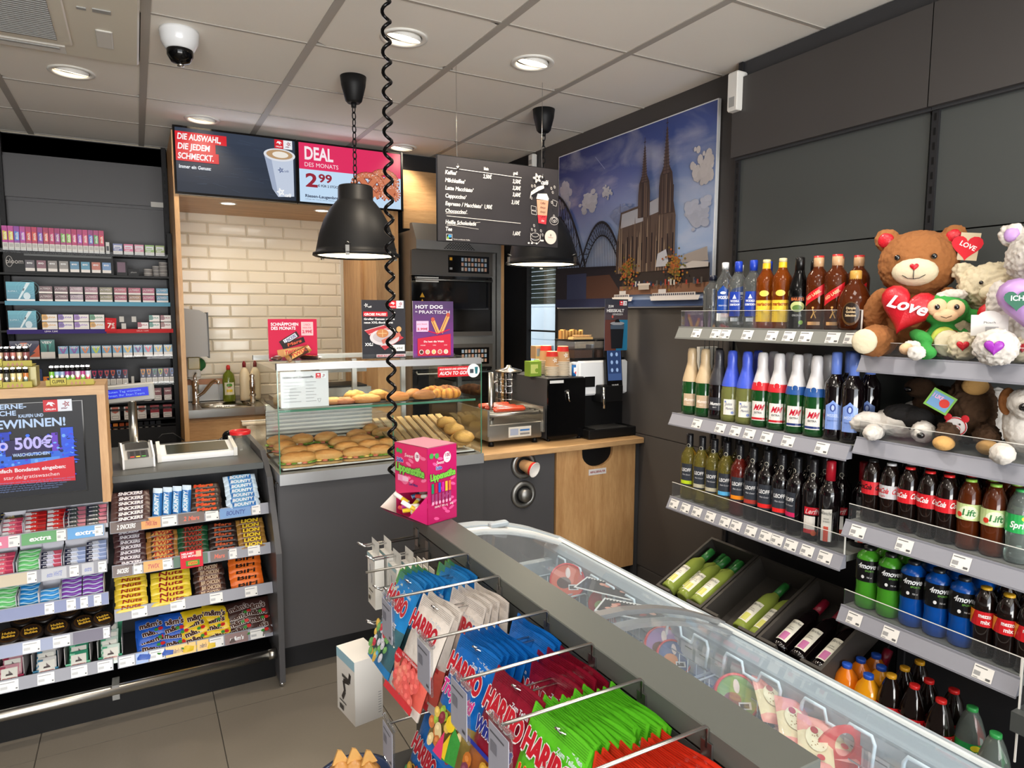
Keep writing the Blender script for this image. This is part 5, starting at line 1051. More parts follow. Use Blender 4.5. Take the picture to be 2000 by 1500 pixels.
# snack display case
XL,XR,YF,YK,ZT,ZBm = .515,1.488,3.0,3.69,1.405,.925
t = thing('snack_counter','dark grey counter front under the glass snack case','counter',(0,0,0))
ob(G().box((.503,3.02,.13),(1.51,3.05,.885),'anthracite').box((.503,3.05,.1),(1.51,3.7,.86),'darker'),'front_panel',t)
ob(G().box((.503,3.09,0),(1.95,3.14,.13),'darker'),'plinth',t); ob(G().box((.503,3.012,.13),(.51,3.03,.885),'dark'),'edge_strip',t)
t = thing('display_case','glass snack counter case with steel top edge and inner shelf','display case',(0,0,0))
ob(G().box((XL-.005,YF-.02,.882),(XR+.004,YF+.03,.93),'alu').box((XL-.005,YF+.03,.882),(XL+.012,YK,.93),'alu').box((XR-.01,YF+.03,.882),(XR+.004,YK,.93),'alu'),'base_frame',t,'aluminium base frame')
ob(G().box((XL,YF,.93),(XR,YF+.005,ZT-.027),'glass'),'front_glass',t); ob(G().box((XL,YF+.005,.93),(XL+.005,YK,ZT-.028),'glass'),'side_glass',t); ob(G().box((XR-.005,YF+.005,.93),(XR,YK,ZT-.028),'glass'),'side_glass',t)
ob(G().box((XL,YF+.04,ZT-.004),(XR,YK,ZT+.002),'glass'),'top_glass',t)
for a,b in (((XL,YF-.0025,ZT-.026),(XR,YF+.035,ZT+.004)),((XL,YK-.03,ZT-.02),(XR,YK,ZT+.004))): ob(G().box(a,b,'alu'),'top_rail',t)
for x_ in (XL-.001,XR-.002): ob(G().box((x_,YF-.001,.93),(x_+.004,YF+.003,ZT-.02),'glassedge'),'glass_edge',t)
ob(G().box((XL+.01,YF+.05,1.193),(XR-.01,YF+.50,1.199),'glass').box((XL+.01,YF+.045,1.191),(XR-.01,YF+.05,1.201),'glassedge').box((XL+.01,YF+.12,1.199),(XR-.15,YF+.42,1.203),'black'),'inner_shelf',t)
ob(G().box((XL+.02,YF+.04,.935),(XR-.02,YF+.42,.942),'white'),'deck',t)
g = G()
for k in range(9): g.box((XL+.02,YF+.45,.97+k*.02),(XR-.42,YF+.455,.98+k*.02),'white')
g.box((XL+.02,YF+.458,.94),(XR-.42,YF+.47,1.17),'steelrough').box((XL+.02,YF+.44,1.15),(XR-.42,YF+.49,1.175),'white'); ob(g,'louvre_grille',t,'white slatted grille')
for x_ in (.72,1.02,1.3): ob(G().box((x_,YK-.05,.93),(x_+.025,YK-.03,1.38),'alu'),'back_post',t)
g = G(); g.M = Matrix.Translation((1.04,3.02,.945))
g.box((0,.02,0),(.004,.38,.20),'glass').box((0,.018,0),(.004,.022,.20),'glassedge'); ob(g,'partition_glass',t)
ob(G().box((.62,3.66,.95),(.93,3.67,1.16),'ivory'),'back_flap',t)
P('boardw',(206,170,120),.6)
g = G()
for k in range(9): g.prism([(3.06,.955),(3.46,1.06),(3.46,1.072),(3.06,.967)],1.07+k*.045,1.10+k*.045,'boardw',plane='YZ')
solo(g,'slatted_board','sloping wooden slat board on the right of the glass case','board',(0,0,0))
def breadcol(a,b):
 def f(t_): return tuple(int(x+(y-x)*t_) for x,y in zip(a,b))
 return f
def loaf(rx,ry,rz,top,bot,seed,noise=.03,cut=None,curl=0.0):
 g = G(); nu,nv = 18,11; V = []; rnd = random.Random(seed); ph = [rnd.uniform(0,6) for _ in range(4)]; f = breadcol(bot,top)
 for j in range(nv+1):
  t_ = PI*j/nv
  for k in range(nu):
   a = 2*PI*k/nu; x,y,z = math.sin(t_)*math.cos(a),math.sin(t_)*math.sin(a),math.cos(t_); n_ = 1+noise*(math.sin(6*x+ph[0])*math.sin(5*y+ph[1])+math.sin(11*x+7*z+ph[2])*.5)
   z2 = max(z,-.45); X_,Y_ = rx*x*n_,ry*y*n_
   V.append((X_,Y_+curl*X_*X_/rx*1.0,rz*(z2+.45)/1.45*1.45*n_))
 for j in range(nv):
  for k in range(nu):
   zz = (V[j*nu+k][2]+V[(j+1)*nu+k][2])/(2*rz*1.45); q_ = max(0,min(1,zz+.12*math.sin(7*k+3*j+seed)))
   g.f.append((j*nu+k,(j+1)*nu+k,(j+1)*nu+(k+1) % nu,j*nu+(k+1) % nu)); g.fm.append('bread'); g.fc.append(f(q_)); g.fs.append(True)
 g.v += V; return g
def sandwich(seed,rx=.075,ry=.038):
 g = loaf(rx,ry,.030,(196,128,62),(226,184,120),seed); n0 = len(g.v); g.v = [(x,y,z+.022) for x,y,z in g.v]
 h = loaf(rx*.98,ry*.98,.012,(226,196,140),(196,146,84),seed+1); g2 = G(); g2.v,g2.f,g2.fm,g2.fc,g2.fs = h.v,h.f,h.fm,h.fc,h.fs
 rnd = random.Random(seed); fil = G()
 for k in range(14):
  a = 2*PI*k/14; c = rnd.choice(((96,140,50),(214,120,100),(236,206,120),(120,160,60),(226,214,190))); fil.ell((rx*.86*math.cos(a),ry*.9*math.sin(a),.0205),(.016,.014,.0035),'gloss',c,8,4,noise=.1,rot=Matrix.Rotation(a,3,'Z'))
 return g.mesh('bun_top'),g2.mesh('bun_bottom'),fil.mesh('filling')
SWS = [sandwich(i*7+1,*d) for i,d in enumerate(((.062,.040),(.055,.045),(.070,.038)))]
LOW = [(415,1195,3,1),(590,1195,3,0),(695,1225,2,0),(815,1185,3,1),(945,1155,4,0),(1010,1195,3,0),(850,1215,2,2),(740,1245,1,0),(905,1245,1,0),(1040,1230,1,1),(600,1305,0,2),(815,1290,0,2),(985,1290,0,0),(520,1280,1,0),(370,1285,1,2),(350,1325,0,0),(430,1310,0,1),(250,1200,3,0),(290,1250,2,1)]
for i,(zx,zy,row,kd) in enumerate(LOW):
 px,py = 480+zx*.2667,560+zy*.2667; p = PZ(px,py,.985); y = 3.07+row*.085 if row < 4 else 3.40; x = PY(px,py,y).x
 if not (.56 < x < 1.02 or (x > .56 and x < 1.44)): x = max(.60,min(1.40,x))
 s_ = thing('sandwich','','sandwich',(x,y,.943+row*.012),rotz=random.uniform(-.3,.3)); a_,b_,c_ = SWS[kd]
 ob(a_,'bun_top',s_); ob(b_,'bun_bottom',s_); ob(c_,'filling',s_)
 s_['label'] = 'filled roll, number %d from left in %s row of the glass case' % (0,('front','second','third','fourth','rear')[row]); s_['_x'] = x; s_['_r'] = row; s_['group'] = 'filled rolls in the lower glass case'
for row in range(5):
 L_ = sorted([o for o in bpy.data.objects if o.name.startswith('sandwich') and o.get('_r') == row and not o.parent],key=lambda o: o['_x'])
 for i,o in enumerate(L_): del o['_x'],o['_r']; o['label'] = 'filled bread roll, %s from left in the %s row of the glass case' % (ORD[i],('front','second','third','fourth','rear')[row])
gz = (196,130,66)
UP = [('bread_roll',275,845,.05,.04,.035,(214,200,176),(190,160,120),'flour-dusted pale roll behind the notice',0,.02),('bread_roll',200,830,.05,.045,.04,(206,196,180),(180,150,110),'white floury roll at the left glass side',0,.14),('baguette',450,850,.085,.036,.026,(206,140,70),(170,110,60),'long golden baguette roll under the notice',0,.02),
      ('pastry',640,835,.06,.035,.022,(206,160,90),(150,90,60),'flat sugared pastry left of centre on the glass shelf',0,.04),('pastry',720,825,.05,.035,.022,(196,130,80),(140,80,60),'reddish glazed pastry beside the flat sugared pastry',0,.03),('pastry',800,785,.055,.04,.035,(226,176,96),(190,130,66),'crumbly golden pastry in the shelf middle',0,.12),('pastry',880,810,.07,.04,.028,(216,160,84),(160,100,60),'wide twisted pastry in the shelf middle',0,.03),('pastry',970,770,.055,.04,.032,(222,166,84),(180,120,60),'golden pastry behind the spiral cord',0,.13),
      ('bread_roll',1110,795,.062,.04,.03,(170,96,40),(206,146,84),'brown glazed roll right of the spiral cord',0,.03),('bread_roll',1230,775,.045,.04,.03,(196,120,66),(206,150,90),'small reddish roll between two brown rolls',0,.12),('chocolate_roll',1310,800,.062,.036,.032,(126,74,34),(186,124,66),'dark chocolate-topped roll on the glass shelf',0,.03)]
for nm,zx,zy,rx,ry,rz,top,bot,lab,cu,dy in UP:
 px,py = 480+zx*.2667,560+zy*.2667; y = YF+.10+dy; x = PY(px,py,y).x; g = loaf(rx,ry,rz,top,bot,int(zx),noise=.07 if nm == 'pastry' else .03); solo(g,nm,lab,'pastry' if nm == 'pastry' else 'bread',(max(XL+.07,x),y,1.204),rot=(0,0,random.uniform(-.2,.2)))
def croissant(col,col2):
 g = G(); V = []; n,m = 26,12; segs = []
 for i in range(n+1):
  u = i/n*2-1; a = u*1.35; r = .052; cx_,cy2 = r*math.sin(a)*1.3,-r*math.cos(a)+r; w_ = max(.003,.028*(1-abs(u)**1.7))*(1+.12*abs(math.sin(u*PI*3.5)))
  for k in range(m): b_ = 2*PI*k/m; V.append((cx_*(1)+math.sin(a)*w_*math.cos(b_)*.9,cy2-math.cos(a)*w_*math.cos(b_),max(0,.022+w_*math.sin(b_))))
 for i in range(n):
  for k in range(m):
   s_ = abs(math.sin((i/n*2-1)*PI*3.5)); c = tuple(int(a+(b-a)*s_) for a,b in zip(col2,col)); g.f.append((i*m+k,(i+1)*m+k,(i+1)*m+(k+1) % m,i*m+(k+1) % m)); g.fm.append('bread'); g.fc.append(c); g.fs.append(True)
 g.v += V; return g.mesh('croissant')
c1,c2 = croissant((222,152,64),(160,92,36)),croissant((170,104,56),(104,60,34))
for i,(zx,zy,dy,me,lab,rz) in enumerate(((1370,755,.15,c1,'golden croissant at the back of the glass shelf',.3),(1500,800,.04,c1,'golden croissant in front on the glass shelf',0),(1420,780,.07,c1,'golden croissant between two others',.9),(1530,745,.2,c2,'darker croissant, leftmost of three at the right end',.2),(1600,760,.17,c2,'darker croissant, middle of three at the right end',-.2),(1660,775,.1,c2,'darker croissant against the right glass side',.4))):
 px,py = 480+zx*.2667,560+zy*.2667; y = YF+.08+dy; x = min(PY(px,py,y).x,XR-.075); solo(me,'croissant',lab,'croissant',(x,y,1.2045 if x < XR-.15 else 1.2),rot=(0,0,rz),group='croissants on the glass shelf')
for i,(px,py,y) in enumerate(((905,880,3.10),(918,888,3.06),(895,865,3.18),(880,850,3.28))): g = loaf(.055,.05,.03,(214,166,90),(190,140,76),i,noise=.05); a = PY(px,py,y); solo(g,'flat_bread','round golden flatbread, %s from front at the right end of the case' % ORD[i],'bread',(min(a.x,XR-.07),y,.975+i*.02),rot=(.3,0,0),group='flatbreads on the slat board')
# grill tray seen through the glass
t = thing('contact_grill','open contact grill with rolls behind the glass case','grill',(.92,3.95,1.13)); ob(G().box((0,0,0),(.3,.3,.06),'steelrough'),'base',t); ob(G().box((0,.02,.15),(.28,.3,.2),'steelrough').tube([(.03,-.02,.18),(.03,-.02,.2),(.25,-.02,.2),(.25,-.02,.18)],.01,8,'black'),'lid',t); ob(G().box((.02,.02,.06),(.28,.28,.07),'black'),'hot_plate',t)
for i in range(2): solo(loaf(.06,.05,.035,(222,196,150),(226,206,166),i+50),'bread_roll','pale unbaked roll, %s one, beside the contact grill' % ('left','right')[i],'bread',(.78+i*.1,3.9,1.135))
t = thing('work_cabinet','oak back work cabinet carrying the contact grill behind glass case','cabinet',(.7,3.86,0)); ob(G().box((0,0,0),(.7,.45,1.1),'oakx'),'carcass',t); ob(G().box((-.01,-.02,1.1),(.72,.46,1.13),'steel'),'worktop',t)
# signs on and in the case
g = G(); A0 = (.56,YF+.012,1.22); g.box((.53,YF+.009,1.215),(.735,YF+.011,1.372),'print',(222,222,226)); A = g.art((.53,YF+.0088,1.215),(1,0,0),(0,0,1)); A.text('Inhalts- und Zusatzstoffe',.01,.128,.009,(60,60,66),w=.13,bold=1); orlen(A,.15,.125,.022)
for k in range(7): A.line([(.012,.11-k*.014),(.085-.01*(k % 3),.11-k*.014)],.0018,(150,150,156)); A.k -= .9; A.line([(.105,.11-k*.014),(.15-.01*(k % 2),.11-k*.014)],.0018,(160,160,166)); A.k -= .9
A.line([(.16,.02),(.155,.035),(.17,.035),(.165,.02),(.16,.02)],.001,(120,120,126)); solo(g,'ingredients_notice','white ingredients notice behind the left of the front glass','notice',(0,0,0))
p0,p1 = PY(855,737,YF),PY(935,713,YF); g = G(); g.box((p0.x,YF-.0015,p0.z),(p1.x-.02,YF-.0005,p1.z-.002),'gloss',(206,34,44)); A = g.art((p0.x,YF-.0016,p0.z),(1,0,0),(0,0,1),'gloss'); wd = p1.x-p0.x; A.text('ALLE SNACKS UND GETRÄNKE',.008,.034,.008,(250,240,240),w=wd*.66,bold=1,shear=.2).text('AUCH TO GO!',.008,.010,.016,(250,245,245),w=wd*.66,bold=1,shear=.2).oval(wd-.03,.026,.034,.034,(236,238,238),28).rect(wd-.05,.014,wd-.03,.034,(60,70,80)).poly([(wd-.024,.044),(wd-.006,.044),(wd-.010,.01),(wd-.02,.01)],(40,110,120)); solo(g,'promotion_sticker','red sticker with round cup emblem on the front glass','sticker')
def stand_sign(nm,lab,px0,py1,px1,py0,Y,draw,base=(200,200,200)):
 a,b = PY(px0,py1,Y),PY(px1,py0,Y); w_,h_ = b.x-a.x,b.z-a.z; z0 = ZT+.006
 t = thing(nm,lab,'sign',(a.x,Y,z0)); g = G(); g.box((0,0,0),(w_,.003,h_),'print',base); A = g.art((0,-.0002,0),(1,0,0),(0,0,1)); draw(A,w_,h_); ob(g,'poster',t)
 ob(G().box((-.003,-.03,-.002),(w_+.003,.04,.001),'acrylic').box((-.003,-.004,0),(w_+.003,-.002,.02),'acrylic'),'acrylic_foot',t); return t
def d1(A,w,h):
 A.rect(0,0,w,h,(190,26,66)).text('SCHNÄPPCHEN',.012,h-.030,.013,(246,226,232),w=w*.56,bold=1).text('DES MONATS',.012,h-.048,.013,(246,226,232),w=w*.5,bold=1).rect(w*.67,h*.6,w*.92,h*.93,(236,180,184)).text('2.99€',w*.69,h*.66,.013,(190,26,66),w=w*.21,bold=1).text('2 NACH',w*.72,h*.84,.009,(190,26,66),w=w*.14).text('WAHL FÜR',w*.70,h*.77,.007,(190,26,66),w=w*.18)
 for (x_,y_,L_,W2,r_,c,c2,tx,tc) in ((.42,.52,.42,.13,.55,(50,34,36),(226,226,230),'2 SNICKERS',(40,60,120)),(.5,.42,.48,.12,.32,(34,26,26),(60,30,26),'Mars',(206,90,60)),(.5,.22,.66,.16,.14,(190,136,84),(206,160,100),'TWIX Xtra',(200,30,60))):
  cr,sr = math.cos(r_),math.sin(r_); R = lambda a,b: (w*x_+(a*cr-b*sr)*w,h*y_+(a*sr+b*cr)*w); A.poly([R(-L_/2,-W2/2),R(L_/2,-W2/2),R(L_/2,W2/2),R(-L_/2,W2/2)],c).poly([R(-L_*.3,-W2*.36),R(L_*.4,-W2*.36),R(L_*.4,W2*.36),R(-L_*.3,W2*.36)],c2); a,b = R(-L_*.28,-W2*.25); A.text(tx,a,b,w*W2*.5,tc,w=w*L_*.64,bold=1,shear=.15,rot=r_)
t = stand_sign('promotion_sign','crimson sign with three chocolate bars on the glass case',525,692,618,610,3.16,d1)
g = G(); g.box((.0,-.055,0),(.2,.03,.003),'acrylic'); solo(g,'sample_tray','clear tray in front of the crimson chocolate sign','tray',(t.location.x-.004,3.15,ZT+.008))
solo(BR['twix'][0],'candy_bar','gold biscuit bar leaning on the crimson sign','candy bar',(t.location.x+.12,3.12,ZT+.035),rot=(1.0,-.45,.2)); solo(BR['snick'][0],'candy_bar','dark bar lying at the left of the crimson sign tray','candy bar',(t.location.x+.025,3.12,ZT+.012),rot=(.2,0,1.2)); solo(BR['mars'][0],'candy_bar','dark bar lying at the right of the crimson sign tray','candy bar',(t.location.x+.175,3.12,ZT+.012),rot=(.2,0,-1.0))
def d2(A,w,h):
 A.rect(0,0,w,h,(46,46,52)); cafe(A,w*.1,h*.9,.02,(226,226,226)); orlen(A,w*.62,h*.86,w*.17); A.rect(w*.03,h*.72,w*.58,h*.8,(206,30,44)).text('GROßE PAUSE?',w*.05,h*.735,.011,(250,240,240),w=w*.5,bold=1).text('Großer Genuss: unsere',w*.04,h*.66,.009,(240,240,240),w=w*.7,bold=1).text('neue XXL-Bockwurst',w*.04,h*.60,.009,(240,240,240),w=w*.66,bold=1)
 A.poly([(w*.05,h*.48),(w*.5,h*.57),(w*.95,h*.35),(w*.5,h*.14)],(190,60,70))
 for k in range(5): A.line([(w*(.05+.09*k),h*(.48-.068*k)),(w*(.5+.09*k),h*(.57-.044*k))],.003,(226,200,200))
 A.oval(w*.5,h*.36,w*.34,h*.14,(214,206,208),26).oval(w*.5,h*.37,w*.27,h*.10,(190,180,184),26).oval(w*.45,h*.43,w*.14,h*.075,(196,130,80),18).line([(w*.35,h*.43),(w*.55,h*.43)],.003,(230,190,140)).line([(w*.45,h*.37),(w*.45,h*.49)],.003,(230,190,140)); A.line([(w*.44,h*.28),(w*.86,h*.42)],.02,(196,110,96)).oval(w*.83,h*.5,w*.06,h*.05,(216,170,110),12).text('XXL!',w*.05,h*.22,.013,(250,250,250),w=w*.18,bold=1).rect(w*.66,h*.12,w*.96,h*.23,(236,236,232)).text('3,49€',w*.69,h*.15,.010,(60,60,60),w=w*.24).rect(w*.3,h*.02,w*.98,h*.07,(214,196,200)).text('MEHR ALS GENUG TANKEN!',w*.32,h*.03,.007,(190,30,50),w=w*.62,bold=1)
stand_sign('promotion_sign','dark cafe sign with sausage plate standing on the glass case',708,700,791,586,3.14,d2)
def d3(A,w,h):
 A.grad(0,0,w,h,(130,50,140),(84,64,104),8).text('HOT DOG',w*.06,h*.87,.016,(246,240,246),w=w*.68,bold=1).text('IN',w*.06,h*.80,.007,(246,240,246)).text('PRAKTISCH',w*.14,h*.78,.015,(246,240,246),w=w*.78).rect(w*.08,h*.46,w*.38,h*.65,(220,190,220)).text('pro Stück',w*.1,h*.585,.006,(200,40,70),w=w*.24).text('2.99€',w*.1,h*.49,.010,(200,40,70),w=w*.26,bold=1)
 for (a,b,c,d) in ((.48,.66,.62,.42),(.86,.74,.68,.44)): A.line([(w*a,h*b),(w*c,h*d)],.02,(226,170,100)); A.line([(w*a-.003,h*b),(w*c-.003,h*d)],.003,(150,70,60)); A.oval(w*a,h*(b+.02),.010,.010,(196,90,70),12)
 A.line([(w*.36,h*.47),(w*.6,h*.42),(w*.9,h*.5)],.005,(200,30,70)).poly([(w*.1,h*.03),(w*.92,h*.03),(w*.92,h*.42),(w*.1,h*.34)],(200,40,66)).text('Du hast die Wahl:',w*.5,h*.27,.008,(250,235,235),w=w*.5,al='c',bold=1)
 for k,c in enumerate(((80,50,40),(220,180,130),(226,196,120),(206,110,90),(220,200,170))): A.oval(w*(.19+.15*k),h*.10,w*.055,w*.055,(240,225,220),14).oval(w*(.19+.15*k),h*.10,w*.042,w*.042,c,14)
 for k in range(3): A.text(('WIENER','CHILI','KÄSE')[k],w*(.22+.28*k),h*.21,.005,(250,235,235),al='c'); A.k -= .5
stand_sign('promotion_sign','purple sign with two hot dogs standing on the glass case',807,698,885,588,3.10,d3)

# coffee station
WZ = .92
t = thing('coffee_counter','coffee counter with oak top and dark panel holding two cup tubes','counter',(0,0,0))
ob(G().box((1.497,2.99,.888),(2.53,3.62,WZ),'oakx',bev=.003),'worktop',t)
g = G(); g.box((1.512,3.04,.10),(1.95,3.058,.886),'anthracite'); ob(g,'front_panel',t); ob(G().box((1.512,3.06,.0),(2.52,3.6,.886),'darker'),'carcass',t)
for i,z in enumerate((.833,.674)):
 g = G(); g.lathe([(.044,-.004),(.05,-.012),(.066,-.014),(.073,-.008),(.074,0),(.074,.002)],36,(1.753,3.036,z),'steelrough',axis='Y',cap=False); g.M = Matrix.Translation((1.753,3.036,z)) @ Matrix.Rotation(PI/2,4,'X'); g.M = None
 r_ = ob(g,'cup_ring',t,'brushed steel cup ring')
 ob(G().lathe([(.05,.003),(0,.003)],24,(1.753,3.034,z),'black',axis='Y',cap=False),'cup_tube',r_)
def cupmesh(h=.09,r0=.028,r1=.04,band=True):
 g = G(); g.lathe([(r0,0),(r0,.002),(r0+(r1-r0)*.8,h*.8)],22,mat='print',col=(196,150,104),cap=False); g.lathe([(r0+(r1-r0)*.8,h*.8),(r1,h-.003)],22,mat='print',col=(214,50,44),cap=False); g.lathe([(r1,h-.003),(r1+.002,h-.001),(r1,h),(r1-.002,h-.003),(r0,.004),(0,.004)],22,mat='print',col=(230,226,220),cap=False); return g
c_ = cupmesh(); o = solo(c_,'paper_cup','brown paper cup with red band sticking out of the upper cup ring','paper cup',(1.753,3.05,.835),rot=(PI/2+.22,0,.35))
g = G(); g.lathe([(0.0,-.035),(.03,-.035),(.036,-.028),(.038,0),(.036,.01)],26,(1.755,3.03,.674),'steelrough',axis='Y',cap=False); A = g.art((1.735,2.9945,.664),(1,0,0),(0,0,1)); A.line([(.006,.004),(.034,.018)],.002,(120,118,112)); solo(g,'lid_plug','brushed metal plug filling the lower cup ring','lid')
p0,p1 = PY(947,900,3.035),PY(972,885,3.035); g = G(); g.box((p0.x,3.036,p0.z),(p1.x,3.04,p1.z),'print',(206,204,202)); A = g.art((p0.x,3.0359,p0.z),(1,0,0),(0,0,1)); A.text('Carolena',.008,.015,.009,(60,60,60),w=(p1.x-p0.x)*.8,bold=1); solo(g,'care_sticker','small white name sticker on the dark panel left of cup rings','sticker')
# waste cabinet
XA,XB = 1.957,2.50; xc0,xc1,zc = PY(1137,880,3.03).x,PY(1197,875,3.03).x,PY(1160,912,3.03).z
t = thing('waste_cabinet','oak waste cabinet front with rounded throw-in opening','cabinet',(0,0,0))
xm,rr = (xc0+xc1)/2,(xc1-xc0)/2; poly = [(XA,.155),(XB,.155),(XB,.884),(xc1,.884),(xc1,zc+rr*.75)]
for k in range(1,12): a = PI*k/12; poly.append((xm+rr*math.cos(a)**1 if True else 0,zc+rr*.75-rr*.75*math.sin(a)))
poly += [(xc0,zc+rr*.75),(xc0,.884),(XA,.884)]
g = G(); n = len(poly); V = [(a,3.03,b) for a,b in poly]+[(a,3.05,b) for a,b in poly]; g.add(V,[tuple(range(n)),tuple(range(2*n-1,n-1,-1))]+[(k,n+k,n+(k+1) % n,(k+1) % n) for k in range(n)],'oakz'); ob(g,'front',t)
ob(G().box((XA,3.052,.15),(XB,3.058,.884),'black'),'inner_flap',t)
g = G(); g.box((xm-.06,3.0275,zc-.045),(xm+.06,3.0298,zc-.012),'print',(214,210,208)); A = g.art((xm-.06,3.0274,zc-.045),(1,0,0),(0,0,1)); A.text('ABFALLBEHÄLTER',.008,.011,.011,(150,40,50),w=.104,bold=1); ob(g,'label_strip',t,'white strip with red letters')
ob(G().box((2.503,3.03,0),(2.528,3.6,.886),'dark'),'end_strip',t)
# steel guard posts with acrylic sheet
for i,(px,py) in enumerate(((959,862),(1068,854))):
 a = PZ(px,py,WZ); t = thing('guard_post','brushed steel guard post, %s of the two on the coffee counter' % ('left','right')[i],'post',(a.x,max(a.y,3.02),WZ),group='steel guard posts')
 ob(G().lathe([(.015,0),(.015,.385),(0,.387)],18,mat='steel'),'tube',t)
 for z in (.1,.33): ob(G().lathe([(.007,0),(.007,.03)],10,(.013,0,z),'steelrough',axis='X'),'clamp',t)
# roller grill
t = thing('roller_grill','steel roller grill with red sausages behind the guard posts','grill',(1.60,3.14,WZ))
g = G(); g.box((0,0,.03),(.33,.36,.12),'steel',bev=.004); ob(g,'body',t); ob(G().box((-.012,-.012,.06),(.0,.37,.2),'steel'),'side_plate',t); ob(G().box((.33,-.012,.06),(.342,.37,.2),'steel'),'side_plate',t)
for x_ in (.02,.29): ob(G().lathe([(.016,0),(.012,.03)],10,(x_+.01,.03,0),'black'),'foot',t)
for k in range(6): ob(G().lathe([(.011,0),(.011,.32)],12,(.005,.03+k*.055,.165),'steelrough',axis='X'),'roller',t)
g = G(); g.box((.12,-.0015,.045),(.26,0,.1),'print',(196,194,186)); A = g.art((.12,-.0017,.045),(1,0,0),(0,0,1)); A.rect(.01,.01,.06,.045,(150,160,180)).rect(.07,.01,.13,.02,(120,120,120)).rect(.07,.03,.13,.04,(60,110,170)); ob(g,'type_plate',t)
P('sausage',(190,70,44),.25,coat=.6)
for k in range(5): solo(G().lathe([(0,0),(.010,.006),(.0125,.02),(.0125,.18),(.010,.195),(0,.2)],14,mat='sausage',axis='X'),'sausage','red sausage on the roller grill, %s from front' % ORD[k],'sausage',(1.66+random.uniform(-.02,.02),3.195+k*.055,WZ+.188),group='sausages on the roller grill')
# wire warming basket
a = PY(990,760,3.58); t = thing('warming_cage','round glass warmer with chrome wire cage behind the roller grill','warmer',(a.x,3.56,WZ)); R_ = .075
ob(G().lathe([(R_+.01,0),(R_+.01,.1),(R_,.11),(R_,.12)],26,mat='steel'),'base',t); ob(G().lathe([(R_+.004,.36),(R_+.006,.37),(.02,.385),(.012,.4),(0,.402)],26,mat='steel'),'lid',t)
g = G()
for k in range(14): an = 2*PI*k/14; g.tube([(R_*math.cos(an),R_*math.sin(an),.12),(R_*math.cos(an),R_*math.sin(an),.36)],.0016,5,'chrome')
for z in (.13,.16,.2,.24,.28,.32): g.tube([(R_*math.cos(q_*PI/12),R_*math.sin(q_*PI/12),z) for q_ in range(24)],.0016,5,'chrome',closed=True)
o = ob(g,'wire_cage',t); ob(G().lathe([(R_-.006,.12),(R_-.006,.36)],26,mat='glass',cap=False),'glass_tube',t)
# black milk fridge with boxes and cups on top
a = PY(1070,850,3.13); b = PY(1142,850,3.13); FX0,FX1 = a.x,b.x; FH = PY(1100,738,3.13).z
t = thing('milk_fridge','black locked milk fridge under the stacks of paper cups','fridge',(FX0,3.13,WZ)); wd = FX1-FX0
ob(G().box((0,.012,.012),(wd,.46,FH-WZ),'dark',bev=.003),'body',t); ob(G().box((0,0,.015),(wd,.012,FH-WZ-.005),'blackgloss'),'door',t,'glossy black door')
g = G(); g.lathe([(.012,-.008),(.012,0)],14,(wd*.5,0,(FH-WZ)*.78),'chrome',axis='Y'); g.tube([(wd*.5,-.012,(FH-WZ)*.78),(wd*.5+.004,-.014,(FH-WZ)*.66),(wd*.5+.01,-.014,(FH-WZ)*.62)],.004,6,'chrome'); ob(g,'lock',t)
for x_ in (.02,wd-.02): ob(G().lathe([(.012,0),(.012,.014)],10,(x_,.03,0),'black'),'foot',t)
g = G(); g.box((.01,-.0012,(FH-WZ)*.92),(.10,-.0002,(FH-WZ)*.965),'print',(206,206,204)); ob(g,'label_strip',t)
def cupstack(px,pybot,Y,n,lab,top):
 a = PY(px,pybot,Y); z = FH+.001; t = thing('cup_stack',lab,'cup stack',(a.x,Y,z),group='stacks of paper cups'); g = G()
 for k in range(n):
  zz = k*.0095; g = G(); g.lathe([(.032,zz),(.040,zz+.0065),(.0415,zz+.008),(.040,zz+.0095),(.032,zz+.009)],20,mat='print',col=(222,208,186),cap=False); ob(g,'cup_rim',t)
 zz = n*.0095; g = G(); g.lathe([(.040,zz),(.034,zz+.055)],22,mat='print',col=(196,150,104),cap=False); g.lathe([(.034,zz+.055),(.030,zz+.083)],22,mat='print',col=(214,52,44),cap=False).lathe([(.030,zz+.083),(.028,zz+.085),(.026,zz+.080),(0,zz+.080)],22,mat='print',col=(206,160,120),cap=False)
 A = g.art((0,0,zz),(1,0,0),(0,0,1),wrap=.039); star(A,-.004,.035,.014,(240,232,220),.0025,.2); A.text('café',.0,.008,.012,(240,232,220),shear=.3); ob(g,'top_cup',t,'top cup turned upside down')
cupstack(1066,730,3.34,9,'tall paper cup stack at the left on the black fridge',0); cupstack(1078,730,3.24,6,'shorter middle paper cup stack in front',0); cupstack(1099,732,3.22,9,'tall paper cup stack at the right on the black fridge',0)
a = PY(1122,733,3.2); g = G(); g.lathe([(.017,0),(.017,.065)],16,mat='gloss',col=(40,110,180)).lathe([(.018,.065),(.018,.08),(0,.081)],16,mat='gloss',col=(226,226,230)); A = g.art((0,0,0),(1,0,0),(0,0,1),'gloss',wrap=.0172); A.rect(-.015,.02,.015,.05,(226,230,236)).oval(0,.02,.01,.008,(200,40,50),10); solo(g,'sweetener_tub','small blue and white sweetener tub beside the cups','tub',(a.x,3.2,FH))
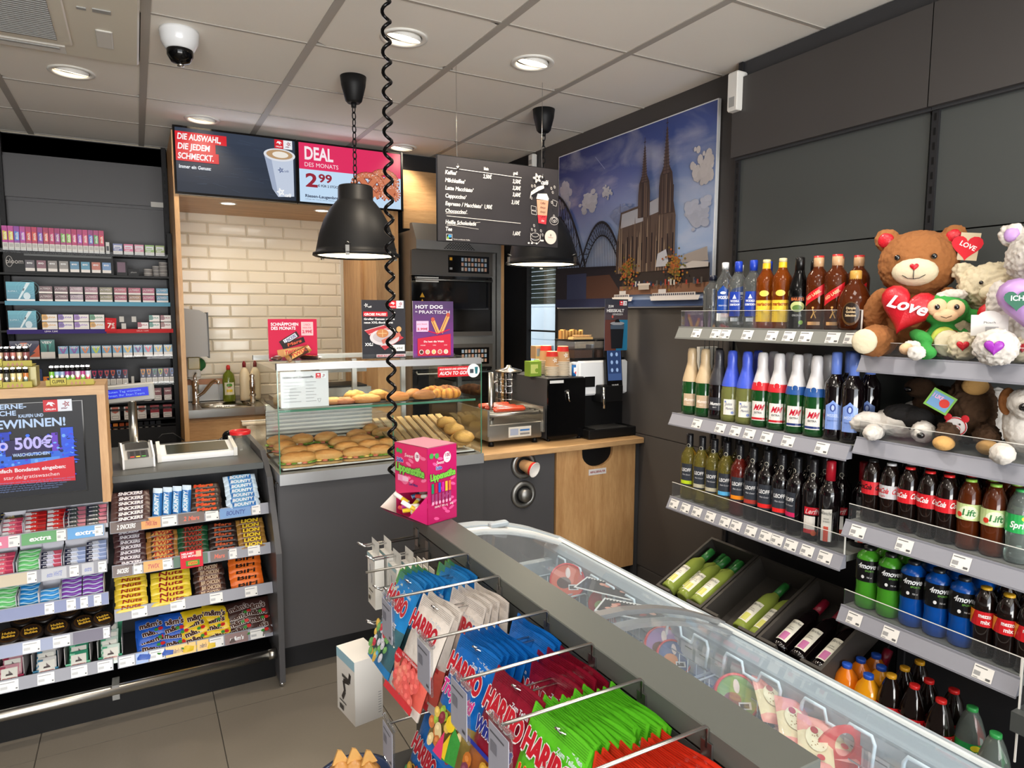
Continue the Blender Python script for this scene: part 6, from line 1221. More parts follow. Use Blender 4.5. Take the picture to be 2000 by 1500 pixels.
for i,(x0,y0,x1,y1,Y,c,c2,lab) in enumerate(((1018,728,1040,698,3.42,(120,150,50),(190,200,110),'green tea carton, front one left of the cup stacks'),(1036,722,1058,700,3.5,(150,190,110),(90,150,60),'light green tea carton behind the front green carton'),(1030,700,1048,674,3.55,(176,140,100),(120,130,140),'brown and blue tea carton in front of the window'),(1048,700,1064,676,3.57,(110,130,150),(170,130,90),'blue grey tea carton beside the window'))):
 a,b = PY(x0,y0,Y),PY(x1,y1,Y); z0 = FH+.001 if i < 2 else FH+.09; h = .085 if i < 2 else .075; g = G(); g.box((0,0,0),(b.x-a.x,.06,h),'print',c); A = g.art((0,-.0002,0),(1,0,0),(0,0,1)); A.rect(.006,h*.2,(b.x-a.x)*.7,h*.8,c2).oval((b.x-a.x)*.6,h*.4,.012,.012,c,10); solo(g,'tea_carton',lab,'carton',(a.x-(.03 if i > -1 else 0),Y-.15,z0))
# coffee machine
t = thing('coffee_machine','black and white automatic coffee machine with touch screen','coffee machine',(0,3.1,WZ))
def cx_(px): return PY(px,750,3.1).x
xa,xb,xs0,xs1 = cx_(1146),cx_(1238),cx_(1187),cx_(1218)
ob(G().box((xa,-.03,.004),(xb+.03,.4,.055),'black',bev=.004).box((xa+.05,-.02,.055),(xb-.06,.1,.058),'steelrough'),'drip_tray',t); ob(G().box((xa+.0,.1,.055),(xb,.42,.24),'black'),'lower_body',t)
ob(G().box((xa-.01,.06,.24),(xb+.005,.44,.44),'whitegloss',bev=.01),'upper_body',t,'white upper housing'); ob(G().box((xa-.018,.08,0),(xa-.0,.42,.43),'whitegloss',bev=.004),'side_panel',t)
ob(G().box((xa-.02,.09,.44),(xb+.0,.42,.452),'black'),'top_deck',t)
for i,(a_,b_) in enumerate(((xa-.02,xa+.12),(xa+.14,xb-.0))):
 q = ob(G().box((a_,.1,.452),(b_,.3,.55),'acrylic').box((a_-.004,.096,.55),(b_+.004,.304,.56),'black',bev=.002),'bean_hopper',t,'clear bean hopper'); ob(G().box((a_+.008,.108,.455),(b_-.008,.292,.50),'beans' if P('beans',(70,44,28),.5,bump=(160,1)) else ''),'coffee_beans',q)
g = G(); g.M = Matrix.Translation((0,-.045,0)) @ Matrix.Rotation(-.1,4,'X'); g.box((xs0,.02,.28),(xs1,.05,.55-.02),'blackgloss',bev=.004); A = g.art((xs0,.0195,.28),(1,0,0),(0,0,1),'screen'); ws = xs1-xs0; A.rect(.008,.05,ws-.008,.235,(60,84,130)).rect(.012,.09,ws-.012,.225,(40,60,100))
for r_ in range(3):
 for c2_ in range(2): A.oval(ws*(.34+.32*c2_),.11+r_*.045,.009,.012,(150,176,214),8); A.k -= .9
A.k += 1; B = g.art((xs0,.019,.28),(1,0,0),(0,0,1)); B.text('WMF',ws/2,.014,.014,(180,180,180),al='c',bold=1); ob(g,'touch_screen',t)
ob(G().box((xs0-.04,.0,.2),(xs1+.0,.1,.3),'black',bev=.006).tube([(xs0-.03,-.005,.29),(xs0-.03,-.008,.17)],.008,10,'chrome'),'spout_head',t); ob(G().box((xs0-.12,.055,.29),(xs0-.05,.062,.35),'black'),'lever_recess',t)
a,b = PY(1190,660,3.03),PY(1237,558,3.03); w_,h_ = b.x-a.x,b.z-a.z; zt_ = WZ+.562
t2 = thing('promotion_sign','dark orange and blue sign with travel mug on the coffee machine','sign',(a.x+.02,3.10,WZ+.50)); g = G(); g.box((0,0,0),(w_,.003,h_),'print',(60,70,90)); A = g.art((0,-.0002,0),(1,0,0),(0,0,1))
A.rect(0,0,w_*.5,h_,(96,56,50)).rect(w_*.5,0,w_,h_,(40,120,160)).grad(0,h_*.6,w_,h_,(80,66,70),(50,54,66),4); orlen(A,w_*.62,h_*.88,w_*.16); A.text('ZUM',w_*.12,h_*.84,.012,(230,230,230),bold=1).text('HEISSKALT',w_*.05,h_*.75,.016,(240,240,240),w=w_*.76,bold=1).text('GENIESSEN',w_*.3,h_*.69,.010,(230,230,230),w=w_*.46)
A.poly([(w_*.22,h_*.52),(w_*.82,h_*.52),(w_*.76,h_*.04),(w_*.28,h_*.04)],(24,26,32)).oval(w_*.52,h_*.53,w_*.31,h_*.035,(150,154,160),20).rect(w_*.22,h_*.42,w_*.82,h_*.5,(70,84,100)).poly([(w_*.4,h_*.55),(w_*.64,h_*.55),(w_*.56,h_*.62),(w_*.44,h_*.6)],(20,20,24)).oval(w_*.3,h_*.66,w_*.04,h_*.03,(190,90,80),10); ob(g,'poster',t2)
g = G(); g.box((0,0,0),(.14,.05,.012),'print',(196,160,104)); solo(g,'stirrer_box','low brown box of wooden stirrers on the coffee machine','box',(xa-.03,3.2,zt_)); rs = random.Random(2)
for k in range(7): solo(G().box((0,-.003,0),(.12,.003,.0015),'boardw'),'stirrer','flat wooden stirrer, %s from bottom of the loose pile' % ORD[k],'stirrer',(xa-.02+rs.uniform(-.01,.02),3.225+rs.uniform(-.01,.01),zt_+.0125+k*.002),rot=(0,0,rs.uniform(-.15,.15)),group='wooden stirrers')
g = G(); V = []
for k in range(14): g.box((k*.011,0,0),(k*.011+.009,.03,.05+.006*math.sin(k)),'print',(206,166,100) if k % 2 else (150,110,60))
solo(g,'sugar_sachets','row of brown and gold sugar sticks beside the stirrer box','sachets',(xa-.05,3.29,zt_))
bpy.data.objects['sugar_sachets']['kind'] = 'stuff'

# right wall shelving
YA,YM,YZ_,XF,XBk = 2.31,1.43,.55,2.115,2.48
t = thing('wall_shelving','anthracite wall shelving for spirits and wine beside the cathedral picture','shelf',(0,0,0)); T1 = t
t = thing('wall_shelving','anthracite wall shelving with soft toys and cold drinks','shelf',(0,0,0)); T2 = t
def bay(t,y0,y1,shelves):
 for z0,z1 in ((.02,.78),(.785,1.17),(1.175,1.915),(1.92,2.335)): ob(G().box((XBk,y0+.012,z0),(XBk+.02,y1-.004,z1),'slate' if z0 > 1.17 else 'darker'),'back_panel',t)
 g = G(); g.box((XBk-.012,y1-.012,.0),(XBk+.055,y1+.012,2.77),'darker')
 for k in range(46): g.box((XBk-.0125,y1-.004,.45+k*.05),(XBk-.012,y1+.004,.475+k*.05),'black')
 ob(g,'upright',t)
 ob(G().box((XBk-.04,y0,2.345),(XBk-.02,y1+.015,2.69),'taupe').box((XBk-.02,y0,2.335),(XBk+.02,y1+.01,2.36),'dark'),'fascia',t); ob(G().box((XBk-.0,y0,2.69),(XBk+.05,y1+.01,2.77),'dark'),'top_rail',t)
 ob(G().box((XF+.02,y0+.01,.0),(XBk,y1-.01,.12),'darker'),'base_shelf',t)
 for z,xf,mat,ya,yb,tags,riser in shelves:
  g = G(); g.box((xf+.01,ya,z-.022),(XBk-.005,yb,z),'shelfgrey'); s = ob(g,'shelf',t)
  g = G(); g.add([(xf-.022,ya,z-.045),(xf-.022,yb,z-.045),(xf,yb,z+.002),(xf,ya,z+.002),(xf+.012,ya,z-.045),(xf+.012,yb,z-.045),(xf+.012,yb,z+.002),(xf+.012,ya,z+.002)],[(1,0,3,2),(4,5,6,7),(3,7,6,2),(0,1,5,4),(0,4,7,3),(1,2,6,5)],mat)
  g.box((xf-.024,ya,z-.05),(xf-.018,yb,z-.044),mat).box((xf-.002,ya,z),(xf+.003,yb,z+.005),mat); ob(g,'price_rail',s)
  if riser: q_ = G(); q_.box((xf+.006,ya+.005,z),(xf+.009,yb-.005,z+riser),'acrylic').box((xf+.0055,ya+.005,z+riser-.0015),(xf+.0095,yb-.005,z+riser),'white').box((xf+.005,ya+.004,z),(xf+.011,ya+.0065,z+riser),'white'); ob(q_,'riser',s,'clear acrylic riser')
  for ty_ in tags:
   g = G(); A = g.art((xf-.0225,ty_,z-.044),(0,-1,0),(.022,0,.047),'print');
   A.rect(0,.004,.052,.044,(224,222,218)).line([(.003,.038),(.035,.038)],.003,(110,110,110)).rect(.003,.014,.02,.026,(150,150,150)).line([(.036,.011),(.048,.011)],.006,(90,90,90)).line([(.004,.008),(.016,.008)],.002,(150,150,150)); ob(g,'price_tag',s)
def tg(z,L): return [PX(px,py,XF).y for px,py in L]
def tgs(x0,y0,x1,y1,n): return [PX(x0+(x1-x0)*i/(n-1),y0+(y1-y0)*i/(n-1),XF).y for i in range(n)]
bay(T1,YM,YA,[(1.567,2.14,'shelfgrey',YM,YA,[PX(p,632,2.12).y for p in (1350,1387,1406,1448,1495,1528,1560,1612,1648)],.075),
                 (1.178,XF,'railgrey',YM,YA,[PX(p,q_,XF).y for p,q_ in ((1357,822),(1402,830),(1431,836),(1458,842),(1491,850),(1532,860),(1597,878))],.0),
                 (.79,XF,'railgrey',YM,YA,[PX(p,q_,XF).y for p,q_ in ((1313,978),(1335,985),(1357,992),(1383,1000),(1411,1010),(1432,1018),(1461,1027),(1489,1038),(1511,1046),(1538,1054),(1569,1066),(1603,1078))],.07)])
bay(T2,.87,YM-.012,[(1.485,2.13,'railgrey',.87,YM-.012,[],.05),(1.208,2.13,'railgrey',.87,YM-.012,[],.06),(.925,XF-.02,'railgrey',.87,YM-.012,[PX(p,q_,XF).y for p,q_ in ((1673,1030),(1762,1060),(1870,1095))],.06),(.622,XF-.02,'railgrey',.87,YM-.012,[PX(p,q_,XF).y for p,q_ in ((1666,1205),(1735,1235),(1912,1310))],.06)])
o = solo(G().box((0,0,0),(.13,.13,.2),'white',bev=.008).box((-.003,.03,.02),(0,.1,.07),'greyplastic'),'motion_detector','white motion detector high beside the cathedral picture','detector',PX(1430,215,2.40)+Vector((0,-.02,0))); o.scale = (.35,.55,.75); o.location.x = 2.405
o.scale = (.5,.45,.85)
a = PX(1041,325,2.5); solo(G().box((0,0,0),(.04,.06,.14),'white',bev=.006).box((-.002,.01,.07),(0,.05,.1),'greyplastic'),'motion_detector','small white detector under the ceiling behind the drinks board','detector',(2.495,a.y,a.z-.05))
t = thing('shelf_unit','dark shelf corner cut off at the right picture edge','shelf',(0,0,0)); ob(G().box((2.03,.5,.50),(2.45,.86,.555),'slate'),'shelf',t); ob(G().box((2.06,.5,.555),(2.063,.855,.70),'acrylic').box((2.059,.853,.40),(2.064,.857,.70),'white'),'riser',t)
# bottles
P('clearliq',(236,240,240),.04,trans=.95,ior=1.33); P('winewhite',(222,206,96),.04,trans=.85,ior=1.34); P('winegreen',(176,196,90),.08,trans=.45,ior=1.34); P('winered',(12,6,8),.06,coat=.6); P('rosewine',(130,40,30),.05,trans=.5); P('secgreen',(30,90,40),.06,trans=.45,coat=.4)
P('amber',(176,84,20),.05,trans=.7,ior=1.36); P('amberd',(110,50,20),.05,trans=.55,ior=1.36); P('cola',(22,11,8),.1,coat=.5); P('icetea',(110,50,20),.1,trans=.5); P('pet',(205,222,214),.08,trans=.85,ior=1.33); P('green4',(90,190,50),.15,trans=.45); P('blue4',(10,90,190),.15,trans=.35); P('orangej',(240,130,20),.12,trans=.15,coat=.4); P('orangeb',(240,160,20),.12,trans=.15,coat=.4); P('champ',(200,206,120),.05,trans=.75,ior=1.34)
WINE = [(.030,0),(.0365,.004),(.037,.02),(.037,.185),(.034,.205),(.022,.225),(.0155,.24),(.0145,.265),(.0145,.29)]
SEKT = [(.034,0),(.041,.005),(.042,.02),(.042,.125),(.036,.165),(.024,.21),(.0185,.235),(.016,.25)]
VOD = [(.033,0),(.037,.004),(.038,.02),(.038,.175),(.036,.195),(.020,.222),(.0145,.235),(.0145,.262)]
SQ = [(.034,0),(.039,.004),(.039,.19),(.034,.205),(.018,.225),(.016,.25),(.016,.255)]
CREAM = [(.036,0),(.038,.01),(.038,.14),(.034,.165),(.020,.2),(.0155,.22),(.0155,.24)]
DIM = [(.035,0),(.05,.012),(.055,.05),(.053,.10),(.035,.135),(.020,.15),(.018,.175)]
PET5 = [(.024,0),(.031,.004),(.032,.02),(.029,.05),(.031,.085),(.0325,.10),(.0325,.135),(.031,.15),(.0265,.175),(.016,.198),(.013,.203)]
PETS = [(.030,0),(.037,.006),(.038,.03),(.035,.07),(.037,.105),(.037,.17),(.034,.185),(.018,.2),(.014,.206)]
PETL = [(.034,0),(.042,.006),(.043,.04),(.040,.09),(.042,.12),(.043,.20),(.038,.23),(.026,.27),(.0145,.295),(.013,.30)]
def MB(prof,body,cap,caph=.03,capr=.0145,neck=None,label=None,lr=.0385,capmat='gloss',seg=26,foil=None):
 t = thing('bottle','','bottle'); g = G(); g.lathe(prof,seg,mat=body); ob(g,'glass' if body not in ('cola','icetea','pet','green4','blue4','orangej','orangeb') else 'plastic_body',t)
 zt = prof[-1][1]; g = G(); g.lathe([(capr,zt-caph*.75),(capr+.0004,zt-caph*.1),(capr,zt+caph*.22),(capr*.8,zt+caph*.27),(0,zt+caph*.28)],18,mat=capmat,col=cap)
 ob(g,'cap',t)
 if foil: g = G(); g.lathe(foil[1],24,mat='foil',col=foil[0],cap=False); (foil[2](g) if len(foil) > 2 else None); ob(g,'neck_foil',t)
 if label: g = G(); A = g.art((0,0,0),(1,0,0),(0,0,1),'gloss',wrap=lr,lay=.00025); label(A); ob(g,'label',t)
 return Proto(t)
def lrect(w,z0,z1,c,*txt):
 def f(A):
  A.rect(-w/2,z0,w/2,z1,c)
  for s_,x,z,h,cc,ww,*r in txt: A.text(s_,x,z,h,cc,w=ww,al='c',bold=1,shear=r[0] if r else 0)
 return f
def vlab(A): A.poly([(-.022,.05),(.022,.05),(.026,.10),(.022,.15),(-.022,.15),(-.026,.10)],(30,60,160)).text('WODKA',0,.108,.009,(235,238,245),w=.036,bold=1,al='c').text('GORBATSCHOW',0,.094,.008,(235,238,245),w=.042,bold=1,al='c').poly([(-.008,.122),(.008,.122),(0,.14)],(226,230,240)); A.rect(-.014,.03,.014,.045,(190,196,200))
def klab(A): A.poly([(-.026,.05),(.026,.05),(.026,.15),(0,.175),(-.026,.15)],(30,70,150)).text('WODKA',0,.12,.012,(235,238,245),w=.044,bold=1,al='c').oval(0,.145,.012,.006,(200,210,230),12).rect(-.026,.03,.026,.062,(226,228,226)).text('PREMIUM VODKA',0,.09,.006,(220,226,240),w=.034,al='c')
def mac(A): A.rect(-.034,.03,.034,.115,(240,200,60)).text('mariacron',0,.094,.013,(150,40,24),w=.06,bold=1,al='c').oval(0,.142,.018,.012,(236,206,90),14)
def macn(g): pass
for k in range(4): pass
def mac2(A):
 mac(A)
 for k in range(4): A.line([(-.028,.084-k*.010),(.026-.004*(k % 2),.084-k*.010)],.0026,(150,110,40)); A.k -= .8
def bai(A): A.oval(0,.085,.026,.019,(190,196,130),18).oval(0,.08,.018,.011,(90,120,60),14).poly([(-.028,.103),(.028,.103),(.026,.122),(-.026,.122)],(30,20,20)).text('BAILEYS',0,.107,.010,(206,110,60),w=.046,bold=1,al='c').text('ORIGINAL',0,.05,.007,(220,220,214),w=.034,al='c').oval(.014,.028,.008,.008,(150,200,80),12)
def red(A): A.poly([(-.036,.088),(-.012,.104),(.012,.120),(.036,.136),(.036,.172),(.012,.156),(-.012,.140),(-.036,.124)],(206,30,40)).text('RED LABEL',-.028,.108,.010,(240,196,150),w=.060,bold=1,rot=.58).rect(-.022,.02,.022,.032,(196,150,100)).line([(-.008,.045),(0,.065),(-.004,.078)],.004,(206,160,90)).line([(.008,.045),(0,.065),(.008,.07)],.003,(206,160,90)).oval(-.003,.083,.004,.004,(206,160,90),8)
def dim(A): A.oval(0,.055,.03,.036,(90,60,30),22).oval(0,.057,.026,.031,(40,28,22),22).text('Dimple',0,.068,.007,(214,190,150),w=.03,al='c',bold=1).text('Golden',0,.057,.007,(214,190,150),w=.03,al='c',bold=1).text('Selection',0,.046,.007,(214,190,150),w=.034,al='c',bold=1)
def frost(A): A.text('ESM',0,.1,.014,(190,200,206),w=.03,al='c',bold=1)
NF = lambda c,z0=.2,z1=.262: (c,[(.016,z0+.02),(.0155,z1-.01),(.0155,z1)])
B_ = {
 'gin': MB(SQ,'clearliq',(20,24,40),.035,.017,label=frost),'white': MB(VOD,'clearliq',(226,228,230),.03,label=klab),'vod': MB(VOD,'clearliq',(30,60,170),.05,.0155,label=vlab),
 'mac': MB(WINE[:-2]+[(.0145,.26),(.0145,.272)],'amber',(214,196,150),.02,label=mac2,foil=((236,190,40),[(.0175,.225),(.0155,.24),(.0152,.262)])),'bai': MB(CREAM+[(.0150,.25)],'blackgloss',(14,12,12),.05,.0165,label=bai),
 'red': MB(SQ,'amberd',(200,160,120),.045,.0175,label=red,lr=.0395,foil=((190,40,40),[(.0175,.262),(.0175,.27),(0,.271)])),'dim': MB(DIM,'amberd',(196,150,70),.045,.019,label=dim,lr=.0555),
}
def mummf(c,c2): return (c,[(.0300,.175),(.0235,.205),(.0185,.235),(.019,.262),(.0205,.272),(.018,.292),(.013,.297),(0,.298)])
def mm_(c,w1): return lambda A: (A.rect(-.026,.04,.026,.095,c),A.text('Mumm',0,.062,.013,w1,w=.046,al='c',bold=1,shear=.3),A.text('SEKT',0,.05,.005,w1,w=.018,al='c'))
def jul(A): A.rect(-.024,.03,.024,.095,(226,224,216)).text('Jules',-.002,.07,.012,(60,60,110),w=.028,al='c',shear=.3).text('Mumm',0,.052,.010,(60,60,110),w=.03,al='c',shear=.3).oval(.014,.04,.006,.006,(90,110,180),8).oval(-.015,.085,.004,.004,(110,130,200),8)
def mme(c): return lambda A: (A.rect(-.027,.028,.027,.105,(226,222,216)),A.text('MM',0,.070,.022,(190,24,50),w=.038,al='c',bold=1,shear=.35),A.text('EXTRA',0,.056,.007,(80,80,80),w=.03,al='c',bold=1),A.rect(-.027,.032,.027,.040,c),A.line([(-.02,.049),(.02,.049)],.001,(150,150,150)))
def fo(c,band=None):
 def dec(g):
  if band: g.lathe([(.0405,.1475),(.0382,.165),(.0345,.178)],24,mat='gloss',col=band,cap=False); A = g.art((0,0,0),(1,0,0),(0,0,1),'gloss',wrap=.0375); A.oval(0,.172,.012,.013,(226,220,214),14).oval(0,.172,.010,.011,band,14)
 return (c,[(.0402,.148),(.0378,.165),(.0258,.21),(.0202,.235),(.0205,.262),(.0205,.272),(.018,.292),(.013,.297),(0,.298)],dec)
def vis(A): A.poly([(-.026,.04),(.026,.04),(.026,.125),(.01,.135),(0,.145),(-.01,.135),(-.026,.125)],(128,156,220)).text('MSSEL',0,.085,.010,(190,206,240),w=.04,al='c',bold=1).oval(0,.118,.010,.014,(60,80,150),12).oval(0,.118,.005,.010,(180,196,236),10).text('MADE IN ITALY',0,.07,.004,(60,80,140),w=.036,al='c'); A.line([(-.018,.055),(.018,.055)],.001,(70,90,150))
B_.update({'mumg': MB(SEKT,'secgreen',(190,160,120),.02,.016,label=mm_((196,170,140),(236,226,214)),lr=.0425,foil=fo((200,176,140))),'mumk': MB(SEKT,'winered',(40,40,44),.02,.016,label=mm_((44,46,52),(226,226,226)),lr=.0425,foil=fo((52,52,58))),
 'jul': MB(SEKT,'champ',(70,90,200),.02,.016,label=jul,lr=.0425,foil=fo((66,90,206))),'mmr': MB(SEKT,'secgreen',(214,214,216),.02,.016,label=mme((190,30,40)),lr=.0425,foil=fo((214,212,214),(206,40,50))),'mmb': MB(SEKT,'secgreen',(214,214,216),.02,.016,label=mme((30,50,110)),lr=.0425,foil=fo((214,212,214),(40,84,150))),
 'vis': MB(WINE,'winered',(110,140,226),.09,.0172,label=vis,lr=.0375)})
def leo(c,w=.054,s_=0): return lambda A: (A.rect(-w/2,.065,w/2,.165,(52,56,64)),A.rect(-w/2,.072,w/2,.088,c),A.text('LEOFF',0,.13,.014,(226,226,226),w=w*.8,al='c',bold=1),A.text('Wein Kontor',0,.112,.007,(206,206,210),w=w*.7,al='c',shear=.4))
def lerf(A): A.rect(-.024,.10,.03,.128,(190,30,44)).text('Lerff',0,.104,.018,(236,224,220),w=.042,al='c',shear=.3).rect(-.024,.04,.016,.095,(220,214,206)).rect(-.024,.03,.016,.045,(190,30,44)).oval(.012,.032,.01,.01,(190,80,40),12)
def blan(A): A.poly([(-.018,.02),(.018,.02),(.018,.14),(-.018,.135)],(214,212,204)).text('Blanchet',0,.118,.012,(60,60,60),w=.04,al='c',shear=.3).text('ROUGE',0,.1,.005,(60,60,60),w=.018,al='c').text('DE FRANCE',0,.09,.005,(60,60,60),w=.022,al='c').rect(-.008,.02,.008,.075,(206,90,74))
WN = [('yel','winewhite',(190,214,40)),('gra','winewhite',(190,184,160)),('blu','winewhite',(90,176,226)),('ora','rosewine',(236,140,30)),('bri','winered',(176,60,50)),('re','winered',(226,40,40)),('pin','winered',(206,40,96))]
def seal(g): A = g.art((0,0,0),(1,0,0),(0,0,1),'gloss',wrap=.0162); A.oval(0,.245,.008,.009,(206,200,180),12).oval(0,.245,.006,.007,(30,30,32),12)
for n_,m_,c in WN: B_[n_] = MB(WINE,m_,(22,22,26),.03,.0155,label=leo(c),lr=.0375,foil=((24,24,28),[(.0158,.232),(.0158,.285)],seal))
B_['ler'] = MB(WINE,'winered',(24,22,24),.05,.0155,label=lerf,lr=.0375,foil=((26,24,28),[(.0158,.232),(.0158,.285)],seal)); B_['bla'] = MB(WINE,'winered',(170,24,40),.075,.0165,label=blan,lr=.0375)
def coke(c,w1=(240,236,234),w_='CocaCola',word2=None):
 def f(A):
  A.rect(-.1,.095,.1,.138,c);
  for o_ in (-.032,.034): A.text(w_,o_,.112,.016,w1,w=.056,al='c',shear=.35,bold=1); A.k -= .5
  if word2: A.text(word2,-.02,.1,.007,w1,al='c')
  A.rect(.062,.1,.075,.134,(226,222,220))
 return f
def lift(A): A.rect(-.1,.09,.1,.138,(196,214,150)).oval(0,.113,.026,.02,(226,234,200),16).text('Lift',0,.104,.018,(50,120,60),w=.034,al='c',bold=1,shear=.15).oval(-.024,.105,.008,.008,(214,60,40),10)
def spr(A): A.rect(-.1,.088,.1,.14,(40,160,80)).text('Sprite',0,.103,.017,(236,240,236),w=.05,al='c',bold=1,shear=.2).oval(.01,.13,.008,.006,(236,220,50),10)
def mez(A): A.rect(-.1,.095,.1,.14,(206,34,40)).poly([(.028,.095),(.045,.118),(.02,.14),(.06,.14),(.06,.095)],(240,150,40)).text('mezzo',-.004,.122,.012,(240,238,234),w=.032,al='c',bold=1).text('mix',-.002,.104,.012,(240,238,234),w=.022,al='c',bold=1).poly([(-.05,.14),(-.03,.14),(-.045,.095),(-.06,.095)],(240,150,40))
def mov(A): A.rect(-.11,.098,.11,.172,(16,16,18)).text('4move',0,.145,.017,(236,238,240),w=.056,al='c',bold=1,shear=.25).text('SPORTS',.01,.134,.006,(120,190,80),w=.028,al='c').oval(-.01,.115,.005,.006,(230,230,230),8).text('750 ml',.01,.112,.005,(220,220,220),w=.016,al='c')
def bigc(A): A.rect(-.12,.135,.12,.205,(206,28,36)).text('CocaCola',0,.172,.024,(244,240,238),w=.07,al='c',shear=.35,bold=1).text('ORIGINAL TASTE',0,.158,.005,(240,230,230),w=.05,al='c').rect(.05,.145,.062,.165,(230,226,226))
def bigs(A): A.rect(-.12,.115,.12,.205,(30,150,76)).text('Sprite',0,.15,.032,(240,242,238),w=.08,al='c',bold=1,shear=.2).oval(.012,.193,.014,.010,(236,220,50),12).text('1.25L',.04,.19,.006,(220,236,220),w=.016,al='c')
def bigm(A): A.rect(-.12,.125,.12,.207,(206,34,40)).rect(.03,.125,.12,.207,(240,150,40)).text('mezzo',0,.178,.02,(240,238,234),w=.05,al='c',bold=1).text('mix',0,.148,.02,(240,238,234),w=.035,al='c',bold=1)
def juice(A): A.rect(-.12,.07,.12,.165,(226,214,196)).oval(-.02,.15,.024,.010,(40,50,110),14).oval(.02,.07,.018,.02,(236,130,40),12).oval(-.02,.065,.016,.018,(150,190,70),12)
RL = .0332
B_.update({'ck': MB(PET5,'cola',(20,20,20),.016,.0145,label=coke((200,34,44),(30,20,20)),lr=RL),'cl': MB(PET5,'cola',(206,206,208),.016,.0145,label=coke((196,196,200),(200,34,44),word2='light'),lr=RL),'cc': MB(PET5,'cola',(220,40,40),.016,.0145,label=coke((206,30,40)),lr=RL),
 'li': MB(PET5,'icetea',(150,200,80),.016,.0145,label=lift,lr=RL),'sp': MB(PET5,'pet',(60,170,90),.016,.0145,label=spr,lr=RL),'me': MB(PET5,'cola',(206,160,40),.016,.0145,label=mez,lr=RL),
 'mg': MB(PETS,'green4',(24,26,24),.03,.017,label=mov,lr=.0385),'mb': MB(PETS,'blue4',(20,24,30),.03,.017,label=mov,lr=.0385),
 'CC': MB(PETL,'cola',(220,40,40),.018,.0155,label=bigc,lr=.0438),'SP': MB(PETL,'pet',(60,170,90),.018,.0155,label=bigs,lr=.0438),'ME': MB(PETL,'cola',(226,166,40),.018,.0155,label=bigm,lr=.0438),'OJ': MB([(.038,0),(.044,.006),(.045,.03),(.045,.16),(.044,.2),(.034,.235),(.016,.26),(.014,.27)],'orangej',(40,90,200),.018,.0165,label=juice,lr=.0455),'OK': MB([(.038,0),(.044,.006),(.045,.03),(.045,.16),(.044,.2),(.034,.235),(.016,.26),(.014,.27)],'orangeb',(40,90,200),.018,.0165,label=juice,lr=.0455)})
def put(k,x,y,z,lab,grp,rz=-1.08,rot=None,sc=None): return B_[k].put((x,y,z),rz+random.uniform(-.1,.1),lab,grp,rot,sc)
XR0 = 2.185
row1 = [(2.157,'gin','short clear bottle with dark stopper, leftmost spirit on the top shelf',.85),(2.088,'white','clear vodka bottle with white cap and gabled blue label',1.02),(2.016,'vod','clear vodka bottle with blue cap, left of the two in front',1),(1.938,'vod','clear vodka bottle with blue cap, right of the two in front',1),(1.874,'mac','amber brandy with yellow label and neck, left one',.985),(1.797,'mac','amber brandy with yellow label and neck, right one',.985),(1.72,'bai','black cream liqueur bottle with green oval label',1.03),(1.640,'red','square whisky with slanted red label, left one',1),(1.565,'red','square whisky with slanted red label, right one',1)]
for y,k,lab,s_ in row1: put(k,XR0,y,1.5675,lab,'spirit bottles on the top shelf',sc=(1,1,s_))
put('dim',XR0-.005,1.488,1.5675,'squat bulbous whisky bottle with gold cap at the shelf end','spirit bottles on the top shelf',sc=(1,1,1.12))
for y,k,lab in ((2.10,'white','vodka with white cap in the back row, behind gabled blue label'),(1.95,'vod','blue-capped vodka in the back row behind the yellow-necked brandy'),(1.73,'bai','black cream liqueur in the back row'),(1.63,'red','red-labelled whisky in the back row, left one'),(1.55,'red','red-labelled whisky in the back row, right one')): put(k,XR0+.10,y,1.5675,lab,'spirit bottles on the top shelf')
row2 = [(2.262,'mumg','green sparkling wine with beige foil, leftmost'),(2.18,'mumg','green sparkling wine with beige foil, second from left'),(2.10,'mumk','black sparkling wine with grey foil and dark label'),(2.026,'jul','pale sparkling wine with blue foil, left one'),(1.946,'jul','pale sparkling wine with blue foil, right one'),(1.868,'mmr','green sparkling wine with white foil and red band, left one'),(1.788,'mmr','green sparkling wine with white foil and red band, right one'),(1.705,'mmb','green sparkling wine with white foil and blue band, left one'),(1.622,'mmb','green sparkling wine with white foil and blue band, right one'),(1.543,'vis','dark wine with light blue cap and label, left one'),(1.475,'vis','dark wine with light blue cap and label, right one')]
for y,k,lab in row2: put(k,XR0-.005,y,1.1785,lab+', middle shelf','sparkling wines on the middle shelf')
for i,(y,k) in enumerate(((1.98,'jul'),(1.90,'mmr'),(1.82,'mmr'),(1.74,'mmb'),(1.65,'mmb'),(1.56,'vis'),(1.48,'vis'),(2.2,'mumk'))): put(k,XR0+.095,y,1.1785,'back row sparkling wine behind the %s front bottle from the right' % ORD[[6,5,4,3,2,1,0,8][i]],'back row sparkling wines')
row3 = [(2.255,'yel','white wine with dark label and lime stripe'),(2.178,'gra','white wine with dark label and beige stripe, left one'),(2.105,'gra','white wine with dark label and beige stripe, right one'),(2.035,'blu','white wine with dark label and sky blue stripe'),(1.962,'ora','rose wine with dark label and orange stripe'),(1.89,'bri','red wine with dark label and brick red stripe'),(1.82,'re','red wine with dark label and bright red stripe, left one'),(1.75,'re','red wine with dark label and bright red stripe, right one'),(1.68,'pin','red wine with dark label and pink stripe'),(1.61,'ler','red wine with red and cream label and orange seal'),(1.54,'bla','red wine with red cap and tall white label, front')]
for y,k,lab in row3: put(k,XR0-.01,y,.7905,lab,'wine bottles on the lowest bottle shelf',rz=-1.08 if k != 'pin' else -1.75)
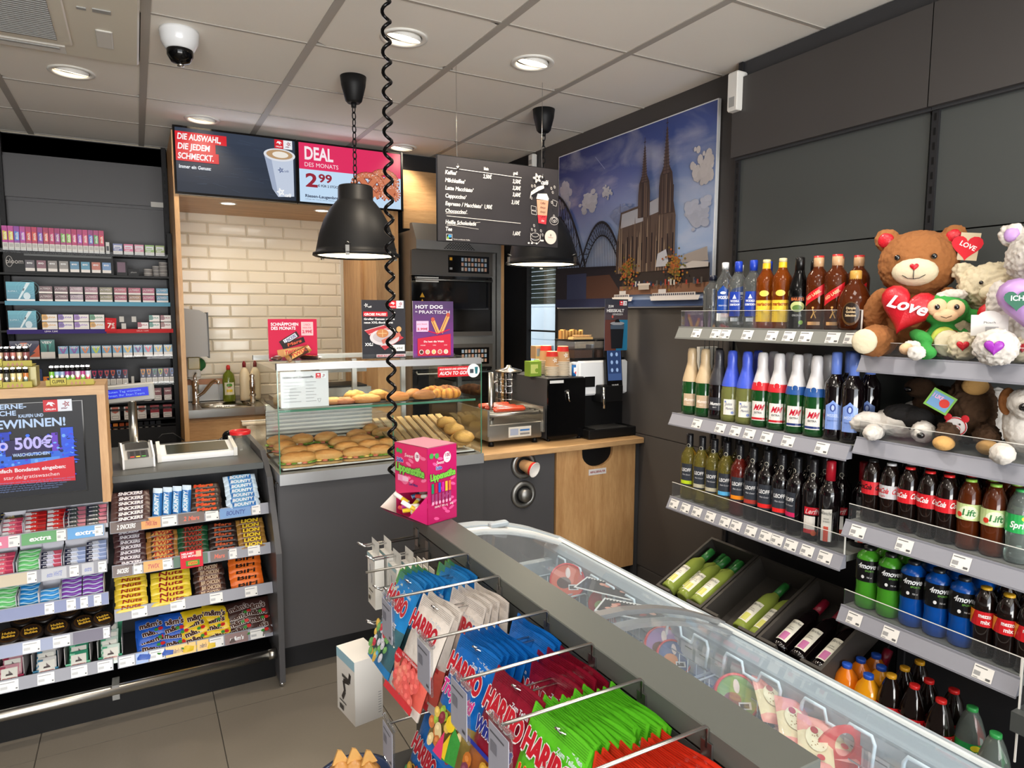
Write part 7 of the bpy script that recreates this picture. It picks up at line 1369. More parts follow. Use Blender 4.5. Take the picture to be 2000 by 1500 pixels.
for i,(y,k) in enumerate(((2.21,'gra'),(2.14,'gra'),(2.06,'blu'),(1.985,'ora'),(1.91,'bri'),(1.84,'re'),(1.77,'re'),(1.70,'pin'),(1.63,'ler'),(1.56,'ler'),(1.475,'bla'))): put(k,XR0+.085,y,.7905,'back row wine bottle, %s from left on the lowest bottle shelf' % ORD[i],'back row wines')
XD = 2.165
for i,(y,k,lab) in enumerate(((1.375,'ck','cola bottle with black cap and red label'),(1.312,'cl','light cola bottle with white cap and silver label'),(1.25,'cc','cola bottle with red cap, left of three'),(1.187,'cc','cola bottle with red cap, middle of three'),(1.13,'cc','cola bottle with red cap, right of three'),(1.067,'li','brown apple drink with green cap, left one'),(1.0,'li','brown apple drink with green cap, right one'),(.935,'sp','clear lemonade with green cap and green label, left one'))): put(k,XD,y,.9255,lab+', upper drinks shelf','half litre bottles on the upper drinks shelf',sc=(1,1,1.02))
put('sp',XD+.03,.895,.9255,'clear lemonade at the picture edge, upper drinks shelf','half litre bottles on the upper drinks shelf')
for i,(y,k) in enumerate(((1.36,'ck'),(1.295,'cl'),(1.235,'cc'),(1.175,'cc'),(1.11,'cc'),(1.05,'li'),(.985,'li'),(.92,'sp'))):
 put(k,XD+.085,y,.9255,'second row bottle, %s from left, upper drinks shelf' % ORD[i],'rear bottles on the upper drinks shelf')
 put(k,XD+.165,y,.9255,'third row bottle, %s from left, upper drinks shelf' % ORD[i],'rear bottles on the upper drinks shelf')
for i,(y,k,lab) in enumerate(((1.372,'mg','green sports drink with black label, left one'),(1.295,'mg','green sports drink with black label, right one'),(1.218,'mb','blue sports drink with black label, left of three'),(1.14,'mb','blue sports drink with black label, middle of three'),(1.065,'mb','blue sports drink with black label, right of three'),(1.0,'me','cola mix with yellow cap, left of three'),(.94,'me','cola mix with yellow cap, middle of three'),(.885,'me','cola mix with yellow cap, right of three'))):
 put(k,XD+(.0 if i < 5 else -.01),y,.6225,lab,'bottles on the lower drinks shelf'); put(k,XD+.09,y-.01,.6225,'second row bottle, %s from left, lower drinks shelf' % ORD[i],'rear bottles on the lower drinks shelf')
FLB = [((1655,1290),'OJ','orange juice bottle with blue cap, nearest the wine crates'),((1682,1280),'OJ','orange juice bottle with blue cap, second row'),((1697,1311),'OK','yellow juice bottle with blue cap, in front'),((1722,1295),'OK','yellow juice bottle with blue cap, second row'),((1742,1311),'ME','large cola mix with yellow cap, in front'),((1768,1297),'ME','large cola mix with yellow cap, second row'),((1797,1285),'ME','large cola mix with yellow cap, third row'),((1787,1331),'CC','large cola with red cap, front left'),((1815,1321),'CC','large cola with red cap, second row left'),((1839,1359),'CC','large cola with red cap, front right'),((1864,1340),'CC','large cola with red cap, second row right'),((1900,1374),'SP','large lemonade with green cap, left one'),((1946,1425),'SP','large lemonade with green cap, right one'),((1712,1272),'OJ','orange juice bottle in the shaded third row')]
for (px,py),k,lab in FLB:
 p = PZ(px,py,.435 if k[0] != 'O' else .405); put(k,p.x,p.y,.121,lab,'large bottles on the bottom shelf',rz=-1.0)
# wine crates
P('cratew',(58,54,50),.6); tl = math.atan2(.165,.33)
CR = []
for i,y in enumerate((2.165,1.875,1.585)):
 t = thing('wine_crate','tilted dark wooden wine crate, %s' % ('nearest the waste cabinet, full of white wine','middle one, half empty with green bottles','holding red wines beside the juice bottles')[i],'crate',(2.04,y,.385),rot=(0,-tl,0),group='tilted wine crates'); L_,w_,d_ = .385,.283,.115; CR.append(t)
 ob(G().box((0,-w_/2,-d_),(L_,w_/2,-d_+.01),'cratew'),'bottom',t)
 for y0 in (-w_/2,w_/2-.012): ob(G().box((0,y0,-d_+.01),(L_,y0+.012,0),'cratew'),'side',t)
 ob(G().box((0,-w_/2+.012,-d_+.01),(.012,w_/2-.012,-.055),'cratew').box((0,-w_/2+.012,-.055),(.012,-.055,0),'cratew').box((0,.055,-.055),(.012,w_/2-.012,0),'cratew').box((-.004,-.075,-.06),(.014,.075,-.05),'black'),'front',t)
 ob(G().box((L_-.012,-w_/2+.012,-d_+.01),(L_,w_/2-.012,0),'cratew'),'back',t)
 ob(G().box((.0,-.003,-d_+.01),(L_,.003,-d_+.03),'steelrough'),'divider_rod',t)
g = G(); g.box((2.2,YM+.02,.121),(2.46,YA-.02,.20),'darker'); g.prism([(2.05,.2),(2.46,.2),(2.46,.38),(2.05,.24)],YM+.03,YA-.03,'darker',plane='XZ') if False else None
g.prism([(2.16,.20),(2.45,.20),(2.45,.38),(2.16,.235)],YM+.02,YA-.02,'darker',plane='XZ'); solo(g,'crate_stand','dark sloping stand under the three wine crates','stand')
def wl(c,c2): return lambda A: (A.rect(-.024,.03,.024,.145,(226,224,210)),A.text('Blanchet',0,.125,.012,(60,60,60),w=.04,al='c',shear=.3),A.rect(-.014,.035,.014,.075,c),A.text('BLANC',0,.1,.005,(80,80,80),w=.02,al='c'),A.text('DE FRANCE',0,.09,.005,(80,80,80),w=.026,al='c'))
B_['WW'] = MB(WINE,'winegreen',(40,110,50),.075,.0165,label=wl((206,206,110),0),lr=.0375); B_['WR'] = MB(WINE,'winered',(130,20,44),.075,.0165,label=wl((190,110,160),0),lr=.0375)
from mathutils import Euler
def incrate(ci,kind,y,lift,lab,x=.03,spin=0):
 base = CR[ci]; R = Matrix.Rotation(-tl,4,'Y'); loc = base.location + (R @ Vector((x,y,-.105+.04+lift)))
 # bottle axis (local Z) points up the slope, label (local -Y) faces up
 M = R @ Matrix(((0,0,1,0),(1,0,0,0),(0,1,0,0),(0,0,0,1))) @ Matrix.Rotation(PI+spin,4,'Z')
 B_[kind].put(loc,0,lab,'wine bottles lying in the crates',rot=M.to_euler())
for j,(y,l,nm) in enumerate(((.095,.038,'upper left'),(.0,.03,'upper middle'),(-.085,.038,'upper right'),(.06,-.0,'lower left'),(-.03,-.0,'lower right'))): incrate(0,'WW',y,l if l > .001 else 0,'white wine lying in the crate nearest the waste cabinet, %s' % nm,x=.02+.03*(j > 2))
for j,(y,nm) in enumerate(((-.015,'left'),(-.095,'right'))): incrate(1,'WW',y,.0,'white wine lying in the middle crate, %s one' % nm)
for j,(y,nm) in enumerate(((.085,'left'),(-.0,'middle'),(-.09,'right'))): incrate(2,'WR',y,.0,'red wine with lilac label lying in the right crate, %s one' % nm)
a = PX(1700,1265,2.3); put('WR',2.2,1.40,.14,'dark bottle leaning behind the juice bottles under the crates','wine bottles lying in the crates',rot=(0,.55,0))
# soft toys
def fur(name,c,sc=90,st=.8): return P(name,c,.95,bump=(sc,st),vary=.08)
fur('furbrown',(150,96,52)); fur('furcream',(214,202,172),60,1); fur('furwhite',(208,202,194),60,1); fur('furgreen',(56,150,66)); fur('furblack',(22,20,20),60,1); fur('furdark',(70,48,30),50,1); fur('furtan',(206,160,96)); fur('furlilac',(206,190,222)); fur('yellowbelly',(196,206,90)); fur('peach',(230,190,150)); P('eye',(10,8,8),.05,coat=1)
TEX = bpy.data.textures.new('tuft','CLOUDS'); TEX.noise_scale = .011; TEX.noise_depth = 2
def blob(ells,mat,name,parent,vox=.006,disp=.0):
 g = G()
 for c,r,*ro in ells: g.ell(c,r,mat,nu=14,nv=9,rot=Euler(ro[0]).to_matrix() if ro else None)
 o = ob(g,name,parent); m = o.modifiers.new('remesh','REMESH'); m.mode = 'VOXEL'; m.voxel_size = vox; m.use_smooth_shade = True; s_ = o.modifiers.new('smooth','SMOOTH'); s_.iterations = 4; s_.factor = .6
 if disp: d = o.modifiers.new('tuft','DISPLACE'); d.texture = TEX; d.strength = disp; d.mid_level = .5; d.texture_coords = 'LOCAL'
 return o
def heart(w,tck,mat,col=(200,30,40)):
 g = G(); n = 28; out = []
 for k in range(n): a = 2*PI*k/n; x = 16*math.sin(a)**3; y = 13*math.cos(a)-5*math.cos(2*a)-2*math.cos(3*a)-math.cos(4*a); out.append((x/34*w,y/34*w))
 V = []; L = [(0,-1),(.5,-.93),(.85,-.6),(1,0),(.85,.6),(.5,.93),(0,1)]
 for s_,z in L: V += [(x*s_,z*tck/2,y*s_) for x,y in out]
 g.add(V,[(i*n+k,i*n+(k+1) % n,(i+1)*n+(k+1) % n,(i+1)*n+k) for i in range(6) for k in range(n)],mat,col,True); return g
P('satin_red',(200,24,40),.35,coat=.2,bump=(300,.5)); P('satin_lilac',(190,150,210),.35)
def face(t,z,y,ex,er,nose,nr=(.014,.01,.011)):
 for s_ in (-1,1): ob(G().ell((s_*ex,y,z),(er,er*.7,er),'eye',nu=10,nv=7),'eye',t)
def hp(px,py,X): return PX(px,py,X)
# big brown bear
a = hp(1790,690,2.26); t = thing('teddy_bear','large brown teddy bear hugging a red love heart','soft toy',(2.27,a.y+.02,1.4855),rotz=-1.12); t.scale = (1.06,1.06,1.07)
blob([((0,.0,.285),(.112,.1,.105)),((-.09,0,.365),(.036,.022,.036)),((.09,0,.365),(.036,.022,.036)),((0,.02,.13),(.10,.075,.13)),((-.105,-.03,.14),(.038,.045,.085),(.5,.35,0)),((.105,-.03,.14),(.038,.045,.085),(.5,-.35,0)),((-.09,-.09,.05),(.05,.09,.05),(0,0,-.35)),((.08,-.09,.05),(.05,.09,.05),(0,0,.3))],'furbrown','body',t,.005,.010)
for x in (-.09,.09): ob(G().ell((x,-.014,.362),(.024,.012,.024),'satin_red',nu=12,nv=8),'ear_lining',t,'red sparkling ear lining')
ob(G().ell((0,-.086,.258),(.062,.032,.042),'furcream',nu=16,nv=10),'muzzle',t); face(t,.302,-.092,.048,.0085,None)
ob(heart(.026,.012,'satin_red'),'nose',t,'heart-shaped red nose',loc=(0,-.117,.272)); q_ = G(); q_.tube([(-.03,-.113,.248),(-.015,-.118,.238),(0,-.119,.236),(.015,-.118,.238),(.03,-.113,.248)],.0012,5,'eye').tube([(0,-.119,.262),(0,-.12,.237)],.0012,5,'eye'); ob(q_,'mouth',t)
for x in (-.115,.10): ob(G().ell((x,-.165,.05),(.036,.012,.038),'furcream',nu=12,nv=8),'foot_pad',t)
g = heart(.165,.065,'satin_red'); hc = ob(g,'heart_cushion',t,'red glitter heart cushion',loc=(-.01,-.135,.15),rot=(.0,.3,0)); g = G(); A = g.art((0,-.037,-.0),(1,0,0),(0,0,1)); A.text('Love',0,-.008,.034,(240,226,230),w=.105,al='c',shear=.3,bold=1); ob(g,'lettering',hc)
g = G(); g.box((-.03,0,-.04),(.02,.001,.04),'print',(206,190,160)); A = g.art((-.01,-.0005,0),(1,0,0),(0,0,1)); pts = []
hpts = [(16*math.sin(2*PI*k/24)**3/34*.085,(13*math.cos(2*PI*k/24)-5*math.cos(4*PI*k/24)-2*math.cos(6*PI*k/24)-math.cos(8*PI*k/24))/34*.085) for k in range(24)]; A.poly(hpts[::-1],(214,34,50)).text('LOVE',0,-.004,.013,(250,236,236),w=.045,al='c',bold=1,rot=-.4); ob(g,'hang_tag',t,'heart hang tag',loc=(.135,-.03,.33),rot=(0,.1,.1))
# green monkey
a = hp(1815,690,2.17); t = thing('toy_monkey','green plush monkey with yellow belly in front of the brown bear','soft toy',(2.20,a.y-.02,1.4855),rotz=-.98)
blob([((0,0,.155),(.068,.055,.05)),((-.078,0,.165),(.028,.014,.026)),((.078,-.005,.135),(.026,.014,.024)),((0,.0,.06),(.05,.042,.06)),((-.06,-.03,.07),(.02,.05,.022),(.3,0,.6)),((.055,.0,.06),(.018,.02,.04)),((-.05,-.06,.025),(.024,.05,.024),(0,0,.5)),((.045,-.05,.022),(.024,.045,.022))],'furgreen','body',t,.005)
ob(G().ell((-.022,-.043,.162),(.028,.016,.028),'peach').ell((.022,-.043,.158),(.028,.016,.028),'peach').ell((0,-.05,.138),(.034,.018,.02),'peach'),'face_patch',t)
for x in (-.078,.078): ob(G().ell((x,-.010,.165 if x < 0 else .135),(.018,.008,.017),'peach',nu=10,nv=7),'ear_lining',t)
for x in (-.024,.026): ob(G().ell((x,-.061,.163),(.0075,.005,.0085),'eye',nu=10,nv=7),'eye',t)
ob(G().tube([(-.014,-.067,.135),(0,-.07,.130),(.014,-.067,.137)],.001,5,'furdark'),'mouth',t); ob(G().ell((.0,-.036,.062),(.036,.014,.042),'yellowbelly'),'belly',t); blob([((.02,.0,.2),(.04,.035,.018)),((-.0,.0,.195),(.03,.03,.014))],'furwhite','hair_tuft',t,.004,.012)
for x,y in ((-.085,-.065),(-.075,-.115)): blob([((x,y,.04 if y > -.1 else .025),(.026,.022,.022))],'furwhite','cuff',t,.004,.012)
ob(G().ell((-.10,-.085,.035),(.02,.02,.018),'peach'),'hand',t)
# cream bear
a = hp(1885,690,2.2); t = thing('teddy_bear','cream teddy bear with red nose behind the green monkey','soft toy',(2.31,a.y-.015,1.4855),rotz=-1.1)
blob([((0,0,.225),(.1,.085,.075)),((-.085,.01,.275),(.03,.02,.03)),((.085,.01,.275),(.03,.02,.03)),((0,.02,.1),(.085,.07,.1)),((-.07,-.12,.045),(.043,.06,.043)),((.07,-.12,.045),(.043,.06,.043)),((-.09,-.03,.12),(.03,.04,.06)),((.09,-.03,.12),(.03,.04,.06))],'furcream','body',t,.005,.020)
ob(G().ell((0,-.08,.205),(.04,.025,.028),'furcream'),'muzzle',t); ob(G().ell((-.0,-.108,.215),(.016,.009,.013),'satin_red',nu=12,nv=8),'nose',t,'red nose'); face(t,.236,-.082,.036,.006,None); ob(G().tube([(-.012,-.106,.192),(0,-.108,.186),(.012,-.106,.192)],.0012,5,'satin_red'),'mouth',t)
ob(heart(.13,.05,'satin_red'),'heart_cushion',t,'red heart cushion',loc=(.02,-.10,.13));
for x in (-.07,.07): ob(heart(.035,.01,'satin_red'),'foot_heart',t,loc=(x,-.178,.05))
g = G(); g.box((-.045,0,-.03),(.045,.001,.03),'print',(214,212,208)); A = g.art((-.04,-.0004,-.03),(1,0,0),(0,0,1)); A.oval(.04,.052,.03,.02,(220,218,214),16).rect(.03,.012,.062,.026,(160,160,160)).text('Plüsch',.04,.035,.006,(90,90,90),w=.03,al='c'); ob(g,'hang_tag',t,loc=(-.01,-.2,.11),rot=(-.15,0,.2))
# lilac bear
a = hp(1970,690,2.2); t = thing('teddy_bear','white and lilac teddy bear with purple heart at the picture edge','soft toy',(2.25,a.y-.05,1.4855),rotz=-1.15)
blob([((0,0,.30),(.095,.085,.085)),((-.08,.0,.37),(.033,.02,.033)),((.08,0,.37),(.033,.02,.033)),((0,.02,.13),(.095,.08,.13)),((-.095,-.12,.05),(.055,.06,.052)),((.09,-.1,.05),(.05,.06,.05)),((-.1,-.02,.17),(.03,.04,.07))],'furwhite','body',t,.005,.018)
[ob(G().ell((x,-.012,.368),(.02,.012,.022),'satin_lilac'),'ear_lining',t) for x in (-.08,.08)]; ob(G().ell((0,-.076,.278),(.045,.028,.035),'furlilac'),'muzzle',t); face(t,.318,-.078,.034,.007,None)
h_ = ob(heart(.2,.07,'satin_lilac'),'heart_cushion',t,'lilac heart cushion',loc=(-.01,-.13,.17)); g = G(); A = g.art((0,-.038,0),(1,0,0),(0,0,1)); hh = [(x*.75,y*.75) for x,y in hpts][::-1]; A.poly([(x-.045,y+.01) for x,y in hh],(60,110,90)).poly([(x+.015,y) for x,y in hh],(200,34,50)).text('ICH',-.045,.008,.013,(220,230,226),w=.03,al='c',bold=1).text('LIEBE',.015,-.002,.013,(250,230,230),w=.042,al='c',bold=1); ob(g,'lettering',h_)
P('purple',(150,50,170),.35)
for x in (-.098,.09): ob(heart(.05,.012,'purple'),'foot_heart',t,loc=(x,-.18,.052))
# lower shelf
a = hp(1760,830,2.2); t = thing('toy_dog','black and white plush dog lying on the shelf below the bears','soft toy',(2.22,a.y+.0,1.2085),rotz=-1.3)
blob([((-.02,.03,.055),(.09,.07,.05)),((-.12,-.01,.05),(.06,.035,.035),(0,-.3,0)),((-.07,-.075,.028),(.03,.06,.026)),((.07,-.06,.045),(.035,.05,.035)),((.0,.14,.09),(.05,.04,.03))],'furwhite','body',t,.005,.010)
blob([((-.01,.02,.085),(.065,.06,.035)),((.04,-.005,.075),(.05,.045,.04)),((.09,.06,.055),(.06,.04,.035))],'furblack','black_patch',t,.005,.008); ob(G().ell((.075,-.105,.04),(.012,.009,.010),'eye',nu=10,nv=7),'nose',t)
g = G(); g.ell((0,0,0),(.032,.002,.03),'print',(220,216,214),nu=20,nv=10).ell((-.024,0,.026),(.012,.002,.012),'print',(200,40,50),nu=10,nv=6).ell((.024,0,.026),(.012,.002,.012),'print',(200,40,50),nu=10,nv=6); A = g.art((0,-.003,0),(1,0,0),(0,0,1)); ring(A,0,0,.03,.027,.003,(200,40,50)); ring(A,0,-.008,.014,.011,.0015,(200,40,50)); A.oval(-.012,.008,.003,.003,(60,30,30),8).oval(.012,.008,.003,.003,(60,30,30),8).poly([(-.006,-.006),(.006,-.006),(0,-.014)],(200,40,50)); ob(g,'hang_tag',t,'bear-shaped paper tag',loc=(.16,-.07,.075),rot=(0,0,-.2))
a = hp(1885,845,2.25); t = thing('toy_monkey','shaggy dark brown plush ape with tan feet in the lower toy row','soft toy',(2.27,a.y,1.2085),rotz=-1.15)
blob([((0,.02,.12),(.07,.06,.11)),((-.05,-.05,.05),(.035,.07,.035)),((.05,-.06,.05),(.035,.07,.035)),((0,0,.2),(.045,.04,.035))],'furdark','body',t,.005,.022)
for x in (-.055,.055): ob(G().ell((x,-.125,.028),(.03,.038,.022),'furtan'),'foot',t)
ob(G().ell((.01,-.04,.2),(.036,.018,.028),'furtan'),'face_patch',t)
g = G(); g.box((-.035,0,-.03),(.035,.001,.03),'print',(120,170,80)); A = g.art((-.035,-.0004,-.03),(1,0,0),(0,0,1)); A.rect(.006,.006,.064,.054,(110,150,190)).text('I LIKE',.008,.034,.012,(230,170,200),w=.03,bold=1).oval(.048,.03,.014,.014,(200,60,50),14); ob(g,'hang_tag',t,'green square tag',loc=(-.075,-.08,.15),rot=(0,.5,0))
a = hp(1985,850,2.2); t = thing('toy_dog','white and brown plush dog cut by the right picture edge','soft toy',(2.2,a.y-.02,1.2085),rotz=-1.1)
blob([((0,.02,.11),(.055,.05,.09)),((-.0,-.03,.17),(.05,.055,.045)),((-.05,-.08,.03),(.032,.05,.03)),((.05,-.07,.03),(.032,.05,.03))],'furwhite','body',t,.005,.008); ob(G().ell((-.045,-.0,.17),(.022,.02,.04),'furbrown').ell((.045,0,.17),(.022,.02,.04),'furbrown'),'ears',t); ob(G().ell((-.01,-.09,.165),(.014,.010,.012),'eye',nu=10,nv=7),'nose',t)
t = thing('toy_dog','dim brown plush animal in the shade behind the black and white dog','soft toy',(2.37,1.28,1.2085),rotz=-1.2); blob([((0,0,.1),(.09,.05,.08)),((-.06,-.03,.17),(.05,.04,.035))],'furdark','body',t,.006,.008); ob(G().ell((-.09,-.06,.165),(.014,.01,.01),'eye',nu=8,nv=6),'nose',t)
t = thing('toy_dog','dim grey and white plush tail and back behind the ape','soft toy',(2.38,1.12,1.2085),rotz=-1.2); blob([((0,0,.1),(.05,.04,.09)),((-.05,0,.16),(.03,.03,.05))],'furwhite','body',t,.006,.014); ob(G().ell((.0,-.04,.15),(.01,.008,.008),'eye',nu=8,nv=6),'nose',t)
# leaflet rack behind the shelf end
t = thing('leaflet_rack','thin wire rack with white papers behind the sparkling wines','rack',(2.49,2.40,1.15)); g = G()
for k in range(5): g.tube([(-.10+k*.03,0,0),(-.10+k*.03,0,.42)],.002,5,'black')
for z in (0,.2,.42): g.tube([(-.1,0,z),(.02,0,z)],.002,5,'black')
ob(g,'wire_frame',t); ob(G().box((-.12,.01,.04),(-.0,.03,.32),'print',(206,204,196)),'paper_stack',t)

# ice cream freezer
FX,FR,FE,FN = .905,1.335,2.06,-.3
def lidz(x):
 P_ = [(.90,.912),(1.0,.908),(1.1,.892),(1.2,.862),(1.28,.828),(1.345,.80)]
 for (a,b),(c,d) in zip(P_,P_[1:]):
  if x <= c: return b+(d-b)*(x-a)/(c-a)
 return .80
t = thing('ice_cream_freezer','white chest freezer with curved glass lids behind the peg island','freezer',(0,0,0))
ob(G().box((FX,FN,.08),(FR-.02,FE-.03,.11),'frz').box((FX,FN,.11),(FX+.03,FE-.03,.80),'frz').box((FR-.05,FN,.11),(FR-.02,FE-.03,.74),'frz').box((FX+.03,FE-.06,.11),(FR-.05,FE-.03,.74),'frz').box((FX+.03,FN,.11),(FR-.05,FE-.06,.30),'frost'),'tub',t)
ob(G().box((FX+.03,FN,.0),(FR-.06,FE-.08,.08),'darker'),'plinth',t)
g = G(); g.prism([(FR-.055,.73),(FR-.015,.73),(FR+.012,.775),(FR+.012,.80),(FR-.012,.808),(FR-.035,.80),(FR-.055,.775)],FN,FE,'frz',plane='XZ'); g.prism([(FR-.028,.806),(FR-.018,.812),(FR-.01,.806)],FN,FE,'white',plane='XZ'); ob(g,'side_rim',t,'pale grey plastic rim')
xs = [FX+(FR-FX)*i/14 for i in range(15)]
def band(y0,y1,th,mat,dz=0):
 V = []
 for x in xs: z = lidz(x)+dz; V += [(x,y0,z),(x,y1,z),(x,y1,z-th),(x,y0,z-th)]
 Fc = []
 for i in range(14):
  for k in range(4): Fc.append((i*4+k,i*4+(k+1) % 4,i*4+4+(k+1) % 4,i*4+4+k))
 Fc += [(0,1,2,3),tuple(56+k for k in (3,2,1,0))]; g = G(); g.add(V,Fc,mat,smooth=False); return g
ob(band(FE-.045,FE,.035,'frz'),'end_rim',t); ob(band(FE-.075,FE-.05,.02,'white',-.006),'end_gasket',t); g = G(); g.box((FX+.12,FE-.07,.895),(FX+.19,FE-.04,.912),'frz',bev=.004); ob(g,'lid_grip',t)
LY = 1.235
for y0,y1,dz,nm in ((LY-.03,FE-.07,-.012,'far'),(FN,LY+.02,.0,'near')):
 l = ob(band(y0,y1,.004,'lidglass',dz),'glass_lid',t,'%s sliding curved glass lid' % nm)
 ye = y1 if nm == 'near' else y0; ob(band(ye-.022,ye+.004,.012,'alu',dz+.006),'lid_frame',l,'grey lid edge')
g = G(); A = g.art((FR-.0505,0,.64),(0,1,0),(0,0,1),'print')
A.N = Vector((-1,0,0))
for y in [1.46+.055*k for k in range(-14,10)]:
 if (int(y*100) % 7) > 0: A.rect(y,.045,y+.045,.085,(214,216,218)); A.k -= .8; A.line([(y+.004,.075),(y+.03,.075)],.003,(130,130,134)); A.k -= .8
ob(g,'price_tags',t); bpy.data.objects['price_tags']['kind'] = 'stuff'
g = G(); rs = random.Random(4)
A = g.art((FR-.0505,0,.5),(0,1,0),(0,0,1),'print'); A.N = Vector((-1,0,0)); A.rect(.2,.02,1.7,.15,(110,136,158))
for k in range(9): A.line([(.3+k*.15,.13),(.38+k*.15,.10)],.006,(176,90,84)); A.k -= .8; A.line([(.3+k*.15,.09),(.4+k*.15,.09)],.004,(196,206,214)); A.k -= .8
ob(g,'inner_sticker',t)
def basket(y0,y1,lab):
 b = thing('wire_basket',lab,'basket',(0,0,0),group='freezer baskets'); x0,x1,zt,zb = FX+.05,FR-.075,.70,.46
 g = G(); g.tube([(x0,y0,zt),(x1,y0,zt),(x1,y1,zt),(x0,y1,zt)],.0035,6,'coat_wire',closed=True); g.tube([(x0,y0,zb),(x1,y0,zb),(x1,y1,zb),(x0,y1,zb)],.003,6,'coat_wire',closed=True); ob(g,'rim',b)
 g = G(); n = int((y1-y0)/.028)
 for k in range(n):
  y = y0+(y1-y0)*(k+.5)/n
  for x in (x0,x1): g.tube([(x,y,zt),(x,y,zb)],.0015,4,'coat_wire')
  g.tube([(x0,y,zb),(x1,y,zb)],.0015,4,'coat_wire')
 for k in range(8):
  x = x0+(x1-x0)*(k+.5)/8
  for y in (y0,y1): g.tube([(x,y,zt),(x,y,zb)],.0015,4,'coat_wire')
 o = ob(g,'wire_grid',b); o['kind'] = 'stuff'
 ym = (y0+y1)/2; h = (y1-y0)*.40; ob(G().tube([(x1,ym-h,zt-.02),(x1+.01,ym-h,zt+.055),(x1+.01,ym-h*.92,zt+.07),(x1+.01,ym-h*.35,zt+.07),(x1+.008,ym-h*.25,zt+.045),(x1+.008,ym+h*.25,zt+.045),(x1+.01,ym+h*.35,zt+.07),(x1+.01,ym+h*.92,zt+.07),(x1+.01,ym+h,zt+.055),(x1,ym+h,zt-.02)],.0042,7,'coat_wire'),'hanging_loop',b)
 if (y1-y0) > .01: ob(G().tube([(x0,ym-h,zt-.02),(x0,ym-h,zt+.05),(x0,ym+h,zt+.05),(x0,ym+h,zt-.02)],.0042,7,'coat_wire'),'hanging_loop',b)
ys = [1.98,1.78,1.60,1.41,1.20,.97,.74,.50,.24]
for i in range(8): basket(ys[i+1]+.008,ys[i]-.008,'pale blue wire freezer basket, %s from the far end' % ORD[i])
def tub(col,c2,lab,px,py,z,rx,ry,rz=0,r=.052):
 p = PZ(px,py,z); b = thing('ice_cream_tub',lab,'ice cream tub',(p.x,p.y,z),rot=(rx,ry,rz),group='red rimmed ice cream tubs')
 ob(G().lathe([(r*.8,-.075),(r*.93,-.01)],26,mat='gloss',col=c2),'cup',b); ob(G().lathe([(r*.95,-.012),(r,-.008),(r,.004),(r*.9,.006),(r*.9,.002)],28,mat='redplastic',cap=False),'lid_ring',b,'red lid ring')
 g = G(); A = g.art((0,0,.0022),(1,0,0),(0,1,0),'gloss'); A.oval(0,0,r*.9,r*.9,col,26).oval(-r*.2,-.1*r,r*.4,r*.32,c2,12).rect(r*.05,-r*.5,r*.6,-r*.2,(226,226,226)).rect(r*.1,-r*.45,r*.5,-r*.27,(60,60,60)).oval(r*.05,r*.45,r*.14,r*.3,(226,206,200),10); ob(g,'lid_film',b)
tub((206,96,70),(70,40,30),'orange-red tub with coffee picture standing at the far end',1108,1135,.735,.95,0,-.5,.06)
tub((190,40,44),(150,40,44),'red tub lying in the farthest basket corner',976,1096,.74,.25,0,0,.042)
tub((200,60,60),(190,210,120),'red tub under the far picture card, left one',1178,1180,.70,.9,0,-.5,.048); tub((196,44,48),(120,40,40),'red tub under the far picture card, right one',1205,1186,.69,.9,0,-.6,.048)
tub((150,120,170),(80,40,40),'purple tub with red rim in the near lid section',1296,1262,.70,1.0,0,-.5,.055); tub((60,90,140),(200,120,60),'tub with blue and orange film leaning on the purple one',1316,1285,.68,.8,.1,-.4,.05)
tub((110,150,60),(120,50,50),'green tub with red rim beside the slab',1438,1362,.70,1.0,0,-.5,.055)
p = PZ(1648,1480,.70); b = thing('basket_divider','red plastic divider with oval handle hole in the nearest basket','divider',(p.x,p.y,.70),rot=(0,0,-.5)); g = G(); n = 24
for r0,r1 in ((.036,.062),):
 V = []
 for yy in (-.003,.003):
  for k in range(n): a = 2*PI*k/n; V.append((r1*math.cos(a),yy,r1*math.sin(a)*1.0+.01))
  for k in range(n): a = 2*PI*k/n; V.append((r0*.6*math.cos(a),yy,r0*.75*math.sin(a)+.03))
 g.add(V,[(k,(k+1) % n,n+(k+1) % n,n+k) for k in range(n)]+[(2*n+k,3*n+k,3*n+(k+1) % n,2*n+(k+1) % n) for k in range(n)]+[(k,2*n+k,2*n+(k+1) % n,(k+1) % n) for k in range(n)]+[(n+k,n+(k+1) % n,3*n+(k+1) % n,3*n+k) for k in range(n)],'redplastic')
g.box((-.075,-.004,-.09),(.075,.004,-.03),'redplastic'); ob(g,'handle_plate',b)
lol = pout(.15,.07,.022,(230,150,140),(236,170,150),'foil',cols=lambda u,v: (232,150,140) if u > .62 or u < .08 else (232,214,170)); A = lol.art((0,0,.024),(1,0,0),(0,1,0),'foil'); A.oval(.0,0,.034,.022,(236,226,190),18)
for k in range(14): A.oval(random.uniform(-.025,.03),random.uniform(-.016,.016),.002,.0015,(150,110,50),5); A.k -= .9
A.oval(.022,.004,.010,.008,(170,30,44),10).oval(-.048,-.006,.008,.008,(190,40,50),10); lol = lol.mesh('ice_lolly')
for i,(px,py,z,r_) in enumerate(((1505,1375,.715,.9),(1535,1350,.70,1.0),(1548,1420,.715,.8),(1590,1395,.70,.9),(1590,1460,.715,.7),(1625,1440,.70,.9))): p = PZ(px,py,z); solo(lol,'ice_lolly','pink and cream wrapped ice lolly, %s from the far side' % ORD[i],'ice lolly',p,rot=(.15,-.2,r_),group='wrapped ice lollies')
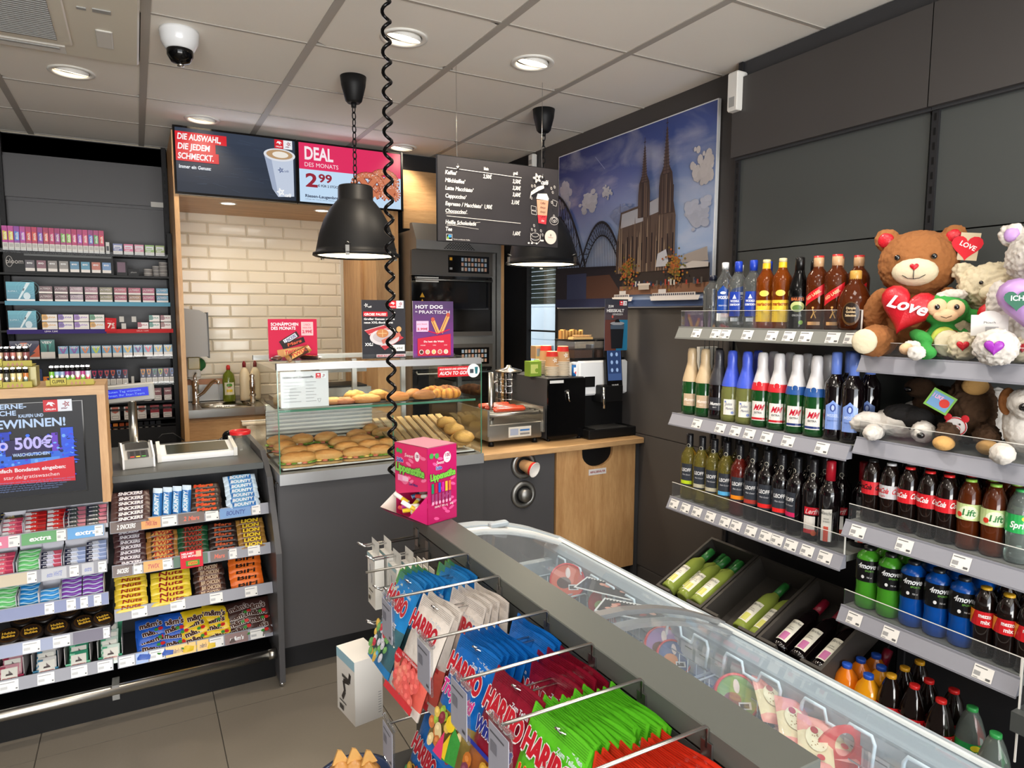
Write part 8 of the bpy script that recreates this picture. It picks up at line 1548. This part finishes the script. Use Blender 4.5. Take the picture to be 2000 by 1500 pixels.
for i,(px,py,z,r_) in enumerate(((1190,1150,.765,-1.05),(1235,1193,.765,-.95))):
 p = PZ(px,py,z); g = G(); g.box((-.10,-.05,0),(.10,.05,.002),'print',(226,224,220)); A = g.art((-.10,-.05,.002),(1,0,0),(0,1,0)); A.rect(.006,.006,.194,.094,(30,26,28)); rs = random.Random(i)
 for k in range(12): A.oval(rs.uniform(.03,.17),rs.uniform(.03,.075),.012,.008,rs.choice(((190,110,90),(150,60,50),(206,150,130))),8,rot=rs.uniform(0,3)); A.k -= .8
 for k in range(18): A.rect(.01+k*.0102,.084,.016+k*.0102,.092,(220,216,210)); A.k -= .9
 solo(g,'picture_card','black picture card with white edge on the baskets, %s one' % ('far','near')[i],'card',p,rot=(0,0,r_))

# peg island
SX0,SX1,SY0,SY1,SZ = .785,.882,.615,2.10,.95
t = thing('peg_island','grey perforated sales island with flat top slab and hooks','shelf',(0,0,0))
ob(G().box((SX0,SY0,SZ-.045),(SX1,SY1,SZ),'slab',bev=.002),'top_slab',t,'smooth grey top slab'); ob(G().box((SX0+.001,SY0,SZ-.048),(SX1,SY1,SZ-.045),'black').box((SX0,SY0,SZ-.085),(SX1,SY1,SZ-.048),'slate'),'cap_rail',t)
g = G(); g.box((SX0+.004,SY0,.12),(SX1,SY1,SZ-.085),'slate')
for k in range(48):
 for z in (SZ-.10,SZ-.13,SZ-.16,SZ-.19): g.lathe([(.0035,0),(0,0)],6,(SX0+.0035,SY1-.02-k*.03,z),'black',axis='X',cap=False)
ob(g,'perforated_panel',t); ob(G().box((SX0-.28,SY0,0),(SX1,SY1,.12),'dark'),'base',t)
def hook(y,z,L,arm=True,card=True,lab=None):
 La = L+.09
 h = ob(G().box((SX0-.004,y-.012,z-.03),(SX0+.003,y+.012,z+.03),'steelrough'),'hook',t)
 ob(G().tube([(SX0,y-.010,z),(SX0-L+.02,y-.010,z),(SX0-L,y-.008,z+.012),(SX0-L,y+.008,z+.012),(SX0-L+.02,y+.010,z),(SX0,y+.010,z)],.0026,7,'chrome'),'prongs',h)
 if arm:
  ob(G().tube([(SX0-.002,y,z+.02),(SX0-.002,y,z+.052),(SX0-.006,y,z+.056),(SX0-La-.02,y,z+.056)],.0033,7,'steel'),'label_arm',h)
  if card: x_ = SX0-La; q = G(); q.box((x_-.026,y-.042,z-.045),(x_-.022,y+.036,z+.062),'acrylic').tube([(x_-.022,y-.042,z+.060),(x_-.022,y+.036,z+.060)],.005,8,'acrylic').box((x_-.0275,y-.037,z-.04),(x_-.0262,y+.032,z+.05),'print',(160,160,172)); A = q.art((x_-.0276,y+.032,z-.04),(0,-1,0),(0,0,1)); A.line([(.006,.076),(.055,.076)],.003,(90,90,96)).rect(.008,.042,.03,.062,(120,120,130)).line([(.052,.012),(.064,.012)],.005,(80,80,86)); ob(q,'price_holder',h,'clear holder with grey price card')
HY = [1.66,1.475,1.243,1.07,.915,.752]
for y in HY: hook(y,.90,.185,card=y not in (1.66,))
for y in HY[1:]: hook(y+.01,.585,.185)
for i,(y,z) in enumerate(((2.06,.885),(1.97,.87),(1.90,.80),(1.80,.83),(1.98,.66),(1.88,.62))): hook(y,z,.20,arm=False)
def bag(w,h,t_,colf,art,seal=.18,nx=8,ny=12):
 """hanging pouch: origin at the punch hole, front faces -Y"""
 g = G(); V = []; Z0 = .022
 for s_ in (-1,1):
  for i in range(nx+1):
   for j in range(ny+1):
    u,v = i/nx*2-1,j/ny; e = 0 if v < seal*.8 or v > .97 else (math.sin(PI*min(1,(v-seal*.8)/(.97-seal*.8))**.8))**.7
    V.append((u*w/2*(1-.05*e),s_*(.0012+t_/2*e*(1-abs(u)**3)**.6*(1+.12*math.sin(5*u+7*v)*math.cos(9*v))),Z0-v*h+.004*math.sin(3*u)*(v < .05)))
 m = (nx+1)*(ny+1)
 for s_ in (0,1):
  for i in range(nx):
   for j in range(ny):
    f = (i*(ny+1)+j+1,(i+1)*(ny+1)+j+1,(i+1)*(ny+1)+j,i*(ny+1)+j); f = f if s_ == 0 else f[::-1]
    g.f.append(tuple(k+s_*m for k in f)); g.fm.append('foil'); g.fc.append(colf((i+.5)/nx,(j+.5)/ny)); g.fs.append(True)
 for i in range(nx): pass
 g.v += V
 A = g.art((0,-t_/2*1.06-.001,Z0-h),(1,0,0),(0,0,1),'foil',lay=.0003)
 for k in range(7): A.g.add([(-w*.46,-.0018,Z0-.003-k*.004),(w*.46,-.0018,Z0-.003-k*.004),(w*.46,-.0018,Z0-.0045-k*.004),(-w*.46,-.0018,Z0-.0045-k*.004)],[(0,3,2,1)],'foil',tuple(max(0,int(c*.82)) for c in colf(.5,.02)))
 art(A,w,h); B = g.art((0,t_/2*.5,Z0),(-1,0,0),(0,0,1),'foil'); return g
def sweets(A,w,y0,y1,cols,n,r=.012,seed=1):
 rs = random.Random(seed)
 for k in range(n): c = rs.choice(cols); x,y = rs.uniform(-w*.36,w*.36),rs.uniform(y0,y1); A.oval(x,y,r*rs.uniform(.8,1.1),r*rs.uniform(.7,1),c,10,rot=rs.uniform(0,3)); A.oval(x-.002,y+.002,r*.5,r*.35,tuple(min(255,v+24) for v in c),8); A.k -= 1.8
 A.k += 1.8
RD,WH = (206,34,50),(240,236,236)
def hb(A,w,h,y,col=RD): A.text('Zum Teilen',w*.27,h*.84,.009,(214,222,230),w=w*.34,bold=1,al='c').outtext('HARIBO',0,y,.038,col,WH,w=w*.84,al='c',rot=-.06)
def art_smurf(A,w,h): hb(A,w,h,h*.66); A.text('Veggie',-w*.3,h*.78,.010,(230,240,220),rot=.5,bold=1).text('DIE SCHLÜMPFE',0,h*.48,.014,WH,w=w*.6,al='c',bold=1); sweets(A,w,.02,h*.42,((200,50,70),(90,170,206),(220,180,70),(110,170,90),(206,206,214)),34)
def art_white(A,w,h): hb(A,w,h,h*.68); A.rect(-w*.47,h*.40,w*.47,h*.44,(200,60,60)).text('herrlich weiche Schaumerdbeeren',0,h*.41,.007,WH,w=w*.8,al='c'); sweets(A,w,.03,h*.36,((236,110,100),(230,96,90),(240,130,110)),26,.016,3); A.oval(-w*.36,h*.38,.018,.016,(206,34,44),14).text('Das Original',-w*.36,h*.375,.005,WH,w=.03,al='c'); A.rect(-w*.47,.012,w*.47,.028,(206,50,54))
def art_trop(A,w,h): hb(A,w,h,h*.68); A.outtext('Tropifrutti',0,h*.52,.026,(226,60,150),WH,w=w*.78,al='c',shear=.2); sweets(A,w,.03,h*.4,((150,180,60),(226,190,90),(140,50,60),(230,206,150),(206,120,60)),24,.013,5); A.poly([(w*.1,.02),(w*.44,.03),(w*.4,h*.3),(w*.2,h*.36)],(60,150,60)).poly([(w*.0,h*.1),(w*.16,h*.3),(w*.2,h*.1)],(236,200,40)).poly([(-w*.1,.02),(w*.14,.02),(w*.02,.07)],(226,60,110)).oval(w*.1,h*.36,.018,.016,(240,206,40),14)
def art_wine(A,w,h): hb(A,w,h,h*.68); A.outtext('Wine Gums',0,h*.52,.024,(40,50,140),WH,w=w*.8,al='c'); A.rect(-w*.47,h*.40,w*.47,h*.43,(40,50,150)); sweets(A,w,.02,h*.37,((190,110,40),(150,50,50),(200,150,50),(120,60,80)),26,.015,7)
def art_green(A,w,h): hb(A,w,h,h*.67); A.outtext('Happy',-w*.1,h*.52,.022,(230,60,40),(240,226,90),w=w*.5,al='c',rot=.1); A.outtext('Cherries',0,h*.38,.026,(220,60,40),(240,226,90),w=w*.75,al='c',rot=.05); sweets(A,w,.02,h*.22,((190,30,50),(90,150,50),(220,60,70)),16,.013,9)
def art_gold(A,w,h): hb(A,w,h,h*.55); sweets(A,w,.02,h*.42,((226,60,50),(240,190,60),(110,170,70),(240,150,60)),30,.011,11)
def art_col(A,w,h): hb(A,w,h,h*.6); sweets(A,w,.02,h*.5,((40,60,150),(200,70,50),(226,180,70),(60,140,80),(80,50,40),(226,206,190)),40,.013,13)
BGS = {'smurf': (bag(.16,.245,.03,lambda u,v: (96,170,60) if (u < .25 and v < .2-u*.5) else (40,136,206) if v < .52 or v > .93 else (70,110,120),art_smurf),'blue sweets bag with green corner'),
 'white': (bag(.165,.25,.034,lambda u,v: (232,224,216) if v < .58 or v > .92 else (230,110,96),art_white),'white bag of coral foam strawberries'),
 'trop': (bag(.165,.25,.032,lambda u,v: (20,110,196) if v < .56 or v > .94 else (150,130,70),art_trop),'blue bag of tropical fruit gums'),
 'wine': (bag(.165,.25,.032,lambda u,v: (140,20,44) if v < .6 else (170,100,50),art_wine),'dark red bag of fruit gums'),
 'green': (bag(.165,.25,.022,lambda u,v: (96,196,40),art_green),'bright green bag of cherry gums'),
 'gold': (bag(.16,.24,.03,lambda u,v: (226,60,36) if v < .55 else (236,180,50),art_gold),'red and yellow bag of fruit gums'),
 'col': (bag(.16,.24,.03,lambda u,v: (30,110,190) if (v < .5 or v > .9) else (110,90,80),art_col),'blue-edged bag of mixed coloured sweets'),
 'dark': (bag(.16,.24,.03,lambda u,v: (150,24,40) if v < .6 else (90,30,50),art_wine),'dark red bag in the lower row')}
BM = {k: (v[0].mesh('sweets_bag'),v[1]) for k,v in BGS.items()}
zt = {}
for k,v in BGS.items():
 g = G(); A = g.art((0,0,0),(1,0,0),(0,0,1),'foil')
def hang(kind,y,z,n,x0,x1,wh,tilt=.12,sway=.05):
 me,ds = BM[kind]
 for k in range(n):
  x = x0+(x1-x0)*k/max(1,n-1); yy = y+random.uniform(-.006,.006)+.012*math.sin(k*.9)
  solo(me,'sweets_bag','%s, %s from front on the %s' % (ds,ORD[k],wh),'sweets bag',(x,yy,z+random.uniform(-.002,.002)),rot=(-.38+.22*k/max(3,n-1)-(.0 if x0 < .62 else -.12)+random.uniform(-.03,.03),random.uniform(-sway,sway),-PI/2+.06+random.uniform(-.05,.05)),group='hanging sweets bags on the %s' % wh)
for k_,hy,n,x0,x1,wh in (('smurf',0,6,.605,.68,'farthest upper hook'),('smurf',0,3,.73,.765,'rear of farthest upper hook'),('white',1,2,.605,.63,'second upper hook'),('white',1,4,.69,.76,'rear of second upper hook'),('trop',2,6,.605,.69,'third upper hook'),('trop',2,2,.74,.76,'rear of third upper hook'),('wine',3,1,.605,.61,'fourth upper hook'),('wine',3,4,.69,.76,'rear of fourth upper hook'),('green',4,14,.605,.765,'fifth upper hook'),('gold',5,9,.62,.76,'nearest upper hook')): hang(k_,HY[hy]-.0,.896,n,x0,x1,wh)
for k_,hy,n in (('col',1,5),('col',2,5),('dark',3,5),('gold',4,5),('dark',5,5)): hang(k_,HY[hy]+.01,.58,n,.61,.74,'%s lower hook' % ORD[hy])
# boxed phone accessories at the far end
def accbox(w,d,h,c=(226,224,218),seed=0):
 g = G(); g.box((-w/2,0,-h),(w/2,d,0),'gloss',c); g.add([(-w/2,d*.5,0),(w/2,d*.5,0),(w/2,d*.5,.045),(-w/2,d*.5,.045)],[(0,1,2,3)],'print',c); A = g.art((-w/2,0,-h),(1,0,0),(0,0,1),'gloss'); A.rect(w*.15,h*.4,w*.75,h*.85,(150,146,140)).tube if False else None
 A.rect(w*.2,h*.42,w*.8,h*.86,(214,214,212)).line([(w*.35,h*.8),(w*.42,h*.66),(w*.6,h*.58),(w*.55,h*.46)],.004,(40,38,38)).line([(w*.15,h*.3),(w*.7,h*.3)],.004,(60,60,60)); A.line([(w*.15,h*.24),(w*.55,h*.24)],.002,(130,130,130)); A.rect(0,h*.93,w,h,(150,196,206)).rect(w*.15,h*.1,w*.4,h*.18,(60,60,60)); return g.mesh('accessory_box')
ab = accbox(.075,.03,.17); ab2 = accbox(.06,.025,.12)
for i,(x,y,z,me) in enumerate(((.62,2.04,.86,ab),(.66,2.04,.86,ab),(.66,1.95,.845,ab),(.70,1.95,.845,ab),(.66,1.86,.80,ab),(.71,1.86,.80,ab),(.66,1.78,.81,ab2),(.69,1.78,.81,ab2),(.72,1.78,.81,ab2),(.75,1.78,.81,ab2),(.64,1.97,.63,ab),(.68,1.97,.63,ab),(.66,1.87,.59,ab),(.70,1.87,.59,ab))): solo(me,'accessory_box','white phone accessory box on the far hooks, %s counting from the far upper end' % ORD[i],'box',(x,y,z),rot=(0,0,-PI/2),group='white phone accessory boxes')
for i,(x,y,z) in enumerate([(.72+.012*(k % 3),1.93-.05*(k//3)-.02*(k % 3),.84-.01*(k//3)) for k in range(12)]): solo(G().box((0,-.02,-.03),(.002,.02,.03),'print',(226,222,212)),'header_card','cream cardboard header near the perforated panel, %s from far end' % ORD[i],'card',(x,y,z),group='cream header cards')
a = PY(716,1310,1.95)
g = G(); g.box((0,0,0),(.09,.13,.20),'gloss',(226,222,216)); A = g.art((0,.13,0),(0,-1,0),(0,0,1),'gloss'); A.rect(.0,.17,.13,.2,(150,190,206)).rect(.04,.12,.10,.13,(60,60,60)).line([(.10,.15),(.09,.12),(.05,.11),(.06,.08),(.04,.05)],.014,(40,36,38)).line([(.02,.04),(.07,.04)],.004,(70,70,70)).rect(.02,.012,.05,.028,(60,60,60)); B = g.art((0,0,0),(1,0,0),(0,0,1),'gloss')
for k in range(9): B.line([(.075,.02+k*.008),(.085,.02+k*.008)],.002,(150,150,150)); B.k -= .9
solo(g,'accessory_box','large white car holder box hanging low at the far end','box',(.515,1.88,.40),rot=(0,0,.15))
for i,(x,y) in enumerate(((.0,0),(.035,.03),(.07,.0))): g = G(); g.ell((0,0,0),(.028,.028,.035),'foil',(176,124,62),10,8,noise=.09,seed=i).prism([(-.02,.03),(.02,.03),(.004,.06),(-.006,.065)],-.003,.003,'foil',(196,150,86),plane='XZ'); a = PZ(665+i*28,1490-(i == 1)*4,.55); solo(g,'wrapped_sweet','gold foil wrapped sweet at the bottom edge, %s' % ('left','middle','right')[i],'sweet',(a.x,a.y,.52))
a = PZ(690,1500,.5); t2 = thing('sweets_bin','dark display bin holding gold wrapped sweets at bottom edge','bin',(a.x,a.y-.02,0)); ob(G().lathe([(.09,0),(.09,.47),(.10,.485),(.085,.485),(.08,.46),(0,.46)],26,mat='gloss',col=(40,56,90)),'drum',t2)
for i,(y,z) in enumerate(((1.24,.30),(1.1,.28),(.98,.28),(.85,.28))):
 for k in range(4): g = accbox(.1,.012,.17,((226,214,206),(60,40,70),(200,70,60),(226,200,120))[i],i) if k == 0 else g; solo(g,'sweets_box','slim flat carton in the lowest row, %s stack, %s from front' % (ORD[i],ORD[k]),'box',(.56+k*.03,y,z),rot=(0,0,-PI/2),group='flat cartons in the lowest row')
# pink lipstick candy carton on the slab
t = thing('candy_carton','pink candy lipstick carton standing on the far slab end','carton',(SX0+.0,1.965,SZ+.001),rotz=.33)
w_,d_,h_ = .125,.165,.25; pk = (226,50,116)
g = G(); F_ = 'gloss'
g.box((0,0,0),(w_,.002,h_),F_,(184,26,94)); g.box((w_-.002,.002,0),(w_,d_,h_),F_,pk); g.box((0,d_-.002,0),(w_,d_,h_),F_,pk)
g.prism([(.002,.11),(d_,.075),(d_,h_),(.002,h_)],0,.002,F_,(218,50,104),plane='YZ'); g.box((0,0,0),(w_,d_,.002),F_,pk); g.box((0,0,h_-.002),(w_,d_,h_),F_,(216,150,166))
ob(g,'box',t)
g = G(); A = g.art((0,0,0),(1,0,0),(0,0,1),F_)
rs = random.Random(8)
for k in range(16): A.oval(rs.uniform(.012,w_-.012),rs.uniform(.01,h_-.02),.012,.005,(232,90,150),10,rot=rs.uniform(-.6,.6)); A.k -= .9
A.oval(.083,.21,.016,.018,(240,228,232),18).text('100',.083,.212,.011,(150,20,80),w=.024,al='c',bold=1).text('STK',.083,.202,.005,(150,20,80),w=.012,al='c').oval(.015,.222,.009,.009,(70,160,80),12).oval(.037,.220,.009,.009,(70,160,80),12).text('Sweet',.05,.192,.011,WH,w=.034,al='c',shear=.3).outtext('Süße',.045,.175,.010,(60,70,160),WH,w=.026,al='c'); A.outtext('Lippenstifte',.062,.145,.021,(120,190,70),(30,80,50),w=.108,al='c',rot=.06)
for k,c in enumerate(((30,130,90),(190,30,60),(40,80,180),(200,40,150),(220,180,60),(226,110,60))): A.rect(.012+k*.0145,.10,.022+k*.0145,.132,c).rect(.012+k*.0145,.068,.022+k*.0145,.098,(150,60,110)).oval(.017+k*.0145,.068,.005,.006,(226,160,190),8); A.k -= 2.5
A.k += 3; A.text('INHALT 100 x 6g = 600g',w_/2,.052,.007,WH,w=.08,al='c'); ob(g,'front_print',t)
g = G(); A = g.art((0,d_,0),(0,-1,0),(0,0,1),F_);
for k in range(16): x,y = rs.uniform(.015,d_-.015),rs.uniform(.12,h_-.02); A.oval(x,y,.014,.006,(240,120,160),10,rot=rs.uniform(-.6,.6)); A.k -= .9
A.oval(.115,.215,.012,.016,(240,228,232),16).text('100',.115,.212,.010,(150,20,80),w=.016,al='c',bold=1).oval(.018,.225,.008,.008,(70,160,80),12).oval(.034,.223,.008,.008,(70,160,80),12).text('Sweet',.075,.208,.012,WH,w=.045,al='c',shear=.3).outtext('Süße',.03,.188,.013,(60,70,160),WH,w=.035,al='c'); A.outtext('Lippenstifte',.08,.155,.026,(130,200,80),(30,80,50),w=.145,al='c',rot=-.05); A.rect(.02,.125,.065,.145,(236,150,190)).rect(.045,.128,.075,.142,(240,190,210)).text('Zum Malen',.1,.118,.008,(50,50,120),w=.045,al='c',bold=1); ob(g,'side_print',t)
g = G(); n = 12; V = []
for j,(yy,zz) in enumerate(((0,0),(0,.03),(0,.06))): pass
tray = [(-.0,.06,.035),(-.045,.05,.05),(-.075,.07,.055),(-.085,.10,.04)]
g.add([(0,.004,0),(0,d_-.004,0),(-.07,d_-.01,.045),(-.085,d_*.5,.05),(-.07,.01,.04),(0,.004,.075),(0,d_-.004,.085)],[(0,1,2,3,4),(0,4,5),(1,6,2)],'print',(230,220,210)); g.add([(0,.003,0),(-.07,.009,.04),(0,.003,.095)],[(0,1,2)],F_,(190,30,100)); g.add([(-.001,.0,-.002),(-.001,d_,-.002),(-.072,d_-.008,.043),(-.087,d_*.5,.048),(-.072,.008,.038)],[(4,3,2,1,0)],F_,(206,40,110)); ob(g,'open_flap',t,'folded open cardboard flap')
def stick(c):
 g = G(); g.lathe([(.007,0),(.007,.03),(.0075,.031),(.0075,.06),(.006,.062),(0,.062)],12,mat='gloss',col=(236,232,226)); g.lathe([(.0072,.001),(.0072,.028)],12,mat='gloss',col=c,cap=False); return g
for i,(x,y,z,c,r) in enumerate(((.735,2.06,.995,(190,40,150),(1.4,.4,.6)),(.725,2.03,.99,(226,196,40),(1.4,.2,.9)),(.745,2.01,.985,(226,196,40),(1.3,0,1.6)),(.76,2.03,1.0,(226,206,60),(1.2,-.3,2.4)),(.735,2.09,.985,(226,60,60),(1.5,.3,.2)),(.755,2.06,1.005,(226,196,50),(1.1,.5,-2.8)),(.765,2.00,.99,(230,190,30),(1.0,.2,-2.2)),(.77,2.07,1.02,(60,100,150),(1.2,.2,1.2)),(.775,2.04,1.03,(200,60,60),(1.4,.6,.3)))): solo(stick(c),'candy_lipstick','white capped candy lipstick spilling from the pink carton, %s from the flap edge' % ORD[i],'candy',(x,y,z),rot=r,group='candy lipsticks')
# clean stray helper data
